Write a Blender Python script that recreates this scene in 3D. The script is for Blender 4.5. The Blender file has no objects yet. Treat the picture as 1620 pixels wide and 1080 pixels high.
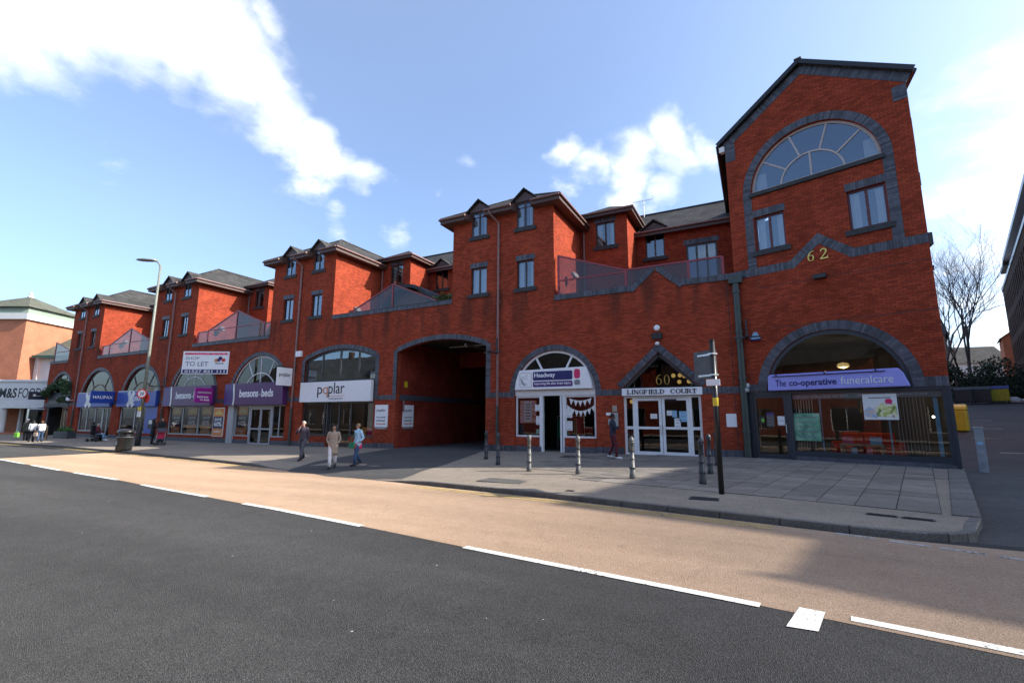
import bpy, math, random
from mathutils import Vector, Matrix
from mathutils.geometry import delaunay_2d_cdt
R = math.radians
sc = bpy.context.scene
COL = sc.collection
random.seed(7)

# ---------------------------------------------------------------- camera
cam_d = bpy.data.cameras.new('camera'); cam = bpy.data.objects.new('camera', cam_d); COL.objects.link(cam)
cam_d.sensor_width = 36; cam_d.lens = 740.5 / 1620 * 36; cam_d.clip_end = 3000; cam_d.clip_start = .05
_y, _p, _r = R(27.28), R(9.198), R(.1857)
_f = Vector((-math.sin(_y)*math.cos(_p), math.cos(_y)*math.cos(_p), math.sin(_p)))
_rt = Vector((math.cos(_y), math.sin(_y), 0)); _up = _rt.cross(_f)
_R2 = _rt*math.cos(_r) + _up*math.sin(_r); _U2 = _up*math.cos(_r) - _rt*math.sin(_r)
_m = Matrix((_R2, _U2, -_f)).transposed().to_4x4(); _m.translation = (0, -20.1, 1.755)
cam.matrix_world = _m
sc.camera = cam

# ---------------------------------------------------------------- sun and sky
SUN_AZ, SUN_EL = R(18.5), R(34.0)          # angle from +X towards +Y
sdir = Vector((math.cos(SUN_AZ)*math.cos(SUN_EL), math.sin(SUN_AZ)*math.cos(SUN_EL), math.sin(SUN_EL)))
sl = bpy.data.lights.new('sun', 'SUN'); sl.energy = 5.0; sl.angle = R(.53); sl.color = (1, .93, .82)
so = bpy.data.objects.new('sun', sl); COL.objects.link(so)
so.rotation_euler = sdir.to_track_quat('Z', 'Y').to_euler(); so.location = (40, 20, 60)

w = bpy.data.worlds.new('World'); sc.world = w; w.use_nodes = True
nt = w.node_tree; nt.nodes.clear(); L = nt.links
def WN(t, **k):
    n = nt.nodes.new(t)
    for a, b in k.items(): setattr(n, a, b)
    return n
def wmath(op, a, b=None, clamp=False):
    n = WN('ShaderNodeMath', operation=op); n.use_clamp = clamp
    for i, v in enumerate((a, b)):
        if v is None: continue
        if isinstance(v, (int, float)): n.inputs[i].default_value = v
        else: L.new(v, n.inputs[i])
    return n.outputs[0]
sky = WN('ShaderNodeTexSky', sky_type='NISHITA'); sky.sun_disc = False
sky.sun_elevation = SUN_EL; sky.sun_rotation = math.pi/2 - SUN_AZ
sky.air_density = 1.0; sky.dust_density = 2.6; sky.ozone_density = 2.6; sky.altitude = 50
tc = WN('ShaderNodeTexCoord')
sep = WN('ShaderNodeSeparateXYZ'); L.new(tc.outputs['Generated'], sep.inputs[0])
zz = wmath('MAXIMUM', sep.outputs[2], .04)
zz2 = wmath('ADD', zz, .08)
cmb = WN('ShaderNodeCombineXYZ')
L.new(wmath('DIVIDE', sep.outputs[0], zz2), cmb.inputs[0]); L.new(wmath('DIVIDE', sep.outputs[1], zz2), cmb.inputs[1])
n1 = WN('ShaderNodeTexNoise'); n1.inputs['Scale'].default_value = 1.5; n1.inputs['Detail'].default_value = 9; n1.inputs['Roughness'].default_value = .6
n1.inputs['Distortion'].default_value = .15
L.new(cmb.outputs[0], n1.inputs['Vector'])
n2 = WN('ShaderNodeTexNoise'); n2.inputs['Scale'].default_value = .42; n2.inputs['Detail'].default_value = 2
mp = WN('ShaderNodeMapping'); mp.inputs['Location'].default_value = (3.3, 1.7, 0); L.new(cmb.outputs[0], mp.inputs[0]); L.new(mp.outputs[0], n2.inputs['Vector'])
# a few cloud banks seen in the photograph (directions in the sky) on top of scattered cloud everywhere else
def skydir(x, y):
    v = _f + _R2*((x-810)/740.5) - _U2*((y-540)/740.5); return v.normalized()
nw = WN('ShaderNodeTexNoise'); nw.inputs['Scale'].default_value = 5.5; nw.inputs['Detail'].default_value = 5; L.new(tc.outputs['Generated'], nw.inputs['Vector'])
wv_ = WN('ShaderNodeVectorMath', operation='SUBTRACT'); L.new(nw.outputs['Color'], wv_.inputs[0]); wv_.inputs[1].default_value = (.5,.5,.5)
ws_ = WN('ShaderNodeVectorMath', operation='SCALE'); L.new(wv_.outputs[0], ws_.inputs[0]); ws_.inputs['Scale'].default_value = .2
wd_ = WN('ShaderNodeVectorMath', operation='ADD'); L.new(tc.outputs['Generated'], wd_.inputs[0]); L.new(ws_.outputs[0], wd_.inputs[1])
bank = None
BLOBS = [(30,-30,.12,1.),(140,0,.115,1.),(240,45,.115,1.),(325,95,.105,1.),(395,150,.1,1.),(450,205,.088,1.),(520,245,.078,1.),(585,275,.058,.9),(395,35,.05,.6),(-140,-90,.2,1.),
         (640,262,.035,.5),(160,268,.04,.75),(108,205,.035,.6),(712,246,.045,.6),(620,362,.06,.85),(590,350,.04,.7),(895,240,.05,1.),(930,250,.055,1.),(985,262,.085,1.),(1060,240,.075,1.),(1115,240,.055,1.),(975,305,.07,.9),(1040,300,.06,.8),
         (868,266,.02,.7),(545,352,.04,.5),(500,150,.03,.5),(1560,430,.16,.75),(1600,520,.1,.7),(1600,200,.26,.62),(1500,330,.16,.55),(300,180,.05,.55),(660,300,.03,.5)]
for (bx, by, rad, amp) in BLOBS:
    d = skydir(bx, by)
    dp = WN('ShaderNodeVectorMath', operation='DISTANCE'); L.new(wd_.outputs[0], dp.inputs[0]); dp.inputs[1].default_value = d
    mr = WN('ShaderNodeMapRange', interpolation_type='SMOOTHSTEP'); mr.inputs[1].default_value = 0; mr.inputs[2].default_value = rad*1.7
    mr.inputs[3].default_value = amp; mr.inputs[4].default_value = 0; L.new(dp.outputs['Value'], mr.inputs[0])
    bank = mr.outputs[0] if bank is None else wmath('MAXIMUM', bank, mr.outputs[0])
scat = WN('ShaderNodeMapRange', interpolation_type='SMOOTHSTEP'); scat.inputs[1].default_value = .62; scat.inputs[2].default_value = .8; scat.inputs[4].default_value = .7
L.new(n2.outputs['Fac'], scat.inputs[0])
dv = WN('ShaderNodeVectorMath', operation='DOT_PRODUCT'); L.new(tc.outputs['Generated'], dv.inputs[0]); dv.inputs[1].default_value = skydir(810, 300)
outv = WN('ShaderNodeMapRange'); outv.inputs[1].default_value = .55; outv.inputs[2].default_value = .3; L.new(dv.outputs['Value'], outv.inputs[0])
cov = wmath('MAXIMUM', bank, wmath('MULTIPLY', scat.outputs[0], outv.outputs[0]))
den = wmath('ADD', wmath('MULTIPLY', cov, .85), wmath('MULTIPLY', wmath('SUBTRACT', n1.outputs['Fac'], .5), 1.9))
cl = WN('ShaderNodeMapRange', interpolation_type='SMOOTHSTEP'); cl.inputs[1].default_value = .34; cl.inputs[2].default_value = .9; L.new(den, cl.inputs[0])
hz = WN('ShaderNodeMapRange', interpolation_type='SMOOTHSTEP'); hz.inputs[1].default_value = .0; hz.inputs[2].default_value = .1; L.new(sep.outputs[2], hz.inputs[0])
clf = wmath('MULTIPLY', wmath('MULTIPLY', cl.outputs[0], hz.outputs[0]), .93)
mixc = WN('ShaderNodeMixRGB'); L.new(clf, mixc.inputs[0]); 
veil = WN('ShaderNodeMixRGB'); veil.inputs[2].default_value = (5.0, 5.6, 6.4, 1); tint = WN('ShaderNodeMixRGB', blend_type='MULTIPLY'); tint.inputs[0].default_value = 1; tint.inputs[2].default_value = (1.04, 1.12, 1.24, 1); L.new(sky.outputs[0], tint.inputs[1]); L.new(tint.outputs[0], veil.inputs[1])
vl = WN('ShaderNodeMapRange'); vl.inputs[1].default_value = .3; vl.inputs[2].default_value = .7; vl.inputs[3].default_value = .06; vl.inputs[4].default_value = .16; L.new(n2.outputs['Fac'], vl.inputs[0]); L.new(vl.outputs[0], veil.inputs[0])
L.new(veil.outputs[0], mixc.inputs[1]); 
ccol = WN('ShaderNodeMixRGB'); ccol.inputs[1].default_value = (5.3, 5.6, 6.1, 1); ccol.inputs[2].default_value = (7.6, 7.55, 7.5, 1)
csh = WN('ShaderNodeMapRange', interpolation_type='SMOOTHSTEP'); csh.inputs[1].default_value = .4; csh.inputs[2].default_value = .68; n5 = WN('ShaderNodeTexNoise'); n5.inputs['Scale'].default_value = 3.2; n5.inputs['Detail'].default_value = 6; m5_ = WN('ShaderNodeMapping'); m5_.inputs['Location'].default_value = (.13, .06, 0); L.new(cmb.outputs[0], m5_.inputs[0]); L.new(m5_.outputs[0], n5.inputs['Vector']); L.new(n5.outputs['Fac'], csh.inputs[0]); L.new(csh.outputs[0], ccol.inputs[0]); L.new(ccol.outputs[0], mixc.inputs[2])
bg = WN('ShaderNodeBackground'); bg.inputs[1].default_value = .145; L.new(mixc.outputs[0], bg.inputs[0])
wo = WN('ShaderNodeOutputWorld'); L.new(bg.outputs[0], wo.inputs[0])

sc.view_settings.view_transform = 'Standard'; sc.view_settings.look = 'None'; sc.view_settings.gamma = 1
sc.view_settings.use_curve_mapping = False; sc.view_settings.exposure = .83
sc.cycles.max_bounces = 8; sc.cycles.transparent_max_bounces = 24; sc.cycles.caustics_reflective = False; sc.cycles.caustics_refractive = False
sc.cycles.sample_clamp_indirect = 6

# ---------------------------------------------------------------- materials
MT = {}
def newmat(name):
    m = bpy.data.materials.new(name); m.use_nodes = True; m.node_tree.nodes.clear(); MT[name] = m
    return m, m.node_tree.nodes, m.node_tree.links
def nd(N, t, **k):
    n = N.new(t)
    for a, b in k.items(): setattr(n, a, b)
    return n
def simple(name, col, rough=.6, metal=0, var=.12, scale=6, bump=0, spec=.5, emis=None):
    m, N, K = newmat(name)
    o = nd(N, 'ShaderNodeOutputMaterial'); b = nd(N, 'ShaderNodeBsdfPrincipled'); K.new(b.outputs[0], o.inputs[0])
    b.inputs['Roughness'].default_value = rough; b.inputs['Metallic'].default_value = metal; b.inputs['Specular IOR Level'].default_value = spec
    t = nd(N, 'ShaderNodeTexCoord'); nz = nd(N, 'ShaderNodeTexNoise'); nz.inputs['Scale'].default_value = scale; nz.inputs['Detail'].default_value = 5
    K.new(t.outputs['Object'], nz.inputs['Vector'])
    r = nd(N, 'ShaderNodeMapRange'); r.inputs[1].default_value = .3; r.inputs[2].default_value = .7; r.inputs[3].default_value = 1-var; r.inputs[4].default_value = 1+var
    K.new(nz.outputs['Fac'], r.inputs[0])
    mx = nd(N, 'ShaderNodeMixRGB', blend_type='MULTIPLY'); mx.inputs[0].default_value = 1; mx.inputs[1].default_value = (*col, 1); K.new(r.outputs[0], mx.inputs[2])
    K.new(mx.outputs[0], b.inputs['Base Color'])
    if bump:
        bp = nd(N, 'ShaderNodeBump'); bp.inputs['Strength'].default_value = bump; bp.inputs['Distance'].default_value = .02; K.new(nz.outputs['Fac'], bp.inputs['Height']); K.new(bp.outputs[0], b.inputs['Normal'])
    if emis:
        b.inputs['Emission Color'].default_value = (*emis[:3], 1); b.inputs['Emission Strength'].default_value = emis[3]
    return m
def brick(name, c1, c2, mortar, bw=.225, rh=.075, ms=.009, dirt=.35, streak=None, bump=.5, rough=.82):
    m, N, K = newmat(name)
    o = nd(N, 'ShaderNodeOutputMaterial'); b = nd(N, 'ShaderNodeBsdfPrincipled'); K.new(b.outputs[0], o.inputs[0]); b.inputs['Roughness'].default_value = rough
    b.inputs['Specular IOR Level'].default_value = .06
    uv = nd(N, 'ShaderNodeUVMap'); br = nd(N, 'ShaderNodeTexBrick'); K.new(uv.outputs[0], br.inputs['Vector'])
    br.inputs['Scale'].default_value = 1; br.inputs['Brick Width'].default_value = bw; br.inputs['Row Height'].default_value = rh
    br.inputs['Mortar Size'].default_value = ms; br.inputs['Mortar Smooth'].default_value = .2; br.inputs['Bias'].default_value = 0
    br.inputs['Color1'].default_value = (*c1, 1); br.inputs['Color2'].default_value = (*c2, 1); br.inputs['Mortar'].default_value = (*mortar, 1)
    g = nd(N, 'ShaderNodeNewGeometry')
    nz = nd(N, 'ShaderNodeTexNoise'); nz.inputs['Scale'].default_value = .9; nz.inputs['Detail'].default_value = 8; nz.inputs['Roughness'].default_value = .65
    K.new(g.outputs['Position'], nz.inputs['Vector'])
    r = nd(N, 'ShaderNodeMapRange'); r.inputs[1].default_value = .32; r.inputs[2].default_value = .7; r.inputs[3].default_value = 1-dirt; r.inputs[4].default_value = 1+dirt*.55
    K.new(nz.outputs['Fac'], r.inputs[0])
    mx = nd(N, 'ShaderNodeMixRGB', blend_type='MULTIPLY'); mx.inputs[0].default_value = 1; K.new(br.outputs['Color'], mx.inputs[1]); K.new(r.outputs[0], mx.inputs[2])
    # fine grain per brick patch
    n3 = nd(N, 'ShaderNodeTexNoise'); n3.inputs['Scale'].default_value = 4.5; n3.inputs['Detail'].default_value = 6; n3.inputs['Roughness'].default_value = .7
    m3 = nd(N, 'ShaderNodeMapping'); m3.inputs['Scale'].default_value = (1, 1, 3.2); K.new(g.outputs['Position'], m3.inputs[0]); K.new(m3.outputs[0], n3.inputs['Vector'])
    r3 = nd(N, 'ShaderNodeMapRange'); r3.inputs[1].default_value = .3; r3.inputs[2].default_value = .7; r3.inputs[3].default_value = .89; r3.inputs[4].default_value = 1.11; K.new(n3.outputs['Fac'], r3.inputs[0])
    mx2 = nd(N, 'ShaderNodeMixRGB', blend_type='MULTIPLY'); mx2.inputs[0].default_value = 1; K.new(mx.outputs[0], mx2.inputs[1]); K.new(r3.outputs[0], mx2.inputs[2])
    col = mx2.outputs[0]
    if streak:      # run-off stains under the copings (their own irregular shape), z range
        sp = nd(N, 'ShaderNodeSeparateXYZ'); K.new(g.outputs['Position'], sp.inputs[0])
        mr = nd(N, 'ShaderNodeMapRange', interpolation_type='SMOOTHSTEP'); mr.inputs[1].default_value = streak[0]; mr.inputs[2].default_value = streak[1]; K.new(sp.outputs[2], mr.inputs[0])
        mu = nd(N, 'ShaderNodeMapRange', interpolation_type='SMOOTHSTEP'); mu.inputs[1].default_value = streak[2]+.3; mu.inputs[2].default_value = streak[2]; K.new(sp.outputs[2], mu.inputs[0])
        mpn = nd(N, 'ShaderNodeMapping'); mpn.inputs['Scale'].default_value = (1.3, 1.3, .16); K.new(g.outputs['Position'], mpn.inputs[0])
        ns = nd(N, 'ShaderNodeTexNoise'); ns.inputs['Scale'].default_value = 1.1; ns.inputs['Detail'].default_value = 5; K.new(mpn.outputs[0], ns.inputs['Vector'])
        rs = nd(N, 'ShaderNodeMapRange', interpolation_type='SMOOTHSTEP'); rs.inputs[1].default_value = .44; rs.inputs[2].default_value = .66; K.new(ns.outputs['Fac'], rs.inputs[0])
        a1 = nd(N, 'ShaderNodeMath', operation='MULTIPLY'); K.new(mr.outputs[0], a1.inputs[0]); K.new(rs.outputs[0], a1.inputs[1])
        a2 = nd(N, 'ShaderNodeMath', operation='MULTIPLY'); K.new(a1.outputs[0], a2.inputs[0]); K.new(mu.outputs[0], a2.inputs[1])
        a3 = nd(N, 'ShaderNodeMath', operation='MULTIPLY'); K.new(a2.outputs[0], a3.inputs[0]); a3.inputs[1].default_value = .6
        ms_ = nd(N, 'ShaderNodeMixRGB'); K.new(a3.outputs[0], ms_.inputs[0]); K.new(col, ms_.inputs[1]); ms_.inputs[2].default_value = (.045, .028, .022, 1)
        col = ms_.outputs[0]
    K.new(col, b.inputs['Base Color'])
    bp = nd(N, 'ShaderNodeBump'); bp.inputs['Strength'].default_value = bump; bp.inputs['Distance'].default_value = .008; bp.invert = True
    ad = nd(N, 'ShaderNodeMath', operation='ADD'); K.new(br.outputs['Fac'], ad.inputs[0])
    ml = nd(N, 'ShaderNodeMath', operation='MULTIPLY'); K.new(n3.outputs['Fac'], ml.inputs[0]); ml.inputs[1].default_value = .5; K.new(ml.outputs[0], ad.inputs[1])
    K.new(ad.outputs[0], bp.inputs['Height']); K.new(bp.outputs[0], b.inputs['Normal'])
    return m
brick('brick_red', (.45, .074, .034), (.275, .044, .022), (.13, .045, .028), streak=(5.2, 7.2, 7.95), dirt=.22, ms=.010)
brick('brick_red_gable', (.43, .07, .032), (.26, .041, .021), (.125, .043, .027), dirt=.22, ms=.010)
brick('brick_orange', (.53, .19, .10), (.46, .16, .085), (.4, .25, .18), dirt=.18)
brick('brick_brown', (.10, .06, .045), (.075, .045, .035), (.08, .06, .05), dirt=.2)
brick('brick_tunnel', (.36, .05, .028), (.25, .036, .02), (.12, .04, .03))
brick('slate', (.085, .082, .078), (.06, .058, .055), (.022, .022, .022), bw=.3, rh=.19, ms=.012, dirt=.4, bump=.9, rough=.75)
brick('green_slate', (.15, .155, .122), (.122, .127, .1), (.06, .07, .05), bw=.35, rh=.25, ms=.015, dirt=.25, bump=.6)
def glass(name, tint=(.86, .9, .9), k=1.55, c0=.05, wav=.0, gc=(.95, .97, 1)):
    m, N, K = newmat(name)
    o = nd(N, 'ShaderNodeOutputMaterial'); t = nd(N, 'ShaderNodeBsdfTransparent'); t.inputs[0].default_value = (*tint, 1)
    g = nd(N, 'ShaderNodeBsdfGlossy'); g.inputs['Roughness'].default_value = .0; g.inputs[0].default_value = (*gc, 1)
    f = nd(N, 'ShaderNodeFresnel'); f.inputs[0].default_value = 1.5
    a = nd(N, 'ShaderNodeMath', operation='MULTIPLY_ADD'); K.new(f.outputs[0], a.inputs[0]); a.inputs[1].default_value = k; a.inputs[2].default_value = c0; a.use_clamp = True
    mx = nd(N, 'ShaderNodeMixShader'); K.new(a.outputs[0], mx.inputs[0]); K.new(t.outputs[0], mx.inputs[1]); K.new(g.outputs[0], mx.inputs[2]); K.new(mx.outputs[0], o.inputs[0])
    if wav:
        ge = nd(N, 'ShaderNodeNewGeometry'); nz = nd(N, 'ShaderNodeTexNoise'); nz.inputs['Scale'].default_value = 1.7; nz.inputs['Detail'].default_value = 1; K.new(ge.outputs['Position'], nz.inputs['Vector'])
        bp = nd(N, 'ShaderNodeBump'); bp.inputs['Strength'].default_value = wav; bp.inputs['Distance'].default_value = .02; K.new(nz.outputs['Fac'], bp.inputs['Height']); K.new(bp.outputs[0], g.inputs['Normal'])
    return m
glass('glass', k=1.05, c0=.01, wav=.03); glass('glass_upper', k=1.8, c0=.12, wav=.05, gc=(.72, .86, 1))
glass('glass_tinted', tint=(.33, .33, .41), k=.9, c0=.01)
def ground(name, cols, scale=90, spread=.5, big=.18, bump=.4, rough=.9, wear=None, chip=None):
    m, N, K = newmat(name)
    o = nd(N, 'ShaderNodeOutputMaterial'); b = nd(N, 'ShaderNodeBsdfPrincipled'); K.new(b.outputs[0], o.inputs[0]); b.inputs['Roughness'].default_value = rough; b.inputs['Specular IOR Level'].default_value = .25; b.inputs['Diffuse Roughness'].default_value = 1.0 if wear else .4
    g = nd(N, 'ShaderNodeNewGeometry')
    v = nd(N, 'ShaderNodeTexVoronoi'); v.inputs['Scale'].default_value = scale; K.new(g.outputs['Position'], v.inputs['Vector'])
    cr = nd(N, 'ShaderNodeValToRGB'); cr.color_ramp.elements[0].color = (*cols[0], 1); cr.color_ramp.elements[1].color = (*cols[-1], 1)
    for i, c_ in enumerate(cols[1:-1]):
        e = cr.color_ramp.elements.new((i+1)/(len(cols)-1)); e.color = (*c_, 1)
    sx = nd(N, 'ShaderNodeSeparateColor'); K.new(v.outputs['Color'], sx.inputs[0]); K.new(sx.outputs[0], cr.inputs[0])
    nb = nd(N, 'ShaderNodeTexNoise'); nb.inputs['Scale'].default_value = .35; nb.inputs['Detail'].default_value = 8; nb.inputs['Roughness'].default_value = .62
    mpn = nd(N, 'ShaderNodeMapping'); mpn.inputs['Scale'].default_value = (.45, 1.2, 1); mpn.inputs['Rotation'].default_value = (0, 0, R(8)); K.new(g.outputs['Position'], mpn.inputs[0]); K.new(mpn.outputs[0], nb.inputs['Vector'])
    r = nd(N, 'ShaderNodeMapRange'); r.inputs[1].default_value = .3; r.inputs[2].default_value = .7; r.inputs[3].default_value = 1-big; r.inputs[4].default_value = 1+big; K.new(nb.outputs['Fac'], r.inputs[0])
    mx = nd(N, 'ShaderNodeMixRGB', blend_type='MULTIPLY'); mx.inputs[0].default_value = 1; K.new(cr.outputs[0], mx.inputs[1]); K.new(r.outputs[0], mx.inputs[2])
    # second, rougher mottling
    n4 = nd(N, 'ShaderNodeTexNoise'); n4.inputs['Scale'].default_value = 3.1; n4.inputs['Detail'].default_value = 6; K.new(g.outputs['Position'], n4.inputs['Vector'])
    r4 = nd(N, 'ShaderNodeMapRange'); r4.inputs[1].default_value = .35; r4.inputs[2].default_value = .7; r4.inputs[3].default_value = 1-big*.5; r4.inputs[4].default_value = 1+big*.5; K.new(n4.outputs['Fac'], r4.inputs[0])
    mx4 = nd(N, 'ShaderNodeMixRGB', blend_type='MULTIPLY'); mx4.inputs[0].default_value = 1; K.new(mx.outputs[0], mx4.inputs[1]); K.new(r4.outputs[0], mx4.inputs[2])
    col = mx4.outputs[0]
    if wear:     # hairline cracks, oil spots and tyre tracks
        vc = nd(N, 'ShaderNodeTexVoronoi', feature='DISTANCE_TO_EDGE'); vc.inputs['Scale'].default_value = .23; wn = nd(N, 'ShaderNodeTexNoise'); wn.inputs['Scale'].default_value = 1.2; wn.inputs['Detail'].default_value = 6; K.new(g.outputs['Position'], wn.inputs['Vector'])
        wa = nd(N, 'ShaderNodeVectorMath', operation='MULTIPLY_ADD'); K.new(wn.outputs['Color'], wa.inputs[0]); wa.inputs[1].default_value = (1.3, 1.3, 0); K.new(g.outputs['Position'], wa.inputs[2]); K.new(wa.outputs[0], vc.inputs['Vector'])
        c1 = nd(N, 'ShaderNodeMapRange'); c1.inputs[1].default_value = .0; c1.inputs[2].default_value = .003; c1.inputs[3].default_value = .6; c1.inputs[4].default_value = 0; K.new(vc.outputs['Distance'], c1.inputs[0])
        ck = nd(N, 'ShaderNodeMapRange'); ck.inputs[1].default_value = .5; ck.inputs[2].default_value = .62; K.new(nb.outputs['Fac'], ck.inputs[0])
        cm = nd(N, 'ShaderNodeMath', operation='MULTIPLY'); K.new(c1.outputs[0], cm.inputs[0]); K.new(ck.outputs[0], cm.inputs[1])
        os_ = nd(N, 'ShaderNodeTexNoise'); os_.inputs['Scale'].default_value = 1.9; os_.inputs['Detail'].default_value = 3; K.new(g.outputs['Position'], os_.inputs['Vector'])
        om = nd(N, 'ShaderNodeMapRange'); om.inputs[1].default_value = .66; om.inputs[2].default_value = .8; om.inputs[4].default_value = .4; K.new(os_.outputs['Fac'], om.inputs[0])
        mxx = nd(N, 'ShaderNodeMath', operation='MAXIMUM'); K.new(cm.outputs[0], mxx.inputs[0]); K.new(om.outputs[0], mxx.inputs[1])
        tr = nd(N, 'ShaderNodeTexNoise'); tr.inputs['Scale'].default_value = 1; tr.inputs['Detail'].default_value = 3; tm = nd(N, 'ShaderNodeMapping'); tm.inputs['Rotation'].default_value = (0, 0, R(8.5)); tm.inputs['Scale'].default_value = (.03, .8, 1); K.new(g.outputs['Position'], tm.inputs[0]); K.new(tm.outputs[0], tr.inputs['Vector'])
        tk = nd(N, 'ShaderNodeMapRange'); tk.inputs[1].default_value = .35; tk.inputs[2].default_value = .65; tk.inputs[3].default_value = .88; tk.inputs[4].default_value = 1.12; K.new(tr.outputs['Fac'], tk.inputs[0])
        vs = nd(N, 'ShaderNodeTexVoronoi'); vs.inputs['Scale'].default_value = 4.5; K.new(g.outputs['Position'], vs.inputs['Vector']); ss = nd(N, 'ShaderNodeSeparateColor'); K.new(vs.outputs['Color'], ss.inputs[0])
        s1 = nd(N, 'ShaderNodeMath', operation='LESS_THAN'); K.new(vs.outputs['Distance'], s1.inputs[0]); s1.inputs[1].default_value = .055; s2 = nd(N, 'ShaderNodeMath', operation='GREATER_THAN'); K.new(ss.outputs[0], s2.inputs[0]); s2.inputs[1].default_value = .88; s3 = nd(N, 'ShaderNodeMath', operation='MULTIPLY'); K.new(s1.outputs[0], s3.inputs[0]); K.new(s2.outputs[0], s3.inputs[1])
        m8 = nd(N, 'ShaderNodeMixRGB'); K.new(s3.outputs[0], m8.inputs[0]); K.new(col, m8.inputs[1]); m8.inputs[2].default_value = (.4, .38, .35, 1); col = m8.outputs[0]
        m5 = nd(N, 'ShaderNodeMixRGB', blend_type='MULTIPLY'); m5.inputs[0].default_value = 1; K.new(col, m5.inputs[1]); K.new(tk.outputs[0], m5.inputs[2])
        m6 = nd(N, 'ShaderNodeMixRGB'); K.new(mxx.outputs[0], m6.inputs[0]); K.new(m5.outputs[0], m6.inputs[1]); m6.inputs[2].default_value = (*wear, 1); col = m6.outputs[0]
    if chip:     # paint worn through to the aggregate
        pn = nd(N, 'ShaderNodeTexNoise'); pn.inputs['Scale'].default_value = 34; pn.inputs['Detail'].default_value = 5; K.new(g.outputs['Position'], pn.inputs['Vector']); p2 = nd(N, 'ShaderNodeTexNoise'); p2.inputs['Scale'].default_value = 1.6; p2.inputs['Detail'].default_value = 3; K.new(g.outputs['Position'], p2.inputs['Vector'])
        pa = nd(N, 'ShaderNodeMath', operation='MULTIPLY_ADD'); K.new(p2.outputs['Fac'], pa.inputs[0]); pa.inputs[1].default_value = .7; K.new(pn.outputs['Fac'], pa.inputs[2])
        pm = nd(N, 'ShaderNodeMapRange'); pm.inputs[1].default_value = chip; pm.inputs[2].default_value = chip+.1; K.new(pa.outputs[0], pm.inputs[0])
        m7 = nd(N, 'ShaderNodeMixRGB'); K.new(pm.outputs[0], m7.inputs[0]); K.new(col, m7.inputs[1]); m7.inputs[2].default_value = (.06, .057, .053, 1); col = m7.outputs[0]
    K.new(col, b.inputs['Base Color'])
    bp = nd(N, 'ShaderNodeBump'); bp.inputs['Strength'].default_value = bump; bp.inputs['Distance'].default_value = .009 if wear else .006; K.new(v.outputs['Distance'], bp.inputs['Height']); K.new(bp.outputs[0], b.inputs['Normal'])
    return m
ground('asphalt', [(.026, .026, .026), (.042, .0415, .041), (.055, .054, .053), (.085, .083, .081)], scale=115, big=.16, bump=1.0, wear=(.018,.018,.018))
ground('buff_surfacing', [(.25, .165, .105), (.33, .222, .145), (.38, .262, .175), (.44, .33, .24)], scale=110, big=.1, bump=.6, wear=(.16,.115,.08))
ground('footway', [(.165, .135, .105), (.21, .175, .138), (.245, .205, .163), (.3, .256, .207)], scale=80, big=.16, bump=.2)
ground('drive_asphalt', [(.045, .045, .046), (.06, .06, .06), (.09, .088, .085)], scale=80, big=.22, bump=.3)
ground('paver', [(.165, .145, .122), (.195, .172, .147), (.22, .195, .168)], scale=60, big=.22, bump=.12)
_n = MT['paver'].node_tree; _oi = _n.nodes.new('ShaderNodeObjectInfo'); _mr = _n.nodes.new('ShaderNodeMapRange'); _mr.inputs[3].default_value = .84; _mr.inputs[4].default_value = 1.14; _n.links.new(_oi.outputs['Random'], _mr.inputs[0])
_mm = _n.nodes.new('ShaderNodeMixRGB'); _mm.blend_type = 'MULTIPLY'; _mm.inputs[0].default_value = 1; _b = [q for q in _n.nodes if q.type == 'BSDF_PRINCIPLED'][0]; _n.links.new(_b.inputs['Base Color'].links[0].from_socket, _mm.inputs[1]); _n.links.new(_mr.outputs[0], _mm.inputs[2]); _n.links.new(_mm.outputs[0], _b.inputs['Base Color'])
ground('kerb_concrete', [(.10, .094, .085), (.135, .127, .115), (.17, .16, .145)], scale=60, big=.25, bump=.2)
ground('white_paint', [(.56, .55, .5), (.66, .65, .6), (.74, .73, .68)], scale=60, big=.14, bump=.3, chip=.96)
ground('yellow_paint', [(.40, .29, .08), (.45, .33, .1), (.5, .37, .13)], scale=60, big=.3, bump=.3, chip=.9)
ground('worn_paint', [(.28, .27, .26), (.36, .35, .33), (.5, .49, .46)], scale=60, big=.3, bump=.3, chip=.9)
simple('blue_brick', (.062, .066, .082), .5, var=.3, scale=9, bump=.2)
_n = MT['blue_brick'].node_tree; _g = _n.nodes.new('ShaderNodeNewGeometry'); _mr = _n.nodes.new('ShaderNodeMapRange'); _mr.inputs[3].default_value = .55; _mr.inputs[4].default_value = 1.5; _n.links.new(_g.outputs['Random Per Island'], _mr.inputs[0])
_mm = _n.nodes.new('ShaderNodeMixRGB'); _mm.blend_type = 'MULTIPLY'; _mm.inputs[0].default_value = 1; _b = [q for q in _n.nodes if q.type == 'BSDF_PRINCIPLED'][0]; _n.links.new(_b.inputs['Base Color'].links[0].from_socket, _mm.inputs[1]); _n.links.new(_mr.outputs[0], _mm.inputs[2]); _n.links.new(_mm.outputs[0], _b.inputs['Base Color'])
simple('blue_mortar', (.02, .02, .021), .9)
simple('dark_coping', (.03, .031, .033), .7, var=.3)
simple('brown_fascia', (.075, .038, .03), .5, var=.15)
simple('soffit', (.12, .06, .05), .7)
simple('brown_frame', (.045, .022, .018), .45)
simple('maroon_frame', (.09, .018, .022), .45)
simple('red_rail', (.24, .034, .045), .42, var=.12)
simple('sign_back', (.07, .08, .09), .5, metal=.3, var=.15)
simple('mauve_pipe', (.22, .125, .115), .5, var=.15)
simple('stone_frame', (.42, .36, .34), .5, var=.08)
simple('dark_pipe', (.035, .05, .045), .4, var=.1)
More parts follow.
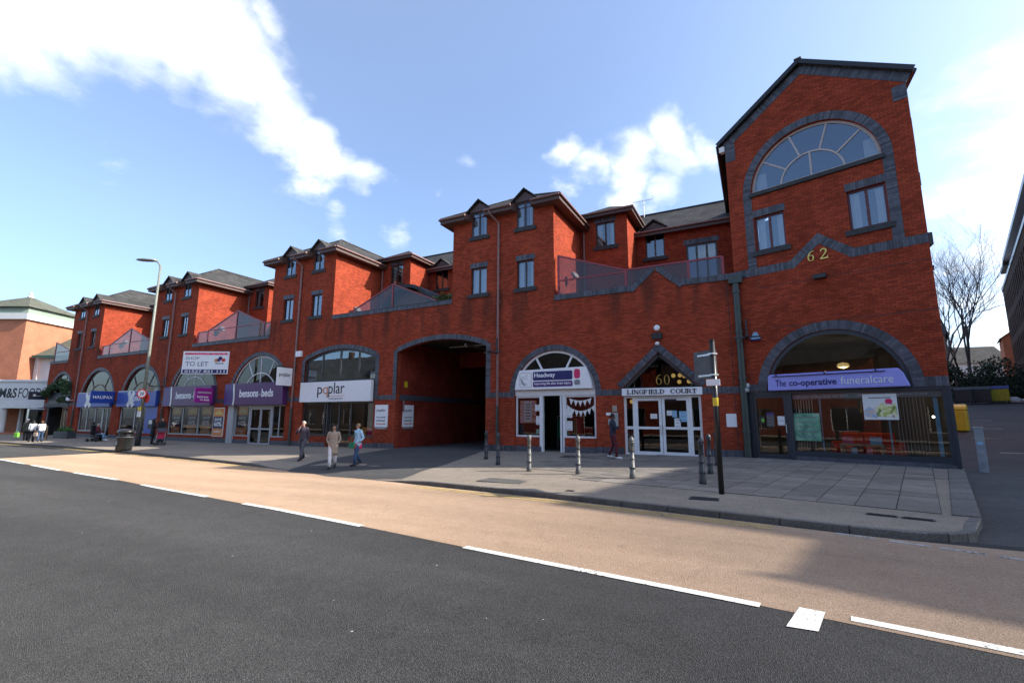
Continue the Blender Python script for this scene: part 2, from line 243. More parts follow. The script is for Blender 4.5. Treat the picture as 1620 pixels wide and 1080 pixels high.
simple('black_paint', (.012, .012, .013), .35, var=.2)
simple('iron', (.03, .033, .038), .45, var=.3, bump=.2)
simple('white_frame', (.74, .74, .75), .4, var=.05)
simple('grey_frame', (.36, .37, .38), .35, var=.05)
simple('anthracite', (.022, .032, .044), .4, var=.08)
simple('charcoal_frame', (.03, .031, .034), .4, var=.08)
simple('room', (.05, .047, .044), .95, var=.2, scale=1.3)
simple('room_light', (.12, .11, .1), .95, var=.2, scale=1.3)
simple('curtain', (.42, .42, .41), .9, var=.08)
simple('sign_white', (.80, .80, .82), .35, var=.03)
simple('sign_purple', (.085, .022, .115), .35, var=.04)
simple('sign_magenta', (.30, .015, .25), .35, var=.04)
simple('sign_silver', (.6, .58, .6), .3, metal=.5, var=.05)
simple('sign_lilac', (.30, .31, .74), .35, var=.03)
simple('sign_indigo', (.02, .018, .12), .4)
simple('sign_navy', (.012, .015, .12), .35)
simple('sign_violet', (.06, .025, .17), .35)
simple('sign_pink', (.62, .02, .12), .35)
simple('sign_grey', (.22, .23, .25), .4)
simple('sign_blue', (.03, .075, .36), .35, var=.06)
simple('sign_blue2', (.02, .06, .33), .35, var=.03)
simple('sign_red', (.6, .03, .02), .4)
simple('sign_orange', (.62, .22, .05), .6, var=.06)
simple('sign_dark', (.018, .02, .035), .5)
simple('poster_navy', (.03, .035, .07), .6)
simple('ink', (.015, .015, .02), .5)
simple('ink_grey', (.16, .17, .2), .5)
simple('ink_orange', (.55, .2, .12), .5)
simple('gold', (.62, .45, .12), .3, metal=.7, var=.1)
simple('paper', (.72, .72, .72), .8, var=.04)
simple('paper_green', (.12, .33, .2), .7, var=.1)
simple('paper_yellow', (.62, .6, .2), .7, var=.2, scale=9)
simple('paper_blue', (.25, .45, .62), .7)
simple('paper_pink', (.7, .12, .2), .7, var=.5, scale=9)
def print_mat(name, cols, scale):
    m, N, K = newmat(name); o = nd(N, 'ShaderNodeOutputMaterial'); b = nd(N, 'ShaderNodeBsdfPrincipled'); K.new(b.outputs[0], o.inputs[0]); b.inputs['Roughness'].default_value = .6
    t = nd(N, 'ShaderNodeTexCoord'); z = nd(N, 'ShaderNodeTexNoise'); z.inputs['Scale'].default_value = scale; z.inputs['Detail'].default_value = 4; z.inputs['Distortion'].default_value = .8; K.new(t.outputs['Object'], z.inputs['Vector'])
    r = nd(N, 'ShaderNodeValToRGB'); r.color_ramp.elements[0].position = .36; r.color_ramp.elements[0].color = (*cols[0], 1); r.color_ramp.elements[1].position = .66; r.color_ramp.elements[1].color = (*cols[-1], 1)
    for i, c_ in enumerate(cols[1:-1]): e = r.color_ramp.elements.new(.36+.3*(i+1)/(len(cols)-1)); e.color = (*c_, 1)
    K.new(z.outputs['Fac'], r.inputs[0]); K.new(r.outputs[0], b.inputs['Base Color'])
print_mat('print_flowers', [(.12,.2,.08),(.45,.5,.15),(.7,.68,.3),(.72,.72,.66),(.5,.3,.3)], 5)
print_mat('print_person', [(.2,.25,.4),(.35,.5,.7),(.6,.45,.35),(.7,.7,.7)], 6)
print_mat('print_floral', [(.6,.05,.15),(.75,.3,.08),(.8,.7,.7),(.6,.1,.4),(.7,.55,.1)], 6)
print_mat('print_green', [(.06,.16,.1),(.12,.3,.19),(.16,.36,.23),(.3,.42,.3)], 3)
simple('yellow', (.66, .48, .03), .45, var=.1)
simple('steel', (.5, .52, .55), .35, metal=.8, var=.12)
simple('post_paint', (.25, .28, .31), .5, metal=.2, var=.2)
simple('bollard_paint_sunlit', (.12, .12, .117), .5, metal=.2, var=.55, scale=22)
simple('galv', (.33, .36, .36), .45, metal=.4, var=.2)
simple('pole_green', (.19, .2, .165), .5, var=.15)
simple('lamp_glow', (.9, .8, .5), .4, emis=(1, .62, .16, .2))
simple('spot_glow', (.9, .9, .8), .4, emis=(1, .95, .8, 5))
simple('wood', (.32, .19, .09), .55, var=.25, scale=14)
simple('wood_orange', (.6, .3, .1), .5, var=.2)
simple('red_sofa', (.6, .06, .02), .85, var=.15)
simple('leaf_dark', (.035, .075, .025), .7, var=.4, scale=3)
simple('leaf_mid', (.075, .15, .035), .7, var=.4, scale=3)
simple('leaf_olive', (.14, .16, .05), .7, var=.4, scale=3)
simple('evergreen', (.022, .04, .018), .8, var=.5, scale=2)
simple('bark', (.085, .07, .06), .95, var=.35, scale=10, bump=.3)
simple('bin_black', (.02, .021, .022), .38, var=.2)
simple('bin_dark', (.03, .035, .04), .5, var=.2)
simple('bin_yellow', (.35, .32, .02), .5, var=.2)
simple('rubber', (.015, .015, .015), .8)
simple('tarp', (.55, .55, .55), .7)
simple('render_white', (.66, .66, .64), .9, var=.06, scale=1.5)
simple('render_cream', (.34, .30, .24), .9, var=.08, scale=1.5)
simple('copper_green', (.20, .25, .20), .7, var=.12)
simple('green_gutter', (.02, .075, .06), .4)
simple('fence_wood', (.13, .065, .04), .85, var=.3)
simple('metal_roof', (.45, .46, .47), .35, metal=.5)
for n_, c_ in dict(skin=(.46, .26, .18), skin_dark=(.10, .05, .035), hair_dark=(.012, .01, .009), hair_brown=(.09, .05, .025), hair_grey=(.45, .44, .42), hair_fair=(.30, .19, .09),
                   cloth_navy=(.018, .022, .045), cloth_plum=(.065, .05, .068), cloth_grey=(.075, .078, .095), cloth_beige=(.33, .26, .20), cloth_white=(.68, .68, .7),
                   cloth_sky=(.38, .58, .72), cloth_jeans=(.035, .075, .16), cloth_black=(.012, .012, .014), cloth_green=(.02, .22, .10), cloth_pink=(.62, .04, .14), cloth_maroon=(.10, .012, .022),
                   cloth_khaki=(.055, .055, .045), cloth_lime=(.18, .5, .06), cloth_rust=(.22, .08, .04), cloth_red=(.4, .02, .06), shoe_dark=(.02, .02, .022), cloth_lightjean=(.14, .26, .38)).items():
    simple(n_, c_, .85 if 'skin' not in n_ else .55, var=.14, scale=18)
# ---------------------------------------------------------------- helpers
OFFSET = {}
class MB:
    def __init__(s): s.v = []; s.f = []
    def add(s, vs, fs):
        b = len(s.v); s.v += [tuple(p) for p in vs]; s.f += [tuple(b+i for i in f) for f in fs]; return s
    def box(s, x0, x1, y0, y1, z0, z1):
        return s.add([(x0,y0,z0),(x1,y0,z0),(x1,y1,z0),(x0,y1,z0),(x0,y0,z1),(x1,y0,z1),(x1,y1,z1),(x0,y1,z1)],
                     [(0,3,2,1),(4,5,6,7),(0,1,5,4),(1,2,6,5),(2,3,7,6),(3,0,4,7)])
    def quad(s, *p): return s.add(p, [tuple(range(len(p)))])
    def prism(s, poly, y0, y1):      # poly in (x,z), extruded along y
        n = len(poly); s.add([(x,y0,z) for x,z in poly]+[(x,y1,z) for x,z in poly], [tuple(range(n)), tuple(range(2*n-1,n-1,-1))]+[(i,i+n,(i+1)%n+n,(i+1)%n) for i in range(n)]); return s
    def prism_z(s, poly, z0, z1):    # poly in (x,y)
        n = len(poly); s.add([(x,y,z0) for x,y in poly]+[(x,y,z1) for x,y in poly], [tuple(range(n-1,-1,-1)), tuple(range(n,2*n))]+[(i,(i+1)%n,(i+1)%n+n,i+n) for i in range(n)]); return s
    def prism_x(s, poly, x0, x1):    # poly in (y,z)
        n = len(poly); s.add([(x0,y,z) for y,z in poly]+[(x1,y,z) for y,z in poly], [tuple(range(n)), tuple(range(2*n-1,n-1,-1))]+[(i,i+n,(i+1)%n+n,(i+1)%n) for i in range(n)]); return s
    def tube(s, path, rad, n=8, cap=True, sq=None):
        path = [Vector(p) for p in path]; m = len(path)
        if not hasattr(rad, '__len__'): rad = [rad]*m
        b = len(s.v); prev = None
        for i, p in enumerate(path):
            t = (path[min(i+1,m-1)]-path[max(i-1,0)])
            t = t.normalized() if t.length > 1e-9 else Vector((0,0,1))
            if prev is None:
                a = t.cross(Vector((0,1,0)) if abs(t.y) < .9 else Vector((1,0,0))).normalized()
            else:
                a = (prev - t*prev.dot(t)); a = a.normalized() if a.length > 1e-6 else t.orthogonal().normalized()
            prev = a; c = t.cross(a); r = rad[i]
            ra, rc = (r, r) if sq is None else (r*sq[0], r*sq[1])
            for k in range(n):
                an = 2*math.pi*k/n; s.v.append(tuple(p + a*math.cos(an)*ra + c*math.sin(an)*rc))
        for i in range(m-1):
            for k in range(n):
                k2 = (k+1) % n; s.f.append((b+i*n+k, b+i*n+k2, b+(i+1)*n+k2, b+(i+1)*n+k))
        if cap: s.f.append(tuple(b+k for k in range(n-1,-1,-1))); s.f.append(tuple(b+(m-1)*n+k for k in range(n)))
        return s
    def lathe(s, prof, cx=0, cy=0, n=16, sx=1, sy=1):      # prof: (r,z)
        b = len(s.v); m = len(prof)
        for r, z in prof:
            for k in range(n):
                a = 2*math.pi*k/n; s.v.append((cx+math.cos(a)*r*sx, cy+math.sin(a)*r*sy, z))
        for i in range(m-1):
            for k in range(n): k2 = (k+1) % n; s.f.append((b+i*n+k, b+i*n+k2, b+(i+1)*n+k2, b+(i+1)*n+k))
        s.f.append(tuple(b+k for k in range(n-1,-1,-1))); s.f.append(tuple(b+(m-1)*n+k for k in range(n))); return s
    def bar(s, p0, p1, w, y0, y1):   # straight bar in the (x,z) plane, width w, between depths y0,y1
        (xa,za),(xb,zb) = p0, p1; l = math.hypot(xb-xa, zb-za); nx, nz = -(zb-za)/l*w/2, (xb-xa)/l*w/2
        return s.prism([(xa-nx,za-nz),(xb-nx,zb-nz),(xb+nx,zb+nz),(xa+nx,za+nz)], y0, y1)
    def arc(s, cx, cz, r0, r1, a0, a1, y0, y1, n=24):
        for i in range(n):
            a = a0+(a1-a0)*i/n; c = a0+(a1-a0)*(i+1)/n
            s.prism([(cx+r0*math.cos(a),cz+r0*math.sin(a)),(cx+r1*math.cos(a),cz+r1*math.sin(a)),(cx+r1*math.cos(c),cz+r1*math.sin(c)),(cx+r0*math.cos(c),cz+r0*math.sin(c))], y0, y1)
        return s
    def xf(s, M):
        s.v = [tuple(M @ Vector(p)) for p in s.v]; return s
    def join(s, o): return s.add(o.v, o.f)
    def mesh(s, name, mat):
        me = bpy.data.meshes.new(name); me.from_pydata(s.v, [], s.f)
        uv = me.uv_layers.new(name='UVMap'); dat = [0.0]*(2*len(me.loops)); V = s.v
        for p in me.polygons:
            nx, ny, nz = p.normal; ax, ay, az = abs(nx), abs(ny), abs(nz)
            for li in p.loop_indices:
                x, y, z = V[me.loops[li].vertex_index]
                if az > .93: u_, v_ = x, y
                elif az > .25:      # sloping roof: rows run along the horizontal
                    h = math.hypot(nx, ny); u_ = (-ny*x+nx*y)/h; v_ = z/max(h, .05)
                elif ay >= ax: u_, v_ = x, z
                else: u_, v_ = y, z
                dat[2*li] = u_; dat[2*li+1] = v_
        uv.data.foreach_set('uv', dat)
        me.materials.append(MT[mat]); return me
    def build(s, name, mat, parent=None, smooth=False, bevel=0, kind=None):
        me = s.mesh(name, mat)
        if smooth: me.polygons.foreach_set('use_smooth', [True]*len(me.polygons))
        return place(name, me, parent, bevel, kind)
def place(name, me, parent=None, bevel=0, kind=None):
    o = bpy.data.objects.new(name, me); COL.objects.link(o)
    if parent is not None:
        o.parent = parent
        if parent in OFFSET: o.location = OFFSET[parent]
    if bevel:
        b = o.modifiers.new('bevel', 'BEVEL'); b.width = bevel; b.segments = 2; b.limit_method = 'ANGLE'
    if kind: o['kind'] = kind
    return o
def empty(name, loc=(0,0,0), rz=0, world_parts=False):
    o = bpy.data.objects.new(name, None); COL.objects.link(o); o.location = loc; o.rotation_euler = (0,0,rz); o.empty_display_size = .2
    if world_parts: OFFSET[o] = -Vector(loc)
    return o
def tag(o, label, cat, group=None, kind=None):
    o['label'] = label; o['category'] = cat
    if group: o['group'] = group
    if kind: o['kind'] = kind
    return o
def structure(o): o['kind'] = 'structure'; return o
def copy_tree(o, parent=None):
    c = o.copy(); COL.objects.link(c); c.parent = parent
    for ch in list(o.children): copy_tree(ch, c)
    return c
def inpoly(x, z, poly):
    c = False; n = len(poly); j = n-1
    for i in range(n):
        xi, zi = poly[i]; xj, zj = poly[j]
        if (zi > z) != (zj > z) and x < (xj-xi)*(z-zi)/(zj-zi)+xi: c = not c
        j = i
    return c
def sheet(outer, holes, y, mb, rev=None, close=()):
    """flat wall in the (x,z) plane at depth y with openings; rev = depth of the reveals"""
    pts = []; edges = []
    for lp in [outer]+holes:
        b = len(pts); pts += [Vector(p) for p in lp]; edges += [(b+i, b+(i+1) % len(lp)) for i in range(len(lp))]
    v, e, f, *_ = delaunay_2d_cdt(pts, edges, [], 0, 1e-5)
    tri = []
    for t in f:
        cx = sum(v[i].x for i in t)/len(t); cz = sum(v[i].y for i in t)/len(t)
        if not inpoly(cx, cz, outer) or any(inpoly(cx, cz, h) for h in holes): continue
        a, b_, c = v[t[0]], v[t[1]], v[t[2]]
        tri.append(t if (b_.x-a.x)*(c.y-a.y)-(b_.y-a.y)*(c.x-a.x) > 0 else t[::-1])
    mb.add([(p.x, y, p.y) for p in v], tri)
    if rev:
        for h in holes:
            for i in range(len(h)):
                a, b_ = h[i], h[(i+1) % len(h)]
                mb.add([(a[0],y,a[1]),(b_[0],y,b_[1]),(b_[0],rev,b_[1]),(a[0],rev,a[1])], [(0,1,2,3)])
    return mb
def archp(cx, r, zc, zb, n=36):
    return [(cx-r, zb)]+[(cx-r*math.cos(math.pi*i/n), zc+r*math.sin(math.pi*i/n)) for i in range(n+1)]+[(cx+r, zb)]
def segp(x0, x1, zs, zt, zb, n=20):
    h = zt-zs; c = (x1-x0)/2; rad = (c*c+h*h)/(2*h); cx = (x0+x1)/2; cz = zt-rad; a = math.asin(c/rad)
    return [(x0, zb)]+[(cx+rad*math.sin(-a+2*a*i/n), cz+rad*math.cos(-a+2*a*i/n)) for i in range(n+1)]+[(x1, zb)], (cx, cz, rad, a)
def rect(x0, x1, z0, z1): return [(x0,z0),(x1,z0),(x1,z1),(x0,z1)]
# courses of blue brick: every brick is cut with its own joint, the courses are one part each
def voussoirs(b, m, cx, cz, r0, r1, a0, a1, y=0, st=.078, pr=.014):
    n = max(1, round(abs(a1-a0)*r1/st)); g = .055*(a1-a0)/n
    for i in range(n):
        a = a0+(a1-a0)*i/n+g; c = a0+(a1-a0)*(i+1)/n-g; d = random.uniform(-.003, .003)
        b.prism([(cx+r0*math.cos(a),cz+r0*math.sin(a)),(cx+r1*math.cos(a),cz+r1*math.sin(a)),(cx+r1*math.cos(c),cz+r1*math.sin(c)),(cx+r0*math.cos(c),cz+r0*math.sin(c))], y-pr+d, y+.06)
    m.arc(cx, cz, r0+.004, r1-.003, a0, a1, y-.005, y+.03, max(6, n//3))
def course(b, m, p0, p1, wd, y=0, st=.078, pr=.014):     # strip of bricks laid across the line p0-p1, width wd to its left
    (xa,za),(xb,zb) = p0, p1; l = math.hypot(xb-xa, zb-za); ux, uz = (xb-xa)/l, (zb-za)/l; nx, nz = -uz*wd, ux*wd
    n = max(1, round(l/st)); s_ = l/n
    for i in range(n):
        a = i*s_+.004; c = (i+1)*s_-.004; d = random.uniform(-.003, .003)
        b.prism([(xa+ux*a,za+uz*a),(xa+ux*c,za+uz*c),(xa+ux*c+nx,za+uz*c+nz),(xa+ux*a+nx,za+uz*a+nz)], y-pr+d, y+.06)
    e = .004
    m.prism([(xa+nx*e,za+nz*e),(xb+nx*e,zb+nz*e),(xb+nx*(1-e),zb+nz*(1-e)),(xa+nx*(1-e),za+nz*(1-e))], y-.005, y+.03)
class Courses:
    def __init__(s): s.b = MB(); s.m = MB()
    def ring(s, *a, **k): voussoirs(s.b, s.m, *a, **k); return s
    def run(s, *a, **k): course(s.b, s.m, *a, **k); return s
    def build(s, name, parent):
        o = s.b.build(name, 'blue_brick', parent, kind='stuff'); m = s.m.build('mortar', 'blue_mortar', o); return o
TEXTS = []
def text(parent, st, x, z, h, y, mat, width=None, align='L', bold=0, name='lettering', depth=.012, M=None):
    TEXTS.append((parent, st, x, z, h, y, mat, width, align, bold, name, depth, M))
def flush_text():
    cur = []
    for t in TEXTS:
        cu = bpy.data.curves.new('lettering', 'FONT'); cu.body = t[1]; cu.offset = t[9]; cu.resolution_u = 3; cu.extrude = .02
        o = bpy.data.objects.new('lettering_source', cu); COL.objects.link(o); cur.append(o)
    dg = bpy.context.evaluated_depsgraph_get()
    for t, o in zip(TEXTS, cur):
        parent, st, x, z, h, y, mat, width, align, bold, name, depth, M = t
        me = bpy.data.meshes.new_from_object(o.evaluated_get(dg)); me.name = name
        xs = [v.co.x for v in me.vertices]; ys = [v.co.y for v in me.vertices]
        x0, x1, y0, y1 = min(xs), max(xs), min(ys), max(ys); s_ = h/(y1-y0); sx = s_ if width is None else width/(x1-x0)
        W_ = (x1-x0)*sx; ox = x-(0 if align == 'L' else W_/2 if align == 'C' else W_)
        for v in me.vertices:
            p = Vector((ox+(v.co.x-x0)*sx, y-(v.co.z+.02)/.04*depth, z+(v.co.y-y0)*s_))
            v.co = M @ p if M is not None else p
        me.materials.clear(); me.materials.append(MT[mat]); place(name, me, parent)
    for o in cur:
        cu = o.data; bpy.data.objects.remove(o); bpy.data.curves.remove(cu)

# ---------------------------------------------------------------- ground
def lerp(x, xs, ys):
    if x <= xs[0]: return ys[0]
    for i in range(len(xs)-1):
        if x <= xs[i+1]: return ys[i]+(ys[i+1]-ys[i])*(x-xs[i])/(xs[i+1]-xs[i])
    return ys[-1]
def gbase(X): return lerp(X, [-70,-23.4,-9.4,0,14,35], [-.06,0,.21,.30,.37,.45])
def gcross(X): return lerp(X, [-70,-16,-9,0], [.034,.034,.02,.015])
KX = [-110,-62,-50,-41,-31.7,-22.5,-16.6,-12.5,-8.5,-3.8,-1.1,.8,1.9]; KY = [-5.2,-5.3,-5.5,-5.55,-6.0,-6.65,-7.6,-8.6,-9.45,-10.15,-10.7,-11.08,-11.2]
def kerbY(X): return lerp(X, KX, KY)
def pave(X, Y):        # footway surface, dipping to the dropped kerb at the archway crossing
    return gbase(X)+gcross(X)*min(Y, 0)-.105*lerp(X, [-18.6,-17.0,-9.6,-8.4], [0,1,1,0])*max(0, min(1, 1-(Y-kerbY(X))/1.6))
def roadZ(X, Y=0): X = min(X, 2); return gbase(X)+gcross(X)*kerbY(X)-.105
def frange(a, b, st):
    n = max(1, round((b-a)/st)); return [a+(b-a)*i/n for i in range(n+1)]
def strip(rows): # rows: list of point lists with equal length -> quads
    mb = MB(); n = len(rows[0]); mb.v = [p for r in rows for p in r]
    for i in range(len(rows)-1):
        for j in range(n-1): mb.f.append((i*n+j, i*n+j+1, (i+1)*n+j+1, (i+1)*n+j))
    return mb
# base earth sheet to the horizon
structure(MB().quad((-900,-900,-1.2),(900,-900,-1.2),(900,900,-1.2),(-900,900,-1.2)).build('ground', 'drive_asphalt'))
xs = frange(-110, 60, 1.0)
structure(strip([[(x, y, roadZ(x)) for y in (-60,-40,-22.6)]+[(x, y, roadZ(x)) for y in (-18,-14,-11.3, max(kerbY(min(x,2))+.25, -10.95) if x > 1.9 else kerbY(x)+.25)] for x in xs]).build('road', 'asphalt'))
# buff bus-lane surfacing between the kerb and the lane line
LX = [-40,-32.35,-24.2,-18.5,-16.4,-11.9,-10,-6,-3.7,-.09,1.6,8,60]; LY = [-10.2,-10.84,-11.48,-12.02,-12.31,-13.04,-13.38,-13.96,-14.33,-14.86,-15.1,-15.9,-21]
def laneY(X): return lerp(X, LX, LY)
xs2 = frange(-33.2, 60, .6)
structure(strip([[(x + (0 if i else -1.3*0), laneY(x)+(kerbY(min(x,1.9))-.05-(0 if x < 1.9 else .0)-laneY(x))*k, roadZ(x)+.004) for i, k in enumerate((0,.25,.5,.75,1))] for x in xs2]).build('bus_lane', 'buff_surfacing'))
def marking(name, pts, wd, mat, label=None, dz=.009):
    mb = MB(); L_ = []; R_ = []
    for i, (x, y) in enumerate(pts):
        a = pts[max(i-1,0)]; b = pts[min(i+1,len(pts)-1)]; l = math.hypot(b[0]-a[0], b[1]-a[1]); nx, ny = -(b[1]-a[1])/l*wd/2, (b[0]-a[0])/l*wd/2
        L_.append((x-nx,y-ny,roadZ(x)+dz)); R_.append((x+nx,y+ny,roadZ(x)+dz))
    mb = strip([[a,b] for a,b in zip(L_,R_)]); return structure(mb.build(name, mat))
x = -58.6
for (xa, xb) in [(-56,-52),(-50,-46),(-44.4,-40.4),(-38.4,-34.4),(-32.6,-28.6),(-27.6,-24.17),(-22.54,-18.49),(-16.37,-11.88),(-9.97,-5.97),(-3.70,-.09),(.61,4.6),(6.6,10.6)]:
    off = .13 if xa > .5 else 0
    marking('lane_marking', [(q, laneY(q)+off) for q in frange(xa, xb, 1)], .12, 'white_paint')
mb = MB(); z_ = roadZ(0)+.009; mb.quad((.10,-15.27,z_),(.33,-15.26,z_),(.43,-14.77,z_),(.23,-14.75,z_)); structure(mb.build('lane_marking', 'white_paint'))
for off in (.22, .42):
    for xa, xb in ((-80,-17.2),(-8.2,.1)):
        marking('yellow_line', [(q, kerbY(q)-off) for q in frange(xa, xb, 1)], .075, 'yellow_paint')
for (xa, xb) in [(.95,1.4),(1.56,1.99),(2.07,2.5),(2.6,3.05),(3.15,3.6),(3.7,4.2)]:
    marking('give_way_marking', [(xa, -11.39-(xa-1.56)*.3), (xb, -11.39-(xb-1.56)*.3)], .09, 'worn_paint')
# pavement
def edgeX(Y):     # right-hand edge of the pavement along the side road
    return lerp(Y, [-10.6,-9.6,-1.2,4], [2.75,3.12,5.38,5.75])
pv = MB(); rows = []
for x in frange(-110, 1.6, .8):
    k = kerbY(x); rows.append([(x, y, pave(x, y)) for y in [k+.12+(1.0-k)*t for t in (0,.05,.1,.18,.25,.5,.75,1)]])
pv.join(strip(rows))
rows = []
for y in frange(-11.02, 1.0, .5):
    ex = edgeX(max(y,-10.6)) if y > -10.6 else 1.9+.85*math.sqrt(max(0, 1-((y+10.6)/.5)**2)) ; rows.append([(1.6+(max(ex,1.62)-1.6)*t, y, pave(1.6+(ex-1.6)*t, y)) for t in (0,.33,.66,1)])
pv.join(strip(rows))
PAVE = structure(pv.build('pavement', 'footway'))
# kerb stones, each its own piece
def kerbstone(xa, ya, xb, yb, dz=.0, mat='kerb_concrete', h=.16):
    l = math.hypot(xb-xa, yb-ya); ux, uy = (xb-xa)/l, (yb-ya)/l; nx, ny = -uy*.14, ux*.14; g = .006
    za, zb = pave(xa,ya)+.006+dz, pave(xb,yb)+.006+dz; q = MB()
    P = [(xa+ux*g,ya+uy*g),(xb-ux*g,yb-uy*g),(xb-ux*g+nx,yb-uy*g+ny),(xa+ux*g+nx,ya+uy*g+ny)]; zt = [za,zb,zb,za]
    q.add([(p[0],p[1],z-h-.1) for p,z in zip(P,zt)]+[(p[0],p[1],z) for p,z in zip(P,zt)], [(3,2,1,0),(4,5,6,7),(0,1,5,4),(1,2,6,5),(2,3,7,6),(3,0,4,7)])
    return q.build('kerb_stone', mat, PAVE, bevel=.012)
xx = -62.0
while xx < 1.5:
    xb = xx+.915
    kerbstone(xx, kerbY(xx), xb, kerbY(xb)); xx = xb
cr = [(1.55,-11.14),(1.95,-11.16),(2.3,-11.08),(2.55,-10.93),(2.72,-10.7),(2.8,-10.4),(2.95,-10.0),(3.12,-9.6)]
for a, b in zip(cr, cr[1:]): kerbstone(a[0], a[1], b[0], b[1])
# wide edging flags along the side road
yy = -9.55
while yy < 1.6:
    y2 = yy+.9; q = MB(); xa, xb = edgeX(yy), edgeX(y2); s_ = .012
    for z0, z1 in ((-.14, .02),):
        P = [(xa-.36,yy+s_),(xa,yy+s_),(xb,y2-s_),(xb-.36,y2-s_)]
        zt = [pave(p[0],p[1]) for p in P]
        q.add([(p[0],p[1],z+z0) for p,z in zip(P,zt)]+[(p[0],p[1],z+z1) for p,z in zip(P,zt)], [(3,2,1,0),(4,5,6,7),(0,1,5,4),(1,2,6,5),(2,3,7,6),(3,0,4,7)])
    q.build('edging_flag', 'kerb_concrete', PAVE, bevel=.008); yy = y2
# paving slabs in front of the entrance and the corner shop
SA = R(-13.5); ca, sa = math.cos(SA), math.sin(SA); rnd = random.Random(3); cnt = 0; bed = MB()
def slab_ok(X, Y):
    if X > 0 and Y > -.05-(X+.38)*.318: return False
    if Y > -.25 or X > edgeX(Y)-.1: return False
    fy = lerp(X, [-7.5,-5.2,-3.57,1.37,2.8,4], [-5.9,-6.5,-8.25,-9.2,-9.9,-10.2])
    return Y > fy and X > -6.9
for i in range(-16, 14):
    for j in range(-20, 6):
        cx, cy = i*.6+.3, j*.6+.1; X, Y = cx*ca-cy*sa, cx*sa+cy*ca
        if not slab_ok(X, Y) or cnt > 296: continue
        q = MB(); P = []; g = .291; Q = []
        for a, b in ((-g,-g),(g,-g),(g,g),(-g,g)):
            px, py = cx+a, cy+b; P.append((px*ca-py*sa, px*sa+py*ca)); px, py = cx+a*1.034, cy+b*1.034; px, py = px*ca-py*sa, px*sa+py*ca; Q.append((px, py, pave(px,py)+.004))
        P = [(min(p[0], edgeX(p[1])-.37), p[1]) for p in P]; Q = [(min(p[0], edgeX(p[1])-.362), p[1], p[2]) for p in Q]
        if max(p[0] for p in P)-min(p[0] for p in P) < .38 or min(p[1] for p in P) < -10.35: continue
        t = rnd.uniform(.006, .013); tl = rnd.uniform(-.003,.003)
        zt = [pave(*p)+t+(tl if k in (0,1) else 0) for k, p in enumerate(P)]
        q.add([(p[0],p[1],z-.05) for p,z in zip(P,zt)]+[(p[0],p[1],z) for p,z in zip(P,zt)], [(4,5,6,7),(0,1,5,4),(1,2,6,5),(2,3,7,6),(3,0,4,7)])
        q.build('paving_slab', 'paver', PAVE); bed.quad(*Q); cnt += 1
bed.build('slab_bed', 'blue_mortar', PAVE)
# driveway through the archway
structure(strip([[(a+(b-a)*t, y, pave(a+(b-a)*t, y)+.005) for t in (0,.25,.5,.75,1)] for y, a, b in [(-8.9,-14.0,-9.4),(-8.3,-15.3,-9.5),(-7.6,-16.0,-9.7),(-7,-16.2,-9.8),(-6,-16.5,-10.0),(-3,-17.2,-10.9),(0,-17.5,-11.85),(5,-17.5,-11.85),(14,-17.5,-11.85)]]).build('driveway', 'drive_asphalt'))
# covers and gullies let into the footway
def cover(x, y, w_, d, mat='iron', rz=0):
    c_ = Matrix.Translation((x, y, pave(x,y)+.004)) @ Matrix.Rotation(rz, 4, 'Z'); q = MB().box(-w_/2,w_/2,-d/2,d/2,-.01,.006)
    for k in range(5): q.box(-w_/2+.03, w_/2-.03, -d/2+d*(k+.35)/5, -d/2+d*(k+.65)/5, .006, .01)
    return structure(q.xf(c_).build('manhole_cover', mat))
cover(-1.05,-9.55,.55,.35); cover(1.75,-10.0,.42,.16,rz=-.2); cover(2.2,-10.1,.42,.16,rz=-.2); cover(-6.35,-1.8,1.5,.75); cover(-6.1,-8.7,1.3,.7,'kerb_concrete'); cover(-3.9,-9.6,.2,.13)
# side road climbing behind the gable building
def sideZ(Y): return lerp(Y, [-13,-11,-2], [.0,.0,.21])+(.09*(Y+2) if Y > -2 else 0)
rows = []
for y in [-11.15,-10.6,-9.6,-8,-6,-4,-2,0,2,5,10,16,24,34,46,60,80,110]:
    ex = (edgeX(y)-.02) if y < 1 else 4.9
    if y < -10.6: ex = 2.2
    rows.append([(ex+(120-ex)*t, y, sideZ(y) if y > -10.7 else roadZ(3)-.002) for t in (0,.02,.05,.1,.25,1)])
structure(strip(rows).build('side_road', 'drive_asphalt'))
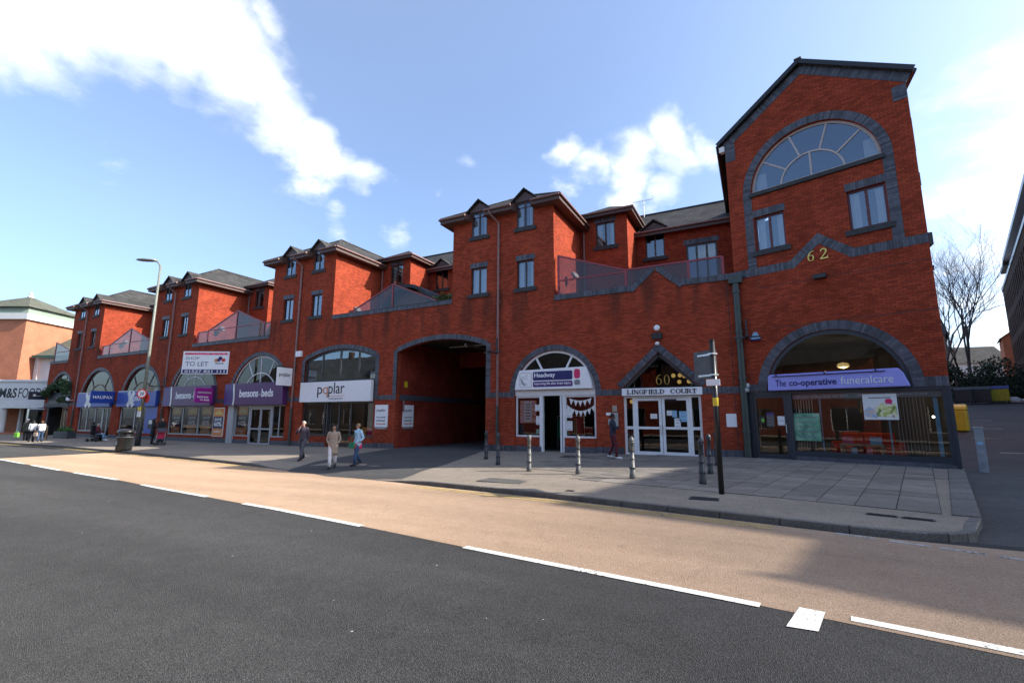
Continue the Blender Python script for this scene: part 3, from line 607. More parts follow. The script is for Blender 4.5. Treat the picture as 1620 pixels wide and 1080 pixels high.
# ---------------------------------------------------------------- windows, doors and shopfronts (shared builders)
def casement(B, x0, x1, z0, z1, y=.1, fm='brown_frame', lintel=True, sill=True, curt='side', dark='room', arch=None, nm=1, rb=.07):
    """two-light casement: frame > pane, sill, curtain"""
    q = MB(); t = rb; q.box(x0, x0+t, y, y+.07, z0, z1).box(x1-t, x1, y, y+.07, z0, z1).box(x0+t, x1-t, y+.001, y+.069, z1-t, z1).box(x0+t, x1-t, y+.001, y+.069, z0, z0+t)
    ms = [x0+(x1-x0)*(k+1)/(nm+1) for k in range(nm)]
    for m_ in ms: q.box(m_-t*.6, m_+t*.6, y+.002, y+.068, z0+t, z1-t)
    o = q.build('window', fm, B)
    e = [x0]+ms+[x1]
    for i in range(len(e)-1):
        a = e[i]+(t if i == 0 else t*.6); b = e[i+1]-(t if i == len(e)-2 else t*.6); d = random.uniform(-.004,.004)
        MB().quad((a,y+.03+d,z0+t),(b,y+.03-d,z0+t),(b,y+.03-d*.5,z1-t),(a,y+.03+d*.5,z1-t)).build('pane', 'glass_upper', o)
    MB().box(x0-.02, x1+.02, y+.55, y+.6, z0-.02, z1+.02).build('dark_backing', dark, o)  # dark board painted to stand in for the unlit room behind the glass
    if curt:
        w_ = (x1-x0)
        for s_, f_ in ((0, .46 if curt == 'full' else .26), (1, .5 if curt == 'full' else .24)):
            pts = []; n = 14
            for k in range(n+1):
                xx = (x0+.05+w_*f_*k/n) if s_ == 0 else (x1-.05-w_*f_*(n-k)/n)
                pts.append([(xx, y+.16+.02*math.sin(k*2.1), z0+.05), (xx, y+.16+.02*math.sin(k*2.1+.4), z1-.05)])
            strip(pts).build('curtain', 'curtain', o, smooth=True)
    if sill:
        MB().box(x0-.14, x1+.14, -.07, .1, z0-.2, z0-.003).build('sill', 'dark_coping', o, bevel=.012)
    return o
def lintel_course(B, x0, x1, z, h=.26):
    c_ = Courses(); c_.run((x0,z),(x1,z),h); return c_.build('lintel', B)
def fan(B, cx, r, zc, zb, y, fm, spokes, inner=None, rim=.09, bar=.05, gl='glass', centre=False, name='fanlight'):
    """half-round window light above a sign: frame > panes, cut off at zb"""
    a0 = math.asin(max(-1, (zb-zc)/r)); q = MB(); q.arc(cx, zc, r-rim, r, a0, math.pi-a0, y, y+.08, 30)
    hw = math.sqrt(max(0, r*r-(zb-zc)**2)); q.box(cx-hw, cx+hw, y+.001, y+.079, zb-.05, zb+.05)
    ri = inner or 0
    for s_ in spokes:
        p0 = (cx+math.cos(s_)*max(ri, (zb-zc)/max(.2,math.sin(s_))), zc+math.sin(s_)*max(ri, (zb-zc)/max(.2,math.sin(s_))))
        q.bar(p0, (cx+(r-rim/2)*math.cos(s_), zc+(r-rim/2)*math.sin(s_)), bar, y+.002, y+.078)
    if inner:
        a1 = math.asin(max(-1, min(1, (zb-zc)/inner))); q.arc(cx, zc, inner-bar/2, inner+bar/2, a1, math.pi-a1, y+.003, y+.077, 20)
        if centre: q.box(cx-bar/2, cx+bar/2, y+.002, y+.078, zb, zc+inner)
    o = q.build(name, fm, B)
    # one pane per light
    cuts = sorted(list(spokes)); ang = [math.pi-a0]+cuts[::-1]+[a0]
    def ptc(a, rr): return (cx+rr*math.cos(a), zc+rr*math.sin(a))
    for i in range(len(ang)-1):
        A, Bn = ang[i], ang[i+1]; n = 8; out = [ptc(A+(Bn-A)*k/n, r-rim*.5) for k in range(n+1)]
        if inner: inn = [ptc(Bn+(A-Bn)*k/n, inner) for k in range(n+1)]
        else: inn = [(cx, zb)] if len(ang) > 2 else []
        inn = [(p[0], max(p[1], zb)) for p in inn]; poly = [(p[0], max(p[1], zb)) for p in out]+inn
        q = MB(); sheet([p for k, p in enumerate(poly) if k == 0 or math.hypot(p[0]-poly[k-1][0], p[1]-poly[k-1][1]) > 1e-4], [], y+.035, q); q.build('pane', gl, o)
    if inner:
        a1 = math.asin((zb-zc)/inner)
        halves = [(math.pi-a1, math.pi/2), (math.pi/2, a1)] if centre else [(math.pi-a1, a1)]
        for A, Bn in halves:
            poly = [ptc(A+(Bn-A)*k/10, inner) for k in range(11)]+([(cx, zb)] if centre else []); q = MB(); sheet(poly, [], y+.036, q); q.build('pane', gl, o)
    return o
def room(B, x0, x1, y0, y1, z0, z1, mat='room'):
    q = MB(); q.quad((x0,y1,z0),(x1,y1,z0),(x1,y1,z1),(x0,y1,z1)).quad((x0,y0,z0),(x0,y1,z0),(x0,y1,z1),(x0,y0,z1)).quad((x1,y0,z0),(x1,y1,z0),(x1,y1,z1),(x1,y0,z1)).quad((x0,y0,z0),(x1,y0,z0),(x1,y1,z0),(x0,y1,z0)).quad((x0,y0,z1),(x1,y0,z1),(x1,y1,z1),(x0,y1,z1))
    return q.build('interior', mat, B)
def front(B, name, x0, x1, z0, z1, cuts, y, fm, t=.07, gl='glass', panes=None):
    """glazed screen with vertical bars at cuts: frame > pane"""
    q = MB(); q.box(x0,x0+t,y,y+.09,z0,z1).box(x1-t,x1,y,y+.09,z0,z1).box(x0+t,x1-t,y+.001,y+.089,z1-t,z1).box(x0+t,x1-t,y+.001,y+.089,z0,z0+t)
    for c_ in cuts: q.box(c_-t/2,c_+t/2,y+.002,y+.088,z0+t,z1-t)
    o = q.build(name, fm, B); e = [x0]+list(cuts)+[x1]
    for i in range(len(e)-1):
        a, b = e[i]+t*.5, e[i+1]-t*.5; MB().quad((a,y+.04,z0+t*.5),(b,y+.041,z0+t*.5),(b,y+.041,z1-t*.5),(a,y+.04,z1-t*.5)).build('pane', gl, o)
    return o
def door(B, x0, x1, z0, z1, y, fm, mid=None, t=.09, handle='right', gl='glass', hm='steel'):
    q = MB(); q.box(x0,x0+t,y,y+.06,z0,z1).box(x1-t,x1,y,y+.06,z0,z1).box(x0+t,x1-t,y+.001,y+.059,z1-t,z1).box(x0+t,x1-t,y+.001,y+.059,z0,z0+t*1.3)
    if mid: q.box(x0+t,x1-t,y+.001,y+.059,mid-.05,mid+.05)
    o = q.build('door', fm, B)
    zs = [z0+t]+([mid] if mid else [])+[z1-t*.5]
    for a, b in zip(zs, zs[1:]): MB().quad((x0+t*.5,y+.03,a),(x1-t*.5,y+.03,a),(x1-t*.5,y+.03,b),(x0+t*.5,y+.03,b)).build('pane', gl, o)
    hx = x1-t*.5 if handle == 'right' else x0+t*.5
    MB().tube([(hx,y-.01,1.2+z0),(hx,y-.07,1.2+z0),(hx,y-.07,.9+z0),(hx,y-.01,.9+z0)], .014, 6).build('handle', hm, o)
    return o

# ---------------------------------------------------------------- the long brick parade
PB = tag(empty('brick_parade', (-31, 0, 0), world_parts=True), 'long red brick parade of arched shops with four tall hipped-roof blocks and glass terraces', 'building')
BW = 5.86
TL = [-58.15, -43.45, -28.72, -13.97]                 # left edges of the four tall blocks
EAVE = [12.05, 12.1, 12.15, 12.25]                    # gutter line
PAR = [6.98, 7.05, 7.12, 7.9, 7.34]                   # parapets: left end, 1-2, 2-3, 3-4, 4-gable
XL, XR = -61.9, -.385
out = [(XL,-.8),(XR,-.8),(XR,PAR[4])]
out += [(-2.56,PAR[4]),(-3.45,PAR[4]+.8),(-4.34,PAR[4])]
for k in (3,2,1,0):
    out += [(TL[k]+BW, PAR[k+1]), (TL[k]+BW, EAVE[k]), (TL[k], EAVE[k])]
    out += [(TL[k], PAR[k])]
out += [(XL, PAR[0])]
holes = []; ARCH = {}
for nm, cx, r, zc in (('dine',-58.75,2.15,3.55),('hal1',-51.55,2.95,2.8),('hal2',-44.3,2.9,2.8),('ben1',-37.0,2.9,2.9),('ben2',-29.45,2.9,2.9),('head',-8.22,2.0,2.85)):
    ARCH[nm] = (cx, r, zc); holes.append(archp(cx, r, zc, -.6))
popl, POPC = segp(-25.0,-19.12,5.2,5.8,-.6); tunl, TUNC = segp(-17.55,-11.82,5.32,5.84,-.6); holes += [popl, tunl]
holes.append([(-5.0,-.6),(-5.0,3.0),(-3.45,4.47),(-1.9,3.0),(-1.9,-.6)])
WINS = []
for k in range(4):
    for a, b in ((1.17,2.13),(3.86,4.80)):
        WINS.append((k, TL[k]+a, TL[k]+b, 8.04, 9.46)); holes.append(rect(TL[k]+a, TL[k]+b, 8.04, 9.46))
        holes.append([(TL[k]+a, EAVE[k]-1.1+.02), (TL[k]+b, EAVE[k]-1.1+.02), (TL[k]+b, EAVE[k]-.001), (TL[k]+a, EAVE[k]-.001)])
wl = MB(); sheet(out, holes, 0, wl, rev=.32); wl.build('front_wall', 'brick_red', PB)
# upper blocks: side walls, back, lower mass, recessed wings
for k in range(4):
    a, b = TL[k], TL[k]+BW; z0 = min(PAR[k], PAR[k+1])-1.2; e = EAVE[k]
    MB().quad((b,0,z0),(b,10,z0),(b,10,e),(b,0,e)).build('side_wall', 'brick_red', PB); MB().quad((a,10,z0),(a,0,z0),(a,0,e),(a,10,e)).build('side_wall', 'brick_red', PB)
q = MB().quad((XL,0,-.8),(XL,14,-.8),(XL,14,PAR[0]),(XL,0,PAR[0])); q.build('end_wall', 'brick_red', PB)
# terrace decks, parapet backs and copings
segs = [(XL, TL[0], PAR[0])]+[(TL[k]+BW, TL[k+1] if k < 3 else XR, PAR[k+1]) for k in range(4)]
for (a, b, z) in segs:
    MB().quad((a,.3,z-1.0),(b,.3,z-1.0),(b,6.5,z-1.0),(a,6.5,z-1.0)).quad((a,.3,z-1.0),(b,.3,z-1.0),(b,.3,z),(a,.3,z)).quad((a,0,z),(b,0,z),(b,.3,z),(a,.3,z)).build('terrace_deck', 'kerb_concrete', PB)
for i, (a, b, z) in enumerate(segs):
    c_ = Courses(); y0 = 0
    if i == 4:
        for p, q_ in (((a,z-.12),(-4.40,z-.12)),((-2.50,z-.12),(b,z-.12))): c_.run(p, q_, .25, pr=.05)
        c_.run((-4.45,z-.2),(-3.45,z+.7),.22,pr=.05); c_.run((-3.45,z+.7),(-2.45,z-.2),.22,pr=.05)
        t_ = MB().prism([(-4.34,z),(-2.56,z),(-3.45,z+.8)], .001, .3); t_.build('parapet_gable', 'brick_red', PB)
    else: c_.run((a,z-.2),(b,z-.2),.22, pr=.05)
    c_.build('coping', PB)
    if i != 4: MB().box(a, b, -.055, .34, z+.021, z+.06).build('coping_cap', 'dark_coping', PB, bevel=.01)
# recessed wings beside every block and the long back range
for k in range(4):
    b = TL[k]+BW; e = 12.75 if k == 3 else EAVE[k]+.35
    q = MB(); wx0, wx1 = b+.9, b+1.98
    sheet([(b,5.4),(b+2.64,5.4),(b+2.64,e),(b,e)], [rect(wx0,wx1,e-1.72,e-.34)], 4.0, q, rev=4.25); q.quad((b+2.64,4,5.4),(b+2.64,7,5.4),(b+2.64,7,e),(b+2.64,4,e)).build('wing_wall', 'brick_red', PB)
    w_ = MB()
    casement_parent = PB
    o = casement(PB, wx0, wx1, e-1.72, e-.34, y=4.08, fm='brown_frame', sill=False, curt='side')
    MB().box(wx0-.14, wx1+.14, 3.92, 4.08, e-1.92, e-1.723).build('sill', 'dark_coping', o)
    c_ = Courses(); c_.run((wx0-.08,e-.335),(wx1+.08,e-.335),.26,y=4.0); c_.build('lintel', PB)
    # hipped roof of the wing
    x0, x1, y0, zt = b-.2, b+2.64+.38, 3.6, e+.12
    hw = (x1-x0)/2; q = MB(); pk = zt+hw*.6
    q.add([(x0,y0,zt),(x1,y0,zt),((x0+x1)/2,y0+hw,pk),((x0+x1)/2,9.3,pk),(x1,9.3,zt),(x0,9.3,zt)], [(0,1,2),(1,4,3,2),(0,2,3,5)])
    ro = q.build('roof', 'slate', PB)
    MB().box(b, x1, y0, y0+.03, zt-.22, zt+.02).box(x1-.03, x1, y0+.03, 6.6, zt-.22, zt+.02).quad((b,y0+.03,zt-.2),(x1-.03,y0+.03,zt-.2),(x1-.03,6.6,zt-.2),(b,6.6,zt-.2)).build('fascia', 'brown_fascia', ro)
    MB().tube([(b,y0-.06,zt-.02),(x1+.06,y0-.06,zt-.02),(x1+.06,6.5,zt-.02)], .06, 8).build('gutter', 'mauve_pipe', ro)
    MB().tube([(b+.12,3.9,zt-.3),(b+.22,3.92,zt-.55),(b+.22,3.92,7.0)], .05, 8).build('downpipe', 'mauve_pipe', ro)
YB, EB = 6.2, 12.25
bk = MB(); bh = []; bw = []
for k in range(4):
    b = TL[k]+BW; nx = TL[k+1] if k < 3 else XR+.3
    d0 = b+3.15; bw.append((d0, d0+1.05)); bh.append([(d0,EB-1.55),(d0+1.05,EB-1.55),(d0+1.05,EB-.001),(d0,EB-.001)])
bh.append(rect(-2.78,-1.22,8.6,11.15))
sheet([(XL,5),(XR+.4,5),(XR+.4,EB),(XL,EB)], bh, YB, bk, rev=YB+.25); bk.build('back_range_wall', 'brick_red', PB)
o = casement(PB, -2.78,-1.22, 8.6, 11.15, y=YB+.06, fm='charcoal_frame', nm=2, sill=False, curt=None, rb=.09)
c_ = Courses(); c_.run((-2.9,11.16),(-1.1,11.16),.27,y=YB); c_.build('lintel', PB)
rs = (14.9-EB)/3.6
q = MB(); q.add([(XL-.4,YB-.35,EB-.1),(XR+.9,YB-.35,EB-.1),(XR+.9,9.8,14.85),(XL-.4,9.8,14.85),(XR+.9,13.4,EB-.1),(XL-.4,13.4,EB-.1)], [(0,1,2,3),(3,2,4,5)])
mr_ = q.build('roof', 'slate', PB)
MB().box(XL-.4, XR+.5, YB-.38, YB-.35, EB-.32, EB-.08).build('fascia', 'brown_fascia', mr_)
MB().tube([(XL-.4,YB-.43,EB-.1),(XR+.4,YB-.43,EB-.1)], .06, 8).build('gutter', 'mauve_pipe', mr_)
MB().tube([(XL-.4,9.8,14.87),(XR+.9,9.8,14.87)], .09, 8).build('ridge_tile', 'slate', mr_)
def gablet(B, x0, x1, z0, zt, y, dep, nm='dormer_gable'):
    cx = (x0+x1)/2; ov = .16; q = MB(); q.prism([(x0-.1,z0),(x1+.1,z0),(x1+.1,z0+.1),(cx,zt-.1),(x0-.1,z0+.1)], y, y+.04); o = q.build(nm, 'brown_fascia', B)
    q = MB(); th = .07
    for s_ in (-1,1):
        e = x0-.1-ov if s_ < 0 else x1+.1+ov; ez = z0-.02
        q.add([(e,y-.14,ez),(cx,y-.14,zt),(cx,y+dep,zt),(e,y+dep,ez),(e,y-.14,ez+th),(cx,y-.14,zt+th),(cx,y+dep,zt+th),(e,y+dep,ez+th)], [(0,1,2,3),(7,6,5,4),(0,4,5,1),(3,2,6,7),(0,3,7,4)])
    q.build('roof_slope', 'slate', o); return o
for (a, b) in bw:
    casement(PB, a, b, EB-1.53, EB+.05, y=YB+.06, fm='brown_frame', curt=None, sill=False); gablet(PB, a, b, EB+.05, EB+.62, YB-.1, 1.5)
    MB().box(a-.15, b+.15, YB-.1, YB+.05, EB-1.72, EB-1.535).build('sill', 'dark_coping', PB)
# tall blocks: windows, eaves, hipped roofs, dormers, downpipes
for k in range(4):
    a, b, e = TL[k], TL[k]+BW, EAVE[k]; ov = .52; yb = 9.8
    for i, (p, q_) in enumerate(((1.17,2.13),(3.86,4.80))):
        cu = 'full' if (k+i) % 3 != 0 else 'side'
        if k == 3: cu = 'full' if i == 0 else 'side'
        casement(PB, a+p, a+q_, 8.04, 9.46, curt=cu); lintel_course(PB, a+p-.05, a+q_+.05, 9.462)
        o = casement(PB, a+p, a+q_, e-1.08, e+.26, y=.02, curt='side')
        MB().box(a+p, a+q_, .0, .6, e+.262, e+.30).box(a+p-.08,a+p-.001,-.02,.6,e+.001,e+.30).box(a+q_+.001,a+q_+.08,-.02,.6,e+.001,e+.30).build('dormer_cheek', 'brown_fascia', PB)
        gablet(PB, a+p, a+q_, e+.30, e+.9, -.06, 1.6)
    x0, x1, y0 = a-ov, b+ov, -ov; zt = e+.06; hw = (x1-x0)/2; pk = zt+hw*.615
    q = MB(); th = .05
    # front slope is cut for the two dormers
    f0 = [(x0,zt),(x1,zt),((x0+x1)/2, pk)]
    fr = MB(); cut = [[(a+p-.09,zt+.001),(a+q_+.09,zt+.001),(a+q_+.09,zt+.62),(a+p-.09,zt+.62)] for p, q_ in ((1.17,2.13),(3.86,4.80))]
    outp = [(x0,zt)]
    for p, q_ in ((1.17,2.13),(3.86,4.80)): outp += [(a+p-.09,zt),(a+p-.09,zt+.5),(a+q_+.09,zt+.5),(a+q_+.09,zt)]
    outp += [(x1,zt),((x0+x1)/2,pk)]
    sheet(outp, [], 0, fr)
    for (vx, vy, vz) in fr.v: q.v.append((vx, y0+(vz-zt)/(pk-zt)*hw, vz))
    q.f += fr.f; c0 = (x0+x1)/2
    q.add([(x1,y0,zt),(x1,yb,zt),(c0,yb,pk),(c0,y0+hw,pk)], [(0,1,2,3)]).add([(x0,y0,zt),(x0,yb,zt),(c0,yb,pk),(c0,y0+hw,pk)], [(3,2,1,0)])
    ro = q.build('roof', 'slate', PB)
    rt = MB().tube([(x0,y0,zt+.02),(c0,y0+hw,pk+.03),(x1,y0,zt+.02)], .06, 6).tube([(c0,y0+hw,pk+.03),(c0,yb,pk+.03)], .07, 6); rt.build('ridge_tile', 'slate', ro)
    runs = [(x0, a+1.17-.09), (a+2.13+.09, a+3.86-.09), (a+4.80+.09, x1)]
    for (p, q_) in runs: MB().box(p, q_, y0, y0+.03, e-.22, e+.055).build('fascia', 'brown_fascia', ro)
    for p in (x0, x1-.03): MB().box(p, p+.03, y0+.031, 4.02, e-.22, e+.055).build('fascia', 'brown_fascia', ro)
    # sloping box ends of the eaves beside the dormers
    for p in (a+1.17-.09, a+2.13+.03, a+3.86-.09, a+4.80+.03): MB().prism_x([(y0+.03,e-.21),(y0+.03,e+.05),(.0,e+.3),(.0,e-.21)], p, p+.06).build('eave_end', 'brown_fascia', ro)
    for (p, q_) in runs: MB().quad((p,y0+.03,e-.2),(q_,y0+.03,e-.2),(q_,-.001,e-.2),(p,-.001,e-.2)).build('soffit', 'soffit', ro)
    MB().quad((b+.001,0,e-.2),(x1-.03,0,e-.2),(x1-.03,4,e-.2),(b+.001,4,e-.2)).build('soffit', 'soffit', ro); MB().quad((x0+.03,0,e-.2),(a-.001,0,e-.2),(a-.001,4,e-.2),(x0+.03,4,e-.2)).build('soffit', 'soffit', ro)
    for (p, q_) in runs: MB().tube([(p,y0-.055,e+.02),(q_,y0-.055,e+.02)], .06, 8).build('gutter', 'mauve_pipe', ro)
    for p in (x1+.055, x0-.055): MB().tube([(p,y0-.05,e+.02),(p,4.05,e+.02)], .06, 8).build('gutter', 'mauve_pipe', ro)
    px = a+2.86
    dp = MB().tube([(px-.32,y0-.03,e-.04),(px-.30,y0+.02,e-.2),(px,-.1,e-.62),(px,-.1,-.1+gbase(px))], .055, 8)
    for zc in (10.5,9.0,7.4,5.9,4.4,3.0): dp.tube([(px,-.1,zc),(px,-.1,zc+.09)], .072, 8).box(px-.09,px+.09,-.04,.0,zc+.02,zc+.06)
    dp.build('downpipe', 'mauve_pipe', PB)
    MB().tube([(px,-.1,-.1+gbase(px)),(px,-.1,2.3)], .064, 8).build('downpipe_shoe', 'dark_pipe', PB)
dp = MB().tube([(-.36,-.16,7.15),(-.36,-.16,.28)], .12, 10)
for zc in (6.6,5.0,3.2,1.2): dp.tube([(-.36,-.16,zc),(-.36,-.16,zc+.12)], .145, 10)
dp.build('downpipe', 'dark_pipe', PB); MB().box(-.6,-.12,-.3,-.01,7.0,7.3).build('rainwater_head', 'dark_pipe', PB)
MB().box(-.69,-.67,-.012,.02,.3,7.1).build('movement_joint', 'dark_coping', PB)
# arch rings and blue band course, plinth
c_ = Courses()
for nm, (cx, r, zc) in ARCH.items():
    zs = 2.7; a0 = math.asin((zs-zc)/ (r+.14)) if zc > zs else 0; c_.ring(cx, zc, r+.0, r+.26, 0 if zc <= zs else -.02, math.pi if zc <= zs else math.pi+.02)
    if zc > 2.97:
        for s_ in (-1,1):
            c_.run(((cx+r) if s_ > 0 else (cx-r-.26), 2.97), ((cx+r) if s_ > 0 else (cx-r-.26), zc-.02), -.26)
for (x0, x1, S) in ((-25.0,-19.12,POPC),(-17.55,-11.82,TUNC)):
    cx, cz, rad, an = S; c_.ring(cx, cz, rad, rad+.26, math.pi/2-an, math.pi/2+an)
    zsp = cz+rad*math.cos(an)
    c_.run((x0-.26,2.97),(x0-.26,zsp+.12),-.26); c_.run((x1,2.97),(x1,zsp+.12),-.26)
for p, q_ in (((-5.06,2.97),(-3.44,4.5)),((-3.46,4.5),(-1.84,2.97))): c_.run(p, q_, .27, pr=.06)
c_.b.prism([(-3.66,4.68),(-3.45,4.48),(-3.24,4.68),(-3.45,4.885)],-.065,.05)
c_.build('arch_ring', PB)
c_ = Courses()
ops = sorted([(-61.0,-56.55)]+[(c[0]-c[1], c[0]+c[1]) for n_, c in ARCH.items() if n_ != 'dine']+[(-25.0,-19.12),(-17.55,-11.82),(-5.02,-1.84)])
px = XL; sol = []
for a, b in ops+[(XR, 0)]: sol.append((px, a)); px = b
for a, b in sol:
    if b-a > .1: c_.run((a+.004,2.70),(b-.004,2.70),.262)
c_.build('band_course', PB)
c_ = Courses()
for a, b in sol:
    if b-a > .1:
        g = min(gbase(a), gbase(b)); c_.run((a+.004,g-.25),(b-.004,g-.25),.52+.0, pr=.02)
c_.build('plinth', PB)
# archway through the building
q = MB(); a, b = -17.55,-11.82

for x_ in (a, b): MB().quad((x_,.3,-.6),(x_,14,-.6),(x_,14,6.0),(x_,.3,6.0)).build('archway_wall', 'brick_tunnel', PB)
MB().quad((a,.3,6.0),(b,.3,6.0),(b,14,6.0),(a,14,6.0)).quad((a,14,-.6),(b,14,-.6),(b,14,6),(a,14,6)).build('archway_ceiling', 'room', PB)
MB().box(a-.02,a+.035,.32,13.9,2.68,2.98).build('archway_band', 'blue_brick', PB)
MB().tube([(-13.6,.8,5.6),(-13.6,13,5.6)],.06,6).tube([(-15.6,2.2,5.75),(-11.9,2.2,5.75)],.05,6).build('archway_pipe', 'galv', PB)
# glass balustrades on the terraces
def balustrade(pts_top, posts, zb, low, y=.17):
    """pts_top: polyline of the sloping top rail, low: (x0,x1,z) horizontal rail"""
    q = MB(); t = .075
    for p, q_ in zip(pts_top, pts_top[1:]): q.bar(p, q_, t, y-.03, y+.03)
    for x_, zt in posts: q.box(x_-.05, x_+.05, y-.036, y+.036, zb, zt)
    x0, x1, zl = low; q.box(x0, x1, y-.028, y+.028, zl-.03, zl+.03); q.box(pts_top[0][0], pts_top[-1][0], y-.026, y+.026, zb+.02, zb+.07)
    o = q.build('balustrade', 'red_rail', PB)
    def topz(x_): return lerp(x_, [p[0] for p in pts_top], [p[1] for p in pts_top])
    xs_ = sorted(set([pts_top[0][0]]+[p[0] for p in posts]+[pts_top[-1][0]]))
    for a, b in zip(xs_, xs_[1:]):
        if b-a < .15: continue
        n = 6; tp = [(a+(b-a)*i/n, topz(a+(b-a)*i/n)) for i in range(n+1)]
        q = MB(); sheet([(a, zb+.04), (b, zb+.04)]+tp[::-1], [], y, q); q.build('glass_panel', 'glass_tinted', o)
    return o
z = PAR[4]+.1
balustrade([(-7.97,9.45),(-4.75,8.28),(-.76,8.28)], [(-7.95,9.45),(-4.74,8.28),(-2.1,8.28),(-.78,8.28)], z, (-7.95,-4.75,8.2))
z = PAR[3]+.04; balustrade([(-21.6,8.0),(-18.24,9.38),(-15.1,8.05)], [(-18.24,9.38)], z, (-18.3,-18.2,8.1))
for x0, zb in ((-37.5,PAR[2]+.04),(-52.2,PAR[1]+.04)):
    balustrade([(x0-.15,zb+.05),(x0+.2,zb+.88),(x0+1.4,zb+.9),(x0+4.8,zb+2.12),(x0+7.9,zb+.95),(x0+8.75,zb+.93)], [(x0+.2,zb+.88),(x0+1.4,zb+.9),(x0+4.8,zb+2.12),(x0+7.9,zb+.95)], zb, (x0+1.4,x0+8.75,zb+.93))
balustrade([(-61.75,9.0),(-58.3,7.95)], [(-61.7,9.0)], PAR[0]+.04, (-61.7,-58.2,7.95))
# curved timber pergola roof and plants on the terrace between the third and fourth block
pg = empty('terrace_pergola', (-17.75, 1.6, PAR[3]-.3)); tag(pg, 'curved timber and dark canopy behind the peaked glass balustrade above the archway', 'canopy')
q = MB(); q.arc(0, -.1, 1.75, 1.95, R(10), R(170), -.9, 1.0, 18); q.build('canopy_roof', 'dark_coping', pg)
q = MB(); sheet([(1.74*math.cos(R(10+160*i/18)), -.1+1.74*math.sin(R(10+160*i/18))) for i in range(19)], [], -.2, q); q.build('timber_panel', 'wood_orange', pg)
MB().box(-1.9,-1.8,-.8,-.7,-.7,.2).box(1.8,1.9,-.8,-.7,-.7,.2).build('canopy_post', 'wood', pg)
# ---------------------------------------------------------------- shopfronts of the parade
def riser(B, spans, zt, y=.06, zb=-.6):
    for a, b in spans:
        MB().box(a, b, y, y+.22, zb, zt).build('stall_riser', 'brick_red', B)
        g = min(gbase(a), gbase(b)); MB().box(a, b, y-.02, y-.001, zb, g+.25).build('riser_plinth', 'blue_brick', B)
# Headway charity shop
cx, r, zc = ARCH['head']; x0, x1 = cx-r, cx+r
riser(PB, [(x0,-8.86),(-7.72,x1)], .86)
fan(PB, cx, r-.01, zc, 3.02, .1, 'white_frame', [R(62), R(118)], rim=.1, bar=.09)
o = front(PB, 'shopfront', x0+.03, -8.86, .86, 2.75, [], .12, 'white_frame', .08); front(PB, 'shopfront', -7.72, x1-.03, .86, 2.75, [], .12, 'white_frame', .08)
MB().box(x0+.02,x1-.02,.06,.3,2.752,3.0).build('transom', 'white_frame', PB)
MB().box(-8.94,-8.78,.05,.24,.2,2.75).box(-7.92,-7.84,.05,.24,.2,2.75).box(-7.80,-7.70,.06,.23,.2,2.75).build('door_frame', 'white_frame', PB)
room(PB, x0, x1, .33, 4.5, .2, 4.8)
# Lingfield Court entrance
room(PB, -5.0,-1.9, .33, 5.5, .2, 4.6)
q = MB()
for p, q_ in (((-4.98,2.98),(-3.45,4.42)),((-3.45,4.42),(-1.92,2.98))): q.bar(p, q_, .16, .05, .2)
q.bar((-4.98,3.0),(-1.92,3.0),.06,.121,.199); fo = q.build('gable_light', 'charcoal_frame', PB)
q = MB(); sheet([(-4.9,3.03),(-2.0,3.03),(-3.45,4.38)], [], .16, q); q.build('pane', 'glass', fo)
q = MB(); gz = .22
q.box(-5.0,-4.9,.08,.2,gz,2.66).box(-2.0,-1.9,.08,.2,gz,2.66).box(-4.63,-4.53,.085,.195,gz,2.66).box(-2.37,-2.27,.085,.195,gz,2.66).box(-4.9,-2.0,.09,.19,2.58,2.655)
for a, b in ((-4.9,-4.63),(-2.27,-2.0)): q.box(a,b,.1,.18,1.28,1.4).box(a,b,.1,.18,gz,gz+.1)
ef = q.build('entrance_screen', 'white_frame', PB)
for a, b in ((-4.9,-4.63),(-2.27,-2.0)):
    for z0, z1 in ((gz+.1,1.28),(1.4,2.58)): MB().quad((a,.14,z0),(b,.14,z0),(b,.14,z1),(a,.14,z1)).build('pane', 'glass', ef)
door(PB, -4.53,-3.46, gz+.02, 2.57, .1, 'white_frame', mid=1.34, t=.11, handle='right'); door(PB, -3.44,-2.37, gz+.02, 2.57, .1, 'white_frame', mid=1.34, t=.11, handle='left')
MB().box(-3.30,-2.85,.03,.1,2.44,2.52).build('door_closer', 'black_paint', PB)
lm = MB()
for i, (lx, lz, ly) in enumerate(((-3.05,3.55,1.0),(-2.85,3.6,1.5),(-2.6,3.52,1.0),(-2.9,3.32,1.6),(-2.45,3.3,1.2),(-4.78,2.45,.6))):
    MB().lathe([(.02,lz+.09),(.075,lz+.06),(.09,lz),(.075,lz-.06),(.02,lz-.09)], lx, ly, 12).build('ceiling_lamp', 'lamp_glow', PB, smooth=True)
# poplar carpets
x0, x1 = -25.0,-19.12
room(PB, x0, x1, .33, 6, .0, 5.7, 'room_light')
riser(PB, [(x0,-22.9),(-21.0,x1)], .62)
front(PB, 'shopfront', x0+.02,-22.85,.62,2.62,[-24.0+.9],.1,'charcoal_frame',.1); front(PB, 'shopfront', -21.0,x1-.02,.62,2.62,[],.1,'charcoal_frame',.1)
front(PB, 'door_screen', -22.85,-21.0,.08,2.62,[-21.95],.16,'charcoal_frame',.08); door(PB,-22.75,-21.98,.1,2.5,.2,'charcoal_frame',handle='right')
cx, cz, rad, an = POPC; q = MB(); q.arc(cx, cz, rad-.12, rad-.005, math.pi/2-an, math.pi/2+an, .1, .2, 20); q.box(x0,x0+.12,.1,.2,3.6,5.2).box(x1-.12,x1,.1,.2,3.6,5.2).box(x0+.12,x1-.12,.101,.199,3.8,3.95)
muls = [-23.55,-22.05,-20.55]
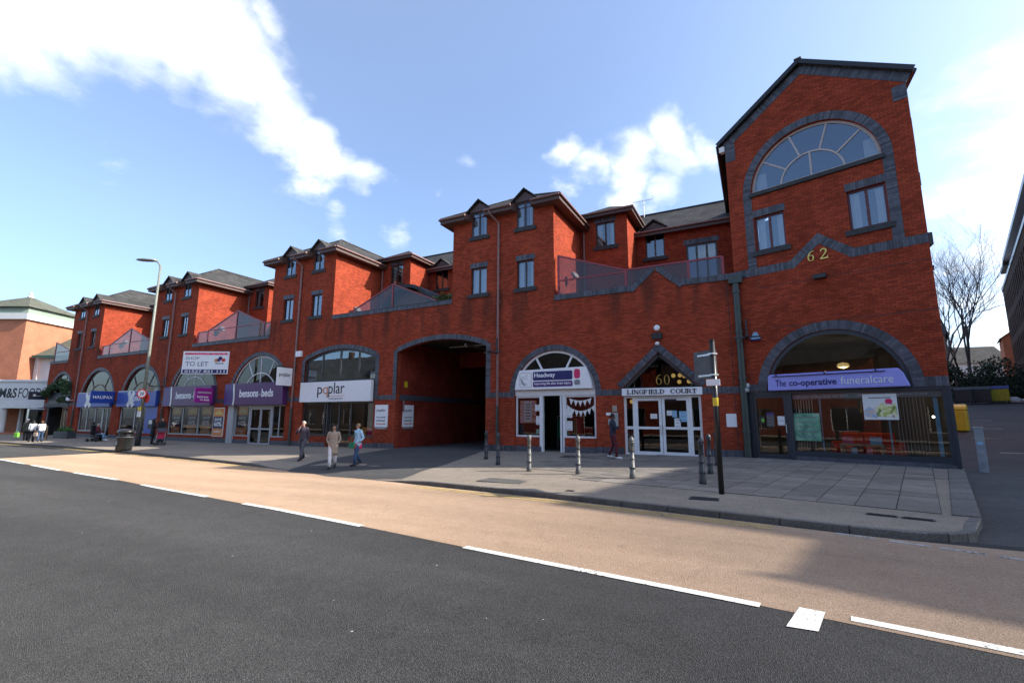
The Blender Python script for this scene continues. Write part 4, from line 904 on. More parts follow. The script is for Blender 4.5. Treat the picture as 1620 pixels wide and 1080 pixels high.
for m_ in muls: q.box(m_-.045,m_+.045,.102,.198,3.95,cz+math.sqrt(rad*rad-(m_-cx)**2)-.1)
fo = q.build('upper_window', 'charcoal_frame', PB); e = [x0+.1]+muls+[x1-.1]
for a, b in zip(e, e[1:]):
    tp = [(a+(b-a)*i/6, cz+math.sqrt(rad*rad-(a+(b-a)*i/6-cx)**2)-.06) for i in range(7)]; q = MB(); sheet([(a,3.9),(b,3.9)]+tp[::-1], [], .15, q); q.build('pane', 'glass_upper', fo)
MB().box(-20.1,-19.75,1.4,2.0,5.2,5.24).build('ceiling_light', 'spot_glow', PB)
pl = bpy.data.lights.new('carpet_shop_lamp','POINT'); pl.energy = 40; pl.color = (1,.92,.8); pl.shadow_soft_size = .3; po = bpy.data.objects.new('carpet_shop_lamp', pl); COL.objects.link(po); po.location = (-19.95, 1.7, 5.0)
for i, m_ in enumerate(('paper_yellow','sign_orange','cloth_pink','cloth_lime')):
    MB().box(-20.85+i*.42,-20.5+i*.42,.5,.9,.65,1.05+.1*(i % 2)).build('carpet_sample', m_, PB, bevel=.05)
# bensons for beds, two arches
for nm in ('ben1','ben2'):
    cx, r, zc = ARCH[nm]; x0, x1 = cx-r, cx+r
    room(PB, x0, x1, .33, 5, -.1, 5.8, 'room_light')
    fan(PB, cx, r-.01, zc, 3.9, .1, 'white_frame', [R(62),R(90),R(118)] if nm == 'ben1' else [R(62),R(90),R(118)], inner=1.75, rim=.08, bar=.05, centre=True)
x0, x1 = ARCH['ben1'][0]-2.9, ARCH['ben1'][0]+2.9
riser(PB, [(x0,x1)], .42); front(PB,'shopfront',x0+.05,x1-.02,.42,2.5,[-38.05,-36.05],.1,'grey_frame',.09)
x0, x1 = ARCH['ben2'][0]-2.9, ARCH['ben2'][0]+2.9
riser(PB, [(x0+.6,-30.2),(-27.9,x1)], .45); MB().box(x0,x0+.62,-.06,.3,-.25,2.5).build('pilaster', 'grey_frame', PB)
front(PB,'shopfront',x0+.65,-30.2,.45,2.5,[],.1,'grey_frame',.08); front(PB,'shopfront',-27.9,x1-.03,.45,2.5,[-26.9-.3],.1,'grey_frame',.08)
MB().box(-30.2,-30.1,.08,.22,-.1,2.5).box(-28.0,-27.9,.08,.22,-.1,2.5).box(-30.1,-28.0,.085,.215,2.3,2.5).build('door_frame', 'grey_frame', PB)
door(PB,-30.1,-29.06,-.05,2.3,.1,'grey_frame',mid=.95,handle='right'); door(PB,-29.04,-28.0,-.05,2.3,.1,'grey_frame',mid=.95,handle='left')
# Halifax, two arches
for nm in ('hal1','hal2'):
    cx, r, zc = ARCH[nm]; x0, x1 = cx-r, cx+r
    room(PB, x0, x1, .33, 5, -.1, 5.7, 'room_light'); fan(PB, cx, r-.01, zc, 3.72, .1, 'brown_frame', [R(56),R(124)], inner=1.7, rim=.1, bar=.08)
    if nm == 'hal1': riser(PB, [(x0,-50.2)], .42); front(PB,'shopfront',x0+.05,-50.2,.42,2.5,[-53.0,-51.5],.1,'grey_frame',.12); front(PB,'door_screen',-50.2,x1-.05,.0,2.5,[-49.4],.1,'grey_frame',.1)
    else:
        riser(PB, [(x0,x1)], .42); front(PB,'shopfront',x0+.05,-43.2,.42,2.5,[-44.9],.1,'grey_frame',.12)
        am = MB().box(-43.2,x1-.04,.05,.3,.42,2.5).build('cash_machine', 'sign_blue', PB); MB().box(-42.6,-41.9,.02,.05,.8,1.5).build('screen_surround', 'sign_dark', am); MB().box(-42.5,-42.0,.01,.019,1.15,1.45).build('screen', 'steel', am)
# restaurant at the left end
cx, r, zc = ARCH['dine']; x0, x1 = cx-r, cx+r
room(PB, x0, x1, .33, 5, -.1, 5.4); fan(PB, cx, r-.01, zc, 3.9, .1, 'charcoal_frame', [R(70),R(110)], rim=.09)
riser(PB, [(-58.0,x1)], .5); MB().box(x0-.05,x1+.05,-.04,.3,2.55,3.9).build('fascia_board', 'sign_dark', PB)
front(PB,'shopfront',-58.0,x1-.02,.5,2.55,[-57.35],.1,'wood',.12); MB().box(x0,x0+.35,-.02,.3,-.3,2.55).build('pilaster', 'sign_dark', PB)

# ---------------------------------------------------------------- gable building (number 62), turned towards the corner
GA = -R(17.65)
GB = tag(empty('gable_building', (-.383, 0, 0), GA), 'tall red brick gabled corner building with a great half-round window above a funeral shop', 'building')
GW = 5.84; EZ, AZ = 13.05, 15.0; gx = GW/2
out = [(0,-.6),(GW,-.6),(GW,EZ),(gx,AZ),(0,EZ)]
h2 = [archp(2.93, 2.06, 10.52, 10.5)[1:-1], rect(.89,1.94,8.14,9.52), rect(3.9,4.97,8.12,9.54)]
lo = [(0,-.55),(.001,2.72)]
shop = [(.06,-.55),(GW-.06,-.55),(GW-.06,2.72)]+[(2.93+2.07*math.cos(math.pi*i/36), 2.72+2.07*math.sin(math.pi*i/36)) for i in range(37)]+[(.06,2.72)]
q = MB(); sheet(out, h2+[shop], 0, q, rev=.3); q.build('front_wall', 'brick_red_gable', GB)
# side and back walls; the right-hand flank runs straight back along the lane
bx = GW-6.5*math.sin(R(17.65)); dpt = 13.0
def gl(X, Y): return (Matrix.Rotation(-GA,3,'Z') @ Vector((X+.383, Y, 0)))
fr_ = (GW, 0); bk_ = gl(4.9, dpt); bl_ = gl(-.383, dpt)
q = MB(); q.quad((GW,0,-.6),(bk_.x,bk_.y,-.6),(bk_.x,bk_.y,EZ),(GW,0,EZ)).quad((bk_.x,bk_.y,-.6),(bl_.x,bl_.y,-.6),(bl_.x,bl_.y,EZ),(bk_.x,bk_.y,EZ)).quad((bl_.x,bl_.y,2),(0,0,2),(0,0,EZ),(bl_.x,bl_.y,EZ)); q.build('flank_wall', 'brick_red_gable', GB)
# roof
q = MB(); ov = .14; ex = .22; th = .1; bkm = ((bk_.x+bl_.x)/2, (bk_.y+bl_.y)/2); sl_ = (AZ-EZ)/gx
def rp(x_, y_, z_): return (x_, y_, z_)
for s_ in (0,1):
    e0 = (-ex, -ov, EZ-ex*sl_+.1) if s_ == 0 else (GW+ex, -ov, EZ-ex*sl_+.1); e1 = (bl_.x-ex*.9, bl_.y, EZ-ex*sl_+.1) if s_ == 0 else (bk_.x+ex*.9, bk_.y, EZ-ex*sl_+.1)
    p0 = (gx,-ov,AZ+.1); p1 = (bkm[0],bkm[1],AZ+.1); P = [e0,p0,p1,e1]
    q.add([*P, *[(a,b,c+th) for a,b,c in P]], [(0,1,2,3),(7,6,5,4),(0,4,5,1),(1,5,6,2),(2,6,7,3),(3,7,4,0)])
ro = q.build('roof', 'slate', GB)
q = MB(); q.bar((-ex-.03,EZ-ex*sl_+.14),(gx,AZ+.16),.16,-ov-.05,-ov+.0); q.bar((gx,AZ+.16),(GW+ex+.03,EZ-ex*sl_+.14),.16,-ov-.05,-ov+.0); q.build('verge_board', 'black_paint', ro)
gq = MB().tube([(GW+ex+.03,-.1,EZ-.05),(bk_.x+ex+.03,bk_.y,EZ-.05)],.07,8).tube([(-ex-.03,-.1,EZ-.05),(bl_.x-ex-.03,bl_.y,EZ-.05)],.07,8); gq.build('gutter', 'black_paint', ro)
MB().box(gx-.12,gx+.12,-ov-.06,.6,AZ+.2,AZ+.27).build('ridge_tile', 'slate', ro)
MB().box(-.2,.0,-.1,.1,EZ-.35,EZ-.12).build('eave_bracket', 'white_frame', GB)
# blue brick dressings
c_ = Courses()
c_.run((.0,EZ-.31),(gx,AZ-.31),.3); c_.run((gx,AZ-.31),(GW,EZ-.31),.3)
c_.b.prism([(gx,AZ-.315),(gx+.18,AZ-.07),(gx,AZ+.0),(gx-.18,AZ-.07)],-.016,.05); c_.run((.39,12.2),(.39,EZ-.06),.38); c_.run((GW-.005,12.2),(GW-.005,EZ-.33),.38)
c_.ring(2.93,10.52,2.07,2.36,0,math.pi)
c_.run((.86,7.48),(.86,10.52),.3); c_.run((5.29,7.48),(5.29,10.52),.3)
c_.run((.005,7.19),(2.15,7.19),.3); c_.run((3.80,7.19),(GW-.005,7.19),.3)
c_.run((2.12,7.2),(2.95,7.92),.3); c_.run((2.94,7.92),(3.83,7.2),.3); c_.b.prism([(2.945,7.9),(3.14,8.14),(2.945,8.32),(2.75,8.14)],-.016,.05)
c_.ring(2.93,2.72,2.075,2.38,0,math.pi)
c_.run((.005,2.725),(.555,2.725),.3); c_.run((5.305,2.725),(GW-.005,2.725),.3)
c_.build('blue_brick_dressing', GB)
MB().box(.80,5.06,-.09,.12,10.36,10.52).build('great_window_sill', 'dark_coping', GB, bevel=.015)
fan(GB, 2.93, 2.06, 10.52, 10.58, .12, 'stone_frame', [R(30),R(60),R(97),R(150)][0:0]+[R(38),R(72),R(108),R(142)], inner=1.02, rim=.09, bar=.06, gl='glass_upper', centre=True, name='great_window')
room(GB, .8, 5.05, .5, 4, 10.3, 12.7)
for s_ in (0,1):
    xs_ = 4.5 if s_ else 1.0; pts = []
    for k in range(12): pts.append([(xs_+.035*k, .3+.03*math.sin(k*2), 10.6), (xs_+.035*k, .3+.03*math.sin(k*2+.3), 11.35)])
    strip(pts).build('curtain', 'curtain', GB, smooth=True)
casement(GB, .89,1.94,8.14,9.52, fm='maroon_frame', curt='side'); lintel_course(GB, .86,1.99,9.525,.27)
casement(GB, 3.9,4.97,8.12,9.54, fm='maroon_frame', curt='side'); lintel_course(GB, 3.87,4.985,9.545,.27)
# shop joints in the brickwork
MB().box(.83,.845,-.006,.02,6.66,7.19).box(.83,GW,-.006,.02,6.655,6.67).build('movement_joint', 'dark_coping', GB)
MB().box(1.1,GW,-.006,.02,5.07,5.085).build('movement_joint', 'dark_coping', GB)
# funeral shop front
q = MB(); t = .1
q.box(.06,.32,.02,.2,.3,2.72).box(1.44,1.62,.02,.2,.3,2.72).box(GW-.2,GW-.03,.02,.2,.42,2.72).box(.32,1.44,.021,.199,2.6,2.72).box(1.62,GW-.2,.021,.199,2.62,2.72).box(1.62,GW-.2,.021,.199,.46,.62)
q.box(GW-.075,GW+.012,-.014,.019,.2,2.722); sf = q.build('shopfront', 'anthracite', GB)
MB().quad((1.62,.1,.6),(GW-.2,.1,.6),(GW-.2,.1,2.63),(1.62,.1,2.63)).build('pane', 'glass', sf)
door(GB, .32,1.44,.34,2.6,.06,'anthracite',t=.1,handle='right')
q = MB(); q.arc(2.93,2.72,1.94,2.07,0,math.pi,.06,.16,36).box(.95,4.9,.061,.159,2.721,2.8)
au = q.build('arched_light', 'anthracite', GB); q = MB(); sheet([(2.93+1.98*math.cos(math.pi*i/24),2.75+1.98*math.sin(math.pi*i/24)) for i in range(25)],[],.1,q); q.build('pane','glass',au)
MB().box(1.62,GW-.03,.03,.28,-.55,.455).box(.06,1.62,.05,.28,-.55,.33).build('stall_riser', 'blue_brick', GB)
q = MB(); A_, B_, C_, D_ = (.1,.3),(GW-.14,.3),(GW-1.85,5.2),(.1,5.2)
for p, r_ in ((A_,D_),(D_,C_),(C_,B_)): q.quad((p[0],p[1],.34),(r_[0],r_[1],.34),(r_[0],r_[1],4.78),(p[0],p[1],4.78))
for z_ in (.34,4.78): q.quad(*[(p[0],p[1],z_) for p in (A_,B_,C_,D_)])
q.build('interior','room_light',GB)
MB().box(1.64,GW-.22,.115,.13,2.42,2.60).build('frosted_band', 'sign_grey', sf)
text(sf, '24 hour careline 0121 427 5015', 1.75, 2.47, .075, .113, 'paper', 1.55, depth=.004); text(sf, 'centralengland.coop/funeralcare', 3.55, 2.47, .09, .113, 'paper', 1.75, depth=.004)
MB().lathe([(.02,3.78),(.16,3.74),(.2,3.66),(.16,3.6),(.02,3.56)], 3.0, 1.6, 14).build('ceiling_lamp', 'lamp_glow', GB, smooth=True)
pl = bpy.data.lights.new('shop_lamp','POINT'); pl.energy = 15; pl.color = (1,.82,.55); pl.shadow_soft_size = .2; po = bpy.data.objects.new('shop_lamp', pl); COL.objects.link(po); po.parent = GB; po.location = (3.0, 1.6, 3.4)
MB().lathe([(.008,1.85),(.032,1.83),(.032,1.79),(.008,1.77)], 5.35, .42, 10).build('spot_lamp', 'spot_glow', GB, smooth=True)
# vertical blinds
for a, b in ((1.68,2.35),(4.5,5.55)):
    n = int((b-a)/.085)
    for k in range(n):
        if a > 4 and k > n-4: continue
        MB().box(a+k*.085,a+k*.085+.012,.2,.28,.66,2.42).build('blind_slat', 'curtain', GB)
MB().box(2.42,2.46,.18,.24,.64,2.45).box(4.28,4.32,.18,.24,.64,2.42).box(5.4,5.5,.2,.25,.64,2.5).build('blind_pole', 'paper_blue', GB)
# fittings on the right flank that show past the corner
def flank(d, out_, z0, z1, l, nm, mat, w0=0):
    u = (Vector((bk_.x,bk_.y,0))-Vector((GW,0,0))).normalized(); n_ = Vector((u.y,-u.x,0)); p = Vector((GW,0,0))+u*d; P = [p+n_*w0, p+u*l+n_*w0, p+u*l+n_*out_, p+n_*out_]
    MB().prism_z([(v.x,v.y) for v in P], z0, z1).build(nm, mat, GB)
flank(.3,.1,10.4,11.6,.3,'flank_bracket','brown_frame'); flank(.4,.14,9.25,9.7,.3,'flank_lamp','black_paint'); flank(.3,.2,7.2,7.6,.35,'flank_vent','black_paint')
flank(.6,.22,6.45,6.6,.3,'flank_window_head','black_paint'); flank(.75,.2,5.7,5.78,.3,'flank_window_sill','black_paint'); flank(.75,.2,5.78,6.45,.04,'flank_window_frame','anthracite',.16)
flank(.3,.17,4.3,4.62,.25,'flank_extractor','anthracite')
# ---------------------------------------------------------------- signs
def tw(u, y=0, z=0):
    v = Matrix.Rotation(GA,3,'Z') @ Vector((u, y, 0)); return (v.x-.383, v.y, z)
def sign(name, loc, rz, label, cat='sign', group=None): return tag(empty(name, loc, rz), label, cat, group)
def rrect(x0, x1, z0, z1, r, n=5):
    P = []
    for cx, cz, a in ((x1-r,z0+r,-90),(x1-r,z1-r,0),(x0+r,z1-r,90),(x0+r,z0+r,180)):
        P += [(cx+r*math.cos(R(a+90*i/n)), cz+r*math.sin(R(a+90*i/n))) for i in range(n+1)]
    return P
# co-operative funeralcare
S = sign('shop_sign', tw(2.93, 0, 2.74), GA, 'lilac co-operative funeralcare shop sign over the corner shop window')
q = MB(); q.prism([(-1.99,0),(2.03,0),(1.9,.42),(1.78,.585),(-1.9,.585),(-1.97,.5)], -.2, -.02); q.build('board', 'sign_lilac', S, bevel=.03)
MB().box(-1.8,1.45,-.24,-.201,.49,.52).box(-1.7,-1.66,-.23,-.1,.52,.61).box(-.2,-.16,-.23,-.1,.52,.61).box(1.2,1.24,-.23,-.1,.52,.61).build('lamp_trough', 'sign_indigo', S)
text(S,'The',-1.72,.14,.24,-.2,'sign_indigo',.34); text(S,'co-operative',-1.28,.075,.28,-.2,'sign_indigo',1.42,bold=.018); text(S,'funeralcare',.26,.14,.25,-.2,'paper',1.38)
# 62
def serif62():
    S = sign('house_number', tw(2.9, 0, 7.32), GA, 'gilt number 62 under the zigzag blue brick band on the gable', 'house number')
    q = MB(); n = 20
    ring = [(math.cos(2*math.pi*i/n), math.sin(2*math.pi*i/n)) for i in range(n+1)]
    for i in range(n): # bowl of the 6, thick at the sides
        a, b = ring[i], ring[i+1]; wa = .018+.028*abs(a[0]); wb = .018+.028*abs(b[0])
        q.prism([(-.23+(.1+0)*a[0], .115+.115*a[1]), (-.23+.1*b[0], .115+.115*b[1]), (-.23+(.1-wb)*b[0], .115+(.115-.02)*b[1]), (-.23+(.1-wa)*a[0], .115+(.115-.02)*a[1])], -.045, -.015)
    st = [(-.33,.12,.045),(-.325,.2,.045),(-.29,.28,.04),(-.23,.34,.03),(-.15,.365,.02)]
    for a, b in zip(st, st[1:]): q.bar((a[0]+.02,a[1]),(b[0]+.02,b[1]),(a[2]+b[2])/2,-.045,-.015)
    q.build('figure_six', 'gold', S)
    q = MB(); st = [(.08,.28,.04),(.09,.33,.04),(.14,.365,.04),(.21,.355,.05),(.245,.3,.055),(.235,.24,.05),(.19,.17,.04),(.12,.09,.03),(.06,.03,.03)]
    for a, b in zip(st, st[1:]): q.bar((a[0],a[1]),(b[0],b[1]),(a[2]+b[2])/2,-.045,-.015)
    q.box(.05,.29,-.044,-.016,.0,.045).box(.265,.292,-.043,-.017,.046,.1); q.build('figure_two', 'gold', S)
serif62()
# 60 on the entrance gable
S = sign('house_number', (-3.35,.12,3.12), 0, 'thin gilt number 60 in the triangular window over the entrance', 'house number')
for nm, cx_ in (('figure_six',-.16),('figure_nought',.16)):
    q = MB(); n = 22; hz = .2 if nm == 'figure_nought' else .135
    for i in range(n):
        a, b = 2*math.pi*i/n, 2*math.pi*(i+1)/n; t = lambda w: .012+.022*abs(math.cos(w))
        q.prism([(cx_+.11*math.cos(a),hz+hz*math.sin(a)),(cx_+.11*math.cos(b),hz+hz*math.sin(b)),(cx_+(.11-t(b))*math.cos(b),hz+(hz-.014)*math.sin(b)),(cx_+(.11-t(a))*math.cos(a),hz+(hz-.014)*math.sin(a))],-.02,0)
    if nm == 'figure_six':
        st = [(-.265,.14),(-.255,.24),(-.22,.32),(-.16,.38),(-.09,.405)]
        for a, b in zip(st, st[1:]): q.bar(a, b, .026, -.02, 0)
    q.build(nm, 'gold', S)
# LINGFIELD COURT in slab-serif capitals built from strokes
S = sign('name_board', (-3.43,0,2.668), 0, 'white LINGFIELD COURT name board over the double entrance doors')
MB().box(-1.6,1.6,-.1,.06,0,.31).build('board', 'sign_white', S, bevel=.012)
def slab(q, ch, x, w_, h, z):
    th, tn, sf = .042, .018, .018; y0, y1 = -.118, -.1
    def V(xx, a=0, b=1, t=th, ser=True):
        q.box(xx-t/2, xx+t/2, y0, y1, z+h*a, z+h*b)
        if ser:
            for zz in ((z, z+sf) if a == 0 else (0,0), (z+h-sf, z+h) if b == 1 else (0,0)):
                if zz[1]: q.box(xx-t/2-.022, xx+t/2+.022, y0+.001, y1, zz[0], zz[1])
    def H(xa, xb, zz, t=tn): q.box(xa, xb, y0+.002, y1, z+h*zz-t/2, z+h*zz+t/2)
    def O(cx_, rx, a0=0, a1=360, rz=h/2, cz=None, n=22):
        cz = z+h/2 if cz is None else cz
        for i in range(n):
            a, b = R(a0+(a1-a0)*i/n), R(a0+(a1-a0)*(i+1)/n); t = lambda w: tn+(th-tn)*abs(math.cos(w))
            q.prism([(cx_+rx*math.cos(a),cz+rz*math.sin(a)),(cx_+rx*math.cos(b),cz+rz*math.sin(b)),(cx_+(rx-t(b))*math.cos(b),cz+(rz-tn)*math.sin(b)),(cx_+(rx-t(a))*math.cos(a),cz+(rz-tn)*math.sin(a))],y0+.003,y1)
    l, r_ = x+.03, x+w_-.03
    if ch == 'L': V(l); H(l, r_, .05); q.box(r_-.015,r_,y0,y1,z,z+h*.35)
    elif ch == 'I': V(x+w_/2)
    elif ch == 'N': V(l,t=tn); V(r_,t=tn); q.bar((l,z+h),(r_,z),th,y0+.001,y1)
    elif ch in 'GC':
        O(x+w_/2, w_/2-.01, 40, 320); q.box(r_-.012,r_+.004,y0,y1,z+h*.62,z+h*.95)
        if ch == 'G': V(r_-.005,0,.45,t=.034,ser=False); H(r_-.06,r_+.025,.45)
    elif ch in 'FE':
        V(l); H(l,r_,.95); H(l,r_-.03,.52); q.box(r_-.015,r_,y0,y1,z+h*.66,z+h); q.box(r_-.045,r_-.032,y0,y1,z+h*.38,z+h*.66)
        if ch == 'E': H(l,r_,.05); q.box(r_-.015,r_,y0,y1,z,z+h*.34)
    elif ch == 'D': V(l); O(l+.01, w_-.06, -90, 90)
    elif ch == 'O': O(x+w_/2, w_/2-.005)
    elif ch == 'U': V(l,.3,1); V(r_,.3,1,t=tn); O(x+w_/2,(r_-l)/2+th/2,180,360,rz=h*.32,cz=z+h*.32)
    elif ch == 'R': V(l); O(l+.01,w_-.075,-90,90,rz=h*.26,cz=z+h*.74); q.bar((l+.06,z+h*.48),(r_+.01,z+.01),th,y0+.001,y1)
    elif ch == 'T': V(x+w_/2); H(x+.005,x+w_-.005,.95); q.box(x+.005,x+.02,y0,y1,z+h*.66,z+h); q.box(x+w_-.02,x+w_-.005,y0,y1,z+h*.66,z+h)
q = MB(); x_ = -1.37
for word in ('LINGFIELD', 'COURT'):
    for ch in word:
        w_ = {'I':.10,'N':.20,'G':.20,'O':.21,'D':.20,'C':.2,'U':.2,'R':.2}.get(ch,.17); slab(q, ch, x_, w_, .185, .065); x_ += w_+.008
    x_ += .2
q.build('lettering', 'ink', S)
# Headway
S = sign('shop_sign', (-8.22,0,3.03), 0, 'white Headway charity shop sign in the round arch')
q = MB(); q.prism([(-1.92,0),(1.9,0),(1.84,.35),(1.7,.78),(1.62,.98),(-1.66,.92),(-1.74,.75),(-1.86,.4)], -.16, .05); q.build('board', 'sign_white', S, bevel=.02)
Mh = None
MB().prism(rrect(-.95,1.0,.42,.83,.06),-.17,-.161).build('panel', 'sign_navy', S); MB().prism(rrect(-.95,1.0,.12,.37,.06),-.17,-.161).build('panel', 'sign_violet', S)
MB().prism(rrect(1.08,1.36,.46,.88,.1),-.17,-.161).build('panel', 'sign_pink', S); MB().prism(rrect(1.08,1.36,.17,.4,.09),-.17,-.161).build('panel', 'sign_grey', S)
text(S,'Headway',-.88,.5,.27,-.17,'sign_white',1.05,bold=.02,depth=.006); text(S,'improving life after brain injury',-.87,.18,.15,-.17,'sign_white',1.8,bold=.012,depth=.006)
q = MB(); P = rrect(-1.64,-1.04,.12,.8,.08)
for a, b in zip(P, P[1:]+P[:1]): q.bar(a, b, .012, -.166, -.161)
rl = random.Random(5)
for k in range(7):
    a0 = rl.uniform(40,200); rr = .2+.04*(k % 2); pts = [(-1.34+(rr+.05*math.sin(j*1.7+k))*math.cos(R(a0+j*26)), .47+(rr+.05*math.cos(j*1.3+k))*math.sin(R(a0+j*26))) for j in range(5)]
    for a, b in zip(pts, pts[1:]): q.bar(a, b, .012, -.167, -.1611)
for ex_ in (-1.4,-1.27): q.bar((ex_,.5),(ex_,.55),.03,-.168,-.1612)
q.build('line_drawing', 'ink_grey', S)
# poplar carpets
S = sign('shop_sign', (-22.06,0,2.63), 0, 'long white poplar carpets sign beneath the wide grey window')
MB().box(-2.97,2.86,-.22,.0,0,1.2).build('board', 'sign_white', S, bevel=.01)
text(S,'p',-1.42,.26,.62,-.22,'ink',.42); text(S,'q',-.95,.26,.62,-.22,'ink_orange',.42); text(S,'plar',-.48,.26,.88,-.22,'ink',1.3); text(S,'carpets',-.42,.1,.14,-.22,'ink_grey',1.15)
MB().bar((-.6,.33),(.85,.345),.025,-.232,-.221).build('underline', 'ink_orange', S)
def pop_panel(loc, rz, label):
    S = sign('wall_panel', loc, rz, label); MB().box(-.46,.46,-.05,0,0,1.22).build('board', 'sign_white', S, bevel=.008); MB().box(-.4,.4,-.06,0,-.1,-.03).build('ledge', 'galv', S)
    text(S,'poplar',0,.8,.22,-.05,'ink',.66,align='C',depth=.005)
    for i, m_ in enumerate(('ink_grey','ink','ink_orange')):
        q = MB(); x_ = -.32; rl = random.Random(i)
        while x_ < .3: w_ = rl.uniform(.03,.07); q.box(x_,min(x_+w_,.33),-.054,-.051,.5-.18*i,.5-.18*i+rl.uniform(.05,.085)); x_ += w_+.02
        q.build('print_line',m_,S)
pop_panel((-18.5,0,1.2), 0, 'white poplar panel on the brick pier left of the archway'); pop_panel((-17.54,1.05,1.2), R(90), 'white poplar panel on the inner wall of the archway')
S = sign('hanging_sign', (-25.85,-.05,4.0), 0, 'square white poplar hanging sign on an iron bracket')
MB().box(-.03,.03,-1.25,-.2,-.35,.75).build('board','sign_white',S); MB().box(-.02,.02,-1.35,.05,.8,.84).box(-.02,.02,-.03,.05,.4,1.1).tube([(0,0,1.1),(0,-1.2,.84)],.012,6).build('bracket','iron',S)
text(S,'poplar',0,.15,.3,0,'ink',.8,align='C',M=Matrix.Translation((.035,-.72,0)) @ Matrix.Rotation(R(90),4,'Z'))
# bensons for beds
for i, cx_ in enumerate((-37.05,-29.45)):
    S = sign('shop_sign', (cx_,0,2.5), 0, 'purple bensons for beds shop sign '+('under the SHOP TO LET board' if i == 0 else 'over the grey double doors next to poplar carpets'))
    q = MB(); q.prism([(-3.0,0),(3.0,0),(2.98,1.45),(-2.98,1.45)],-.35,-.02); q.build('board','sign_purple',S,bevel=.02); MB().box(-2.99,-1.93,-.365,-.351,.01,1.44).build('end_panel','sign_magenta' if 0 else 'sign_violet',S)
    st = [(-1.95+.05*math.sin(k*.5), 1.44*k/10) for k in range(11)]; q = MB()
    for a, b in zip(st, st[1:]): q.bar(a,b,.16,-.38,-.352)
    q.build('silver_stripe','sign_silver',S)
    text(S,'bensons',-1.35,.52,.52,-.35,'sign_white',1.95,bold=.022); text(S,'for',.66,.6,.17,-.35,'sign_silver',.22); text(S,'beds',.94,.52,.52,-.35,'sign_white',1.15,bold=.022)
S = sign('projecting_sign', (-34.0,-.36,2.6), 0, 'small magenta bensons for beds box sign jutting from the left purple fascia')
MB().box(-.06,.06,-1.1,.1,.1,1.1).build('box','sign_magenta',S,bevel=.02); MB().box(.061,.07,-.95,-.02,.72,.84).build('swoosh','sign_silver',S)
Mp = Matrix.Translation((.062,-.95,0)) @ Matrix.Rotation(R(90),4,'Z'); text(S,'bensons',0,.42,.16,0,'sign_white',.75,bold=.02,M=Mp); text(S,'for beds',.2,.22,.15,0,'sign_white',.62,bold=.02,M=Mp)
# SAVE 60% posters
def poster(x, y, z, w_, h, label, fr=False, rz=0):
    S = sign('sale_poster', (x,y,z), rz, label, 'poster', 'orange and navy SAVE 60% sale posters'); 
    if fr: MB().box(-.05,w_+.05,-.02,.03,-.05,h+.05).build('frame','paper',S)
    y0 = -.03 if fr else -.01
    MB().box(0,w_,y0,y0+.008,h*.7,h).build('orange_band','sign_orange',S); MB().box(0,w_,y0,y0+.008,0,h*.27).build('orange_band','sign_orange',S); MB().box(0,w_,y0,y0+.008,h*.27,h*.7).build('navy_band','poster_navy',S)
    text(S,'SAVE',w_/2,h*.545,h*.11,y0,'paper',w_*.72,align='C',bold=.03,depth=.004); text(S,'60%',w_/2,h*.35,h*.165,y0,'paper',w_*.78,align='C',bold=.03,depth=.004); text(S,'HURRY!',w_/2,h*.12,h*.075,y0,'paper',w_*.7,align='C',bold=.02,depth=.004)
    q = MB()
    for zz, ww in ((.93,.12),(.88,.3),(.835,.36),(.79,.4)): q.box(w_/2-w_*ww,w_/2+w_*ww,y0-.003,y0-.0005,h*zz-h*.013,h*zz+h*.013)
    q.build('print_line','paper_yellow',S)
poster(-39.5,.165,.5,1.1,1.9,'SAVE 60% poster in the leftmost pane of the left bensons window'); poster(-37.5,.165,.5,1.15,1.9,'SAVE 60% poster in the middle pane of the left bensons window'); poster(-35.75,.165,.5,1.15,1.9,'SAVE 60% poster in the right-hand pane of the left bensons window')
poster(-33.95,-.02,.42,1.12,1.88,'white-framed SAVE 60% poster on the brick pier between the bensons shops',fr=True); poster(-31.6,.165,.5,1.1,1.9,'SAVE 60% poster in the window left of the bensons doors')
# SHOP TO LET board, standing out from the wall at an angle
S = sign('to_let_board', (-34.35,-.75,4.75), R(28), 'white SHOP TO LET board fixed to the wall over the bensons shops')
MB().box(-1.62,1.62,-.03,.03,-.05,1.55).build('board','sign_white',S); MB().box(-1.5,1.5,-.036,-.031,1.3,1.45).build('top_strip','paper_pink',S); MB().box(-1.55,1.55,-.036,-.031,.0,.27).build('phone_strip','sign_navy',S)
text(S,'SHOP',-1.4,.96,.2,-.03,'ink_grey',.95,depth=.008); text(S,'TO LET',-1.4,.5,.32,-.03,'ink_grey',1.6,bold=.012,depth=.008); text(S,'01527 821 111',0,.04,.19,-.036,'paper',2.8,align='C',bold=.02,depth=.006)
for (a,b,m_) in ((.75,.82,'sign_orange'),(1.02,.98,'sign_navy'),(1.25,.85,'sign_red'),(.92,.86,'sign_violet')): MB().prism(rrect(a-.13,a+.13,b-.03,b+.2,.09),-.04,-.032).build('emblem',m_,S)
q = MB()
for k in range(5): q.box(.7+k*.12,.78+k*.12,-.036,-.031,.64,.74)
q.build('print_line','ink_grey',S)
MB().tube([(-.9,.03,.7),(-1.1,.62,.7)],.025,6).tube([(.9,.03,.7),(.75,.4,.7)],.025,6).build('strut','galv',S)
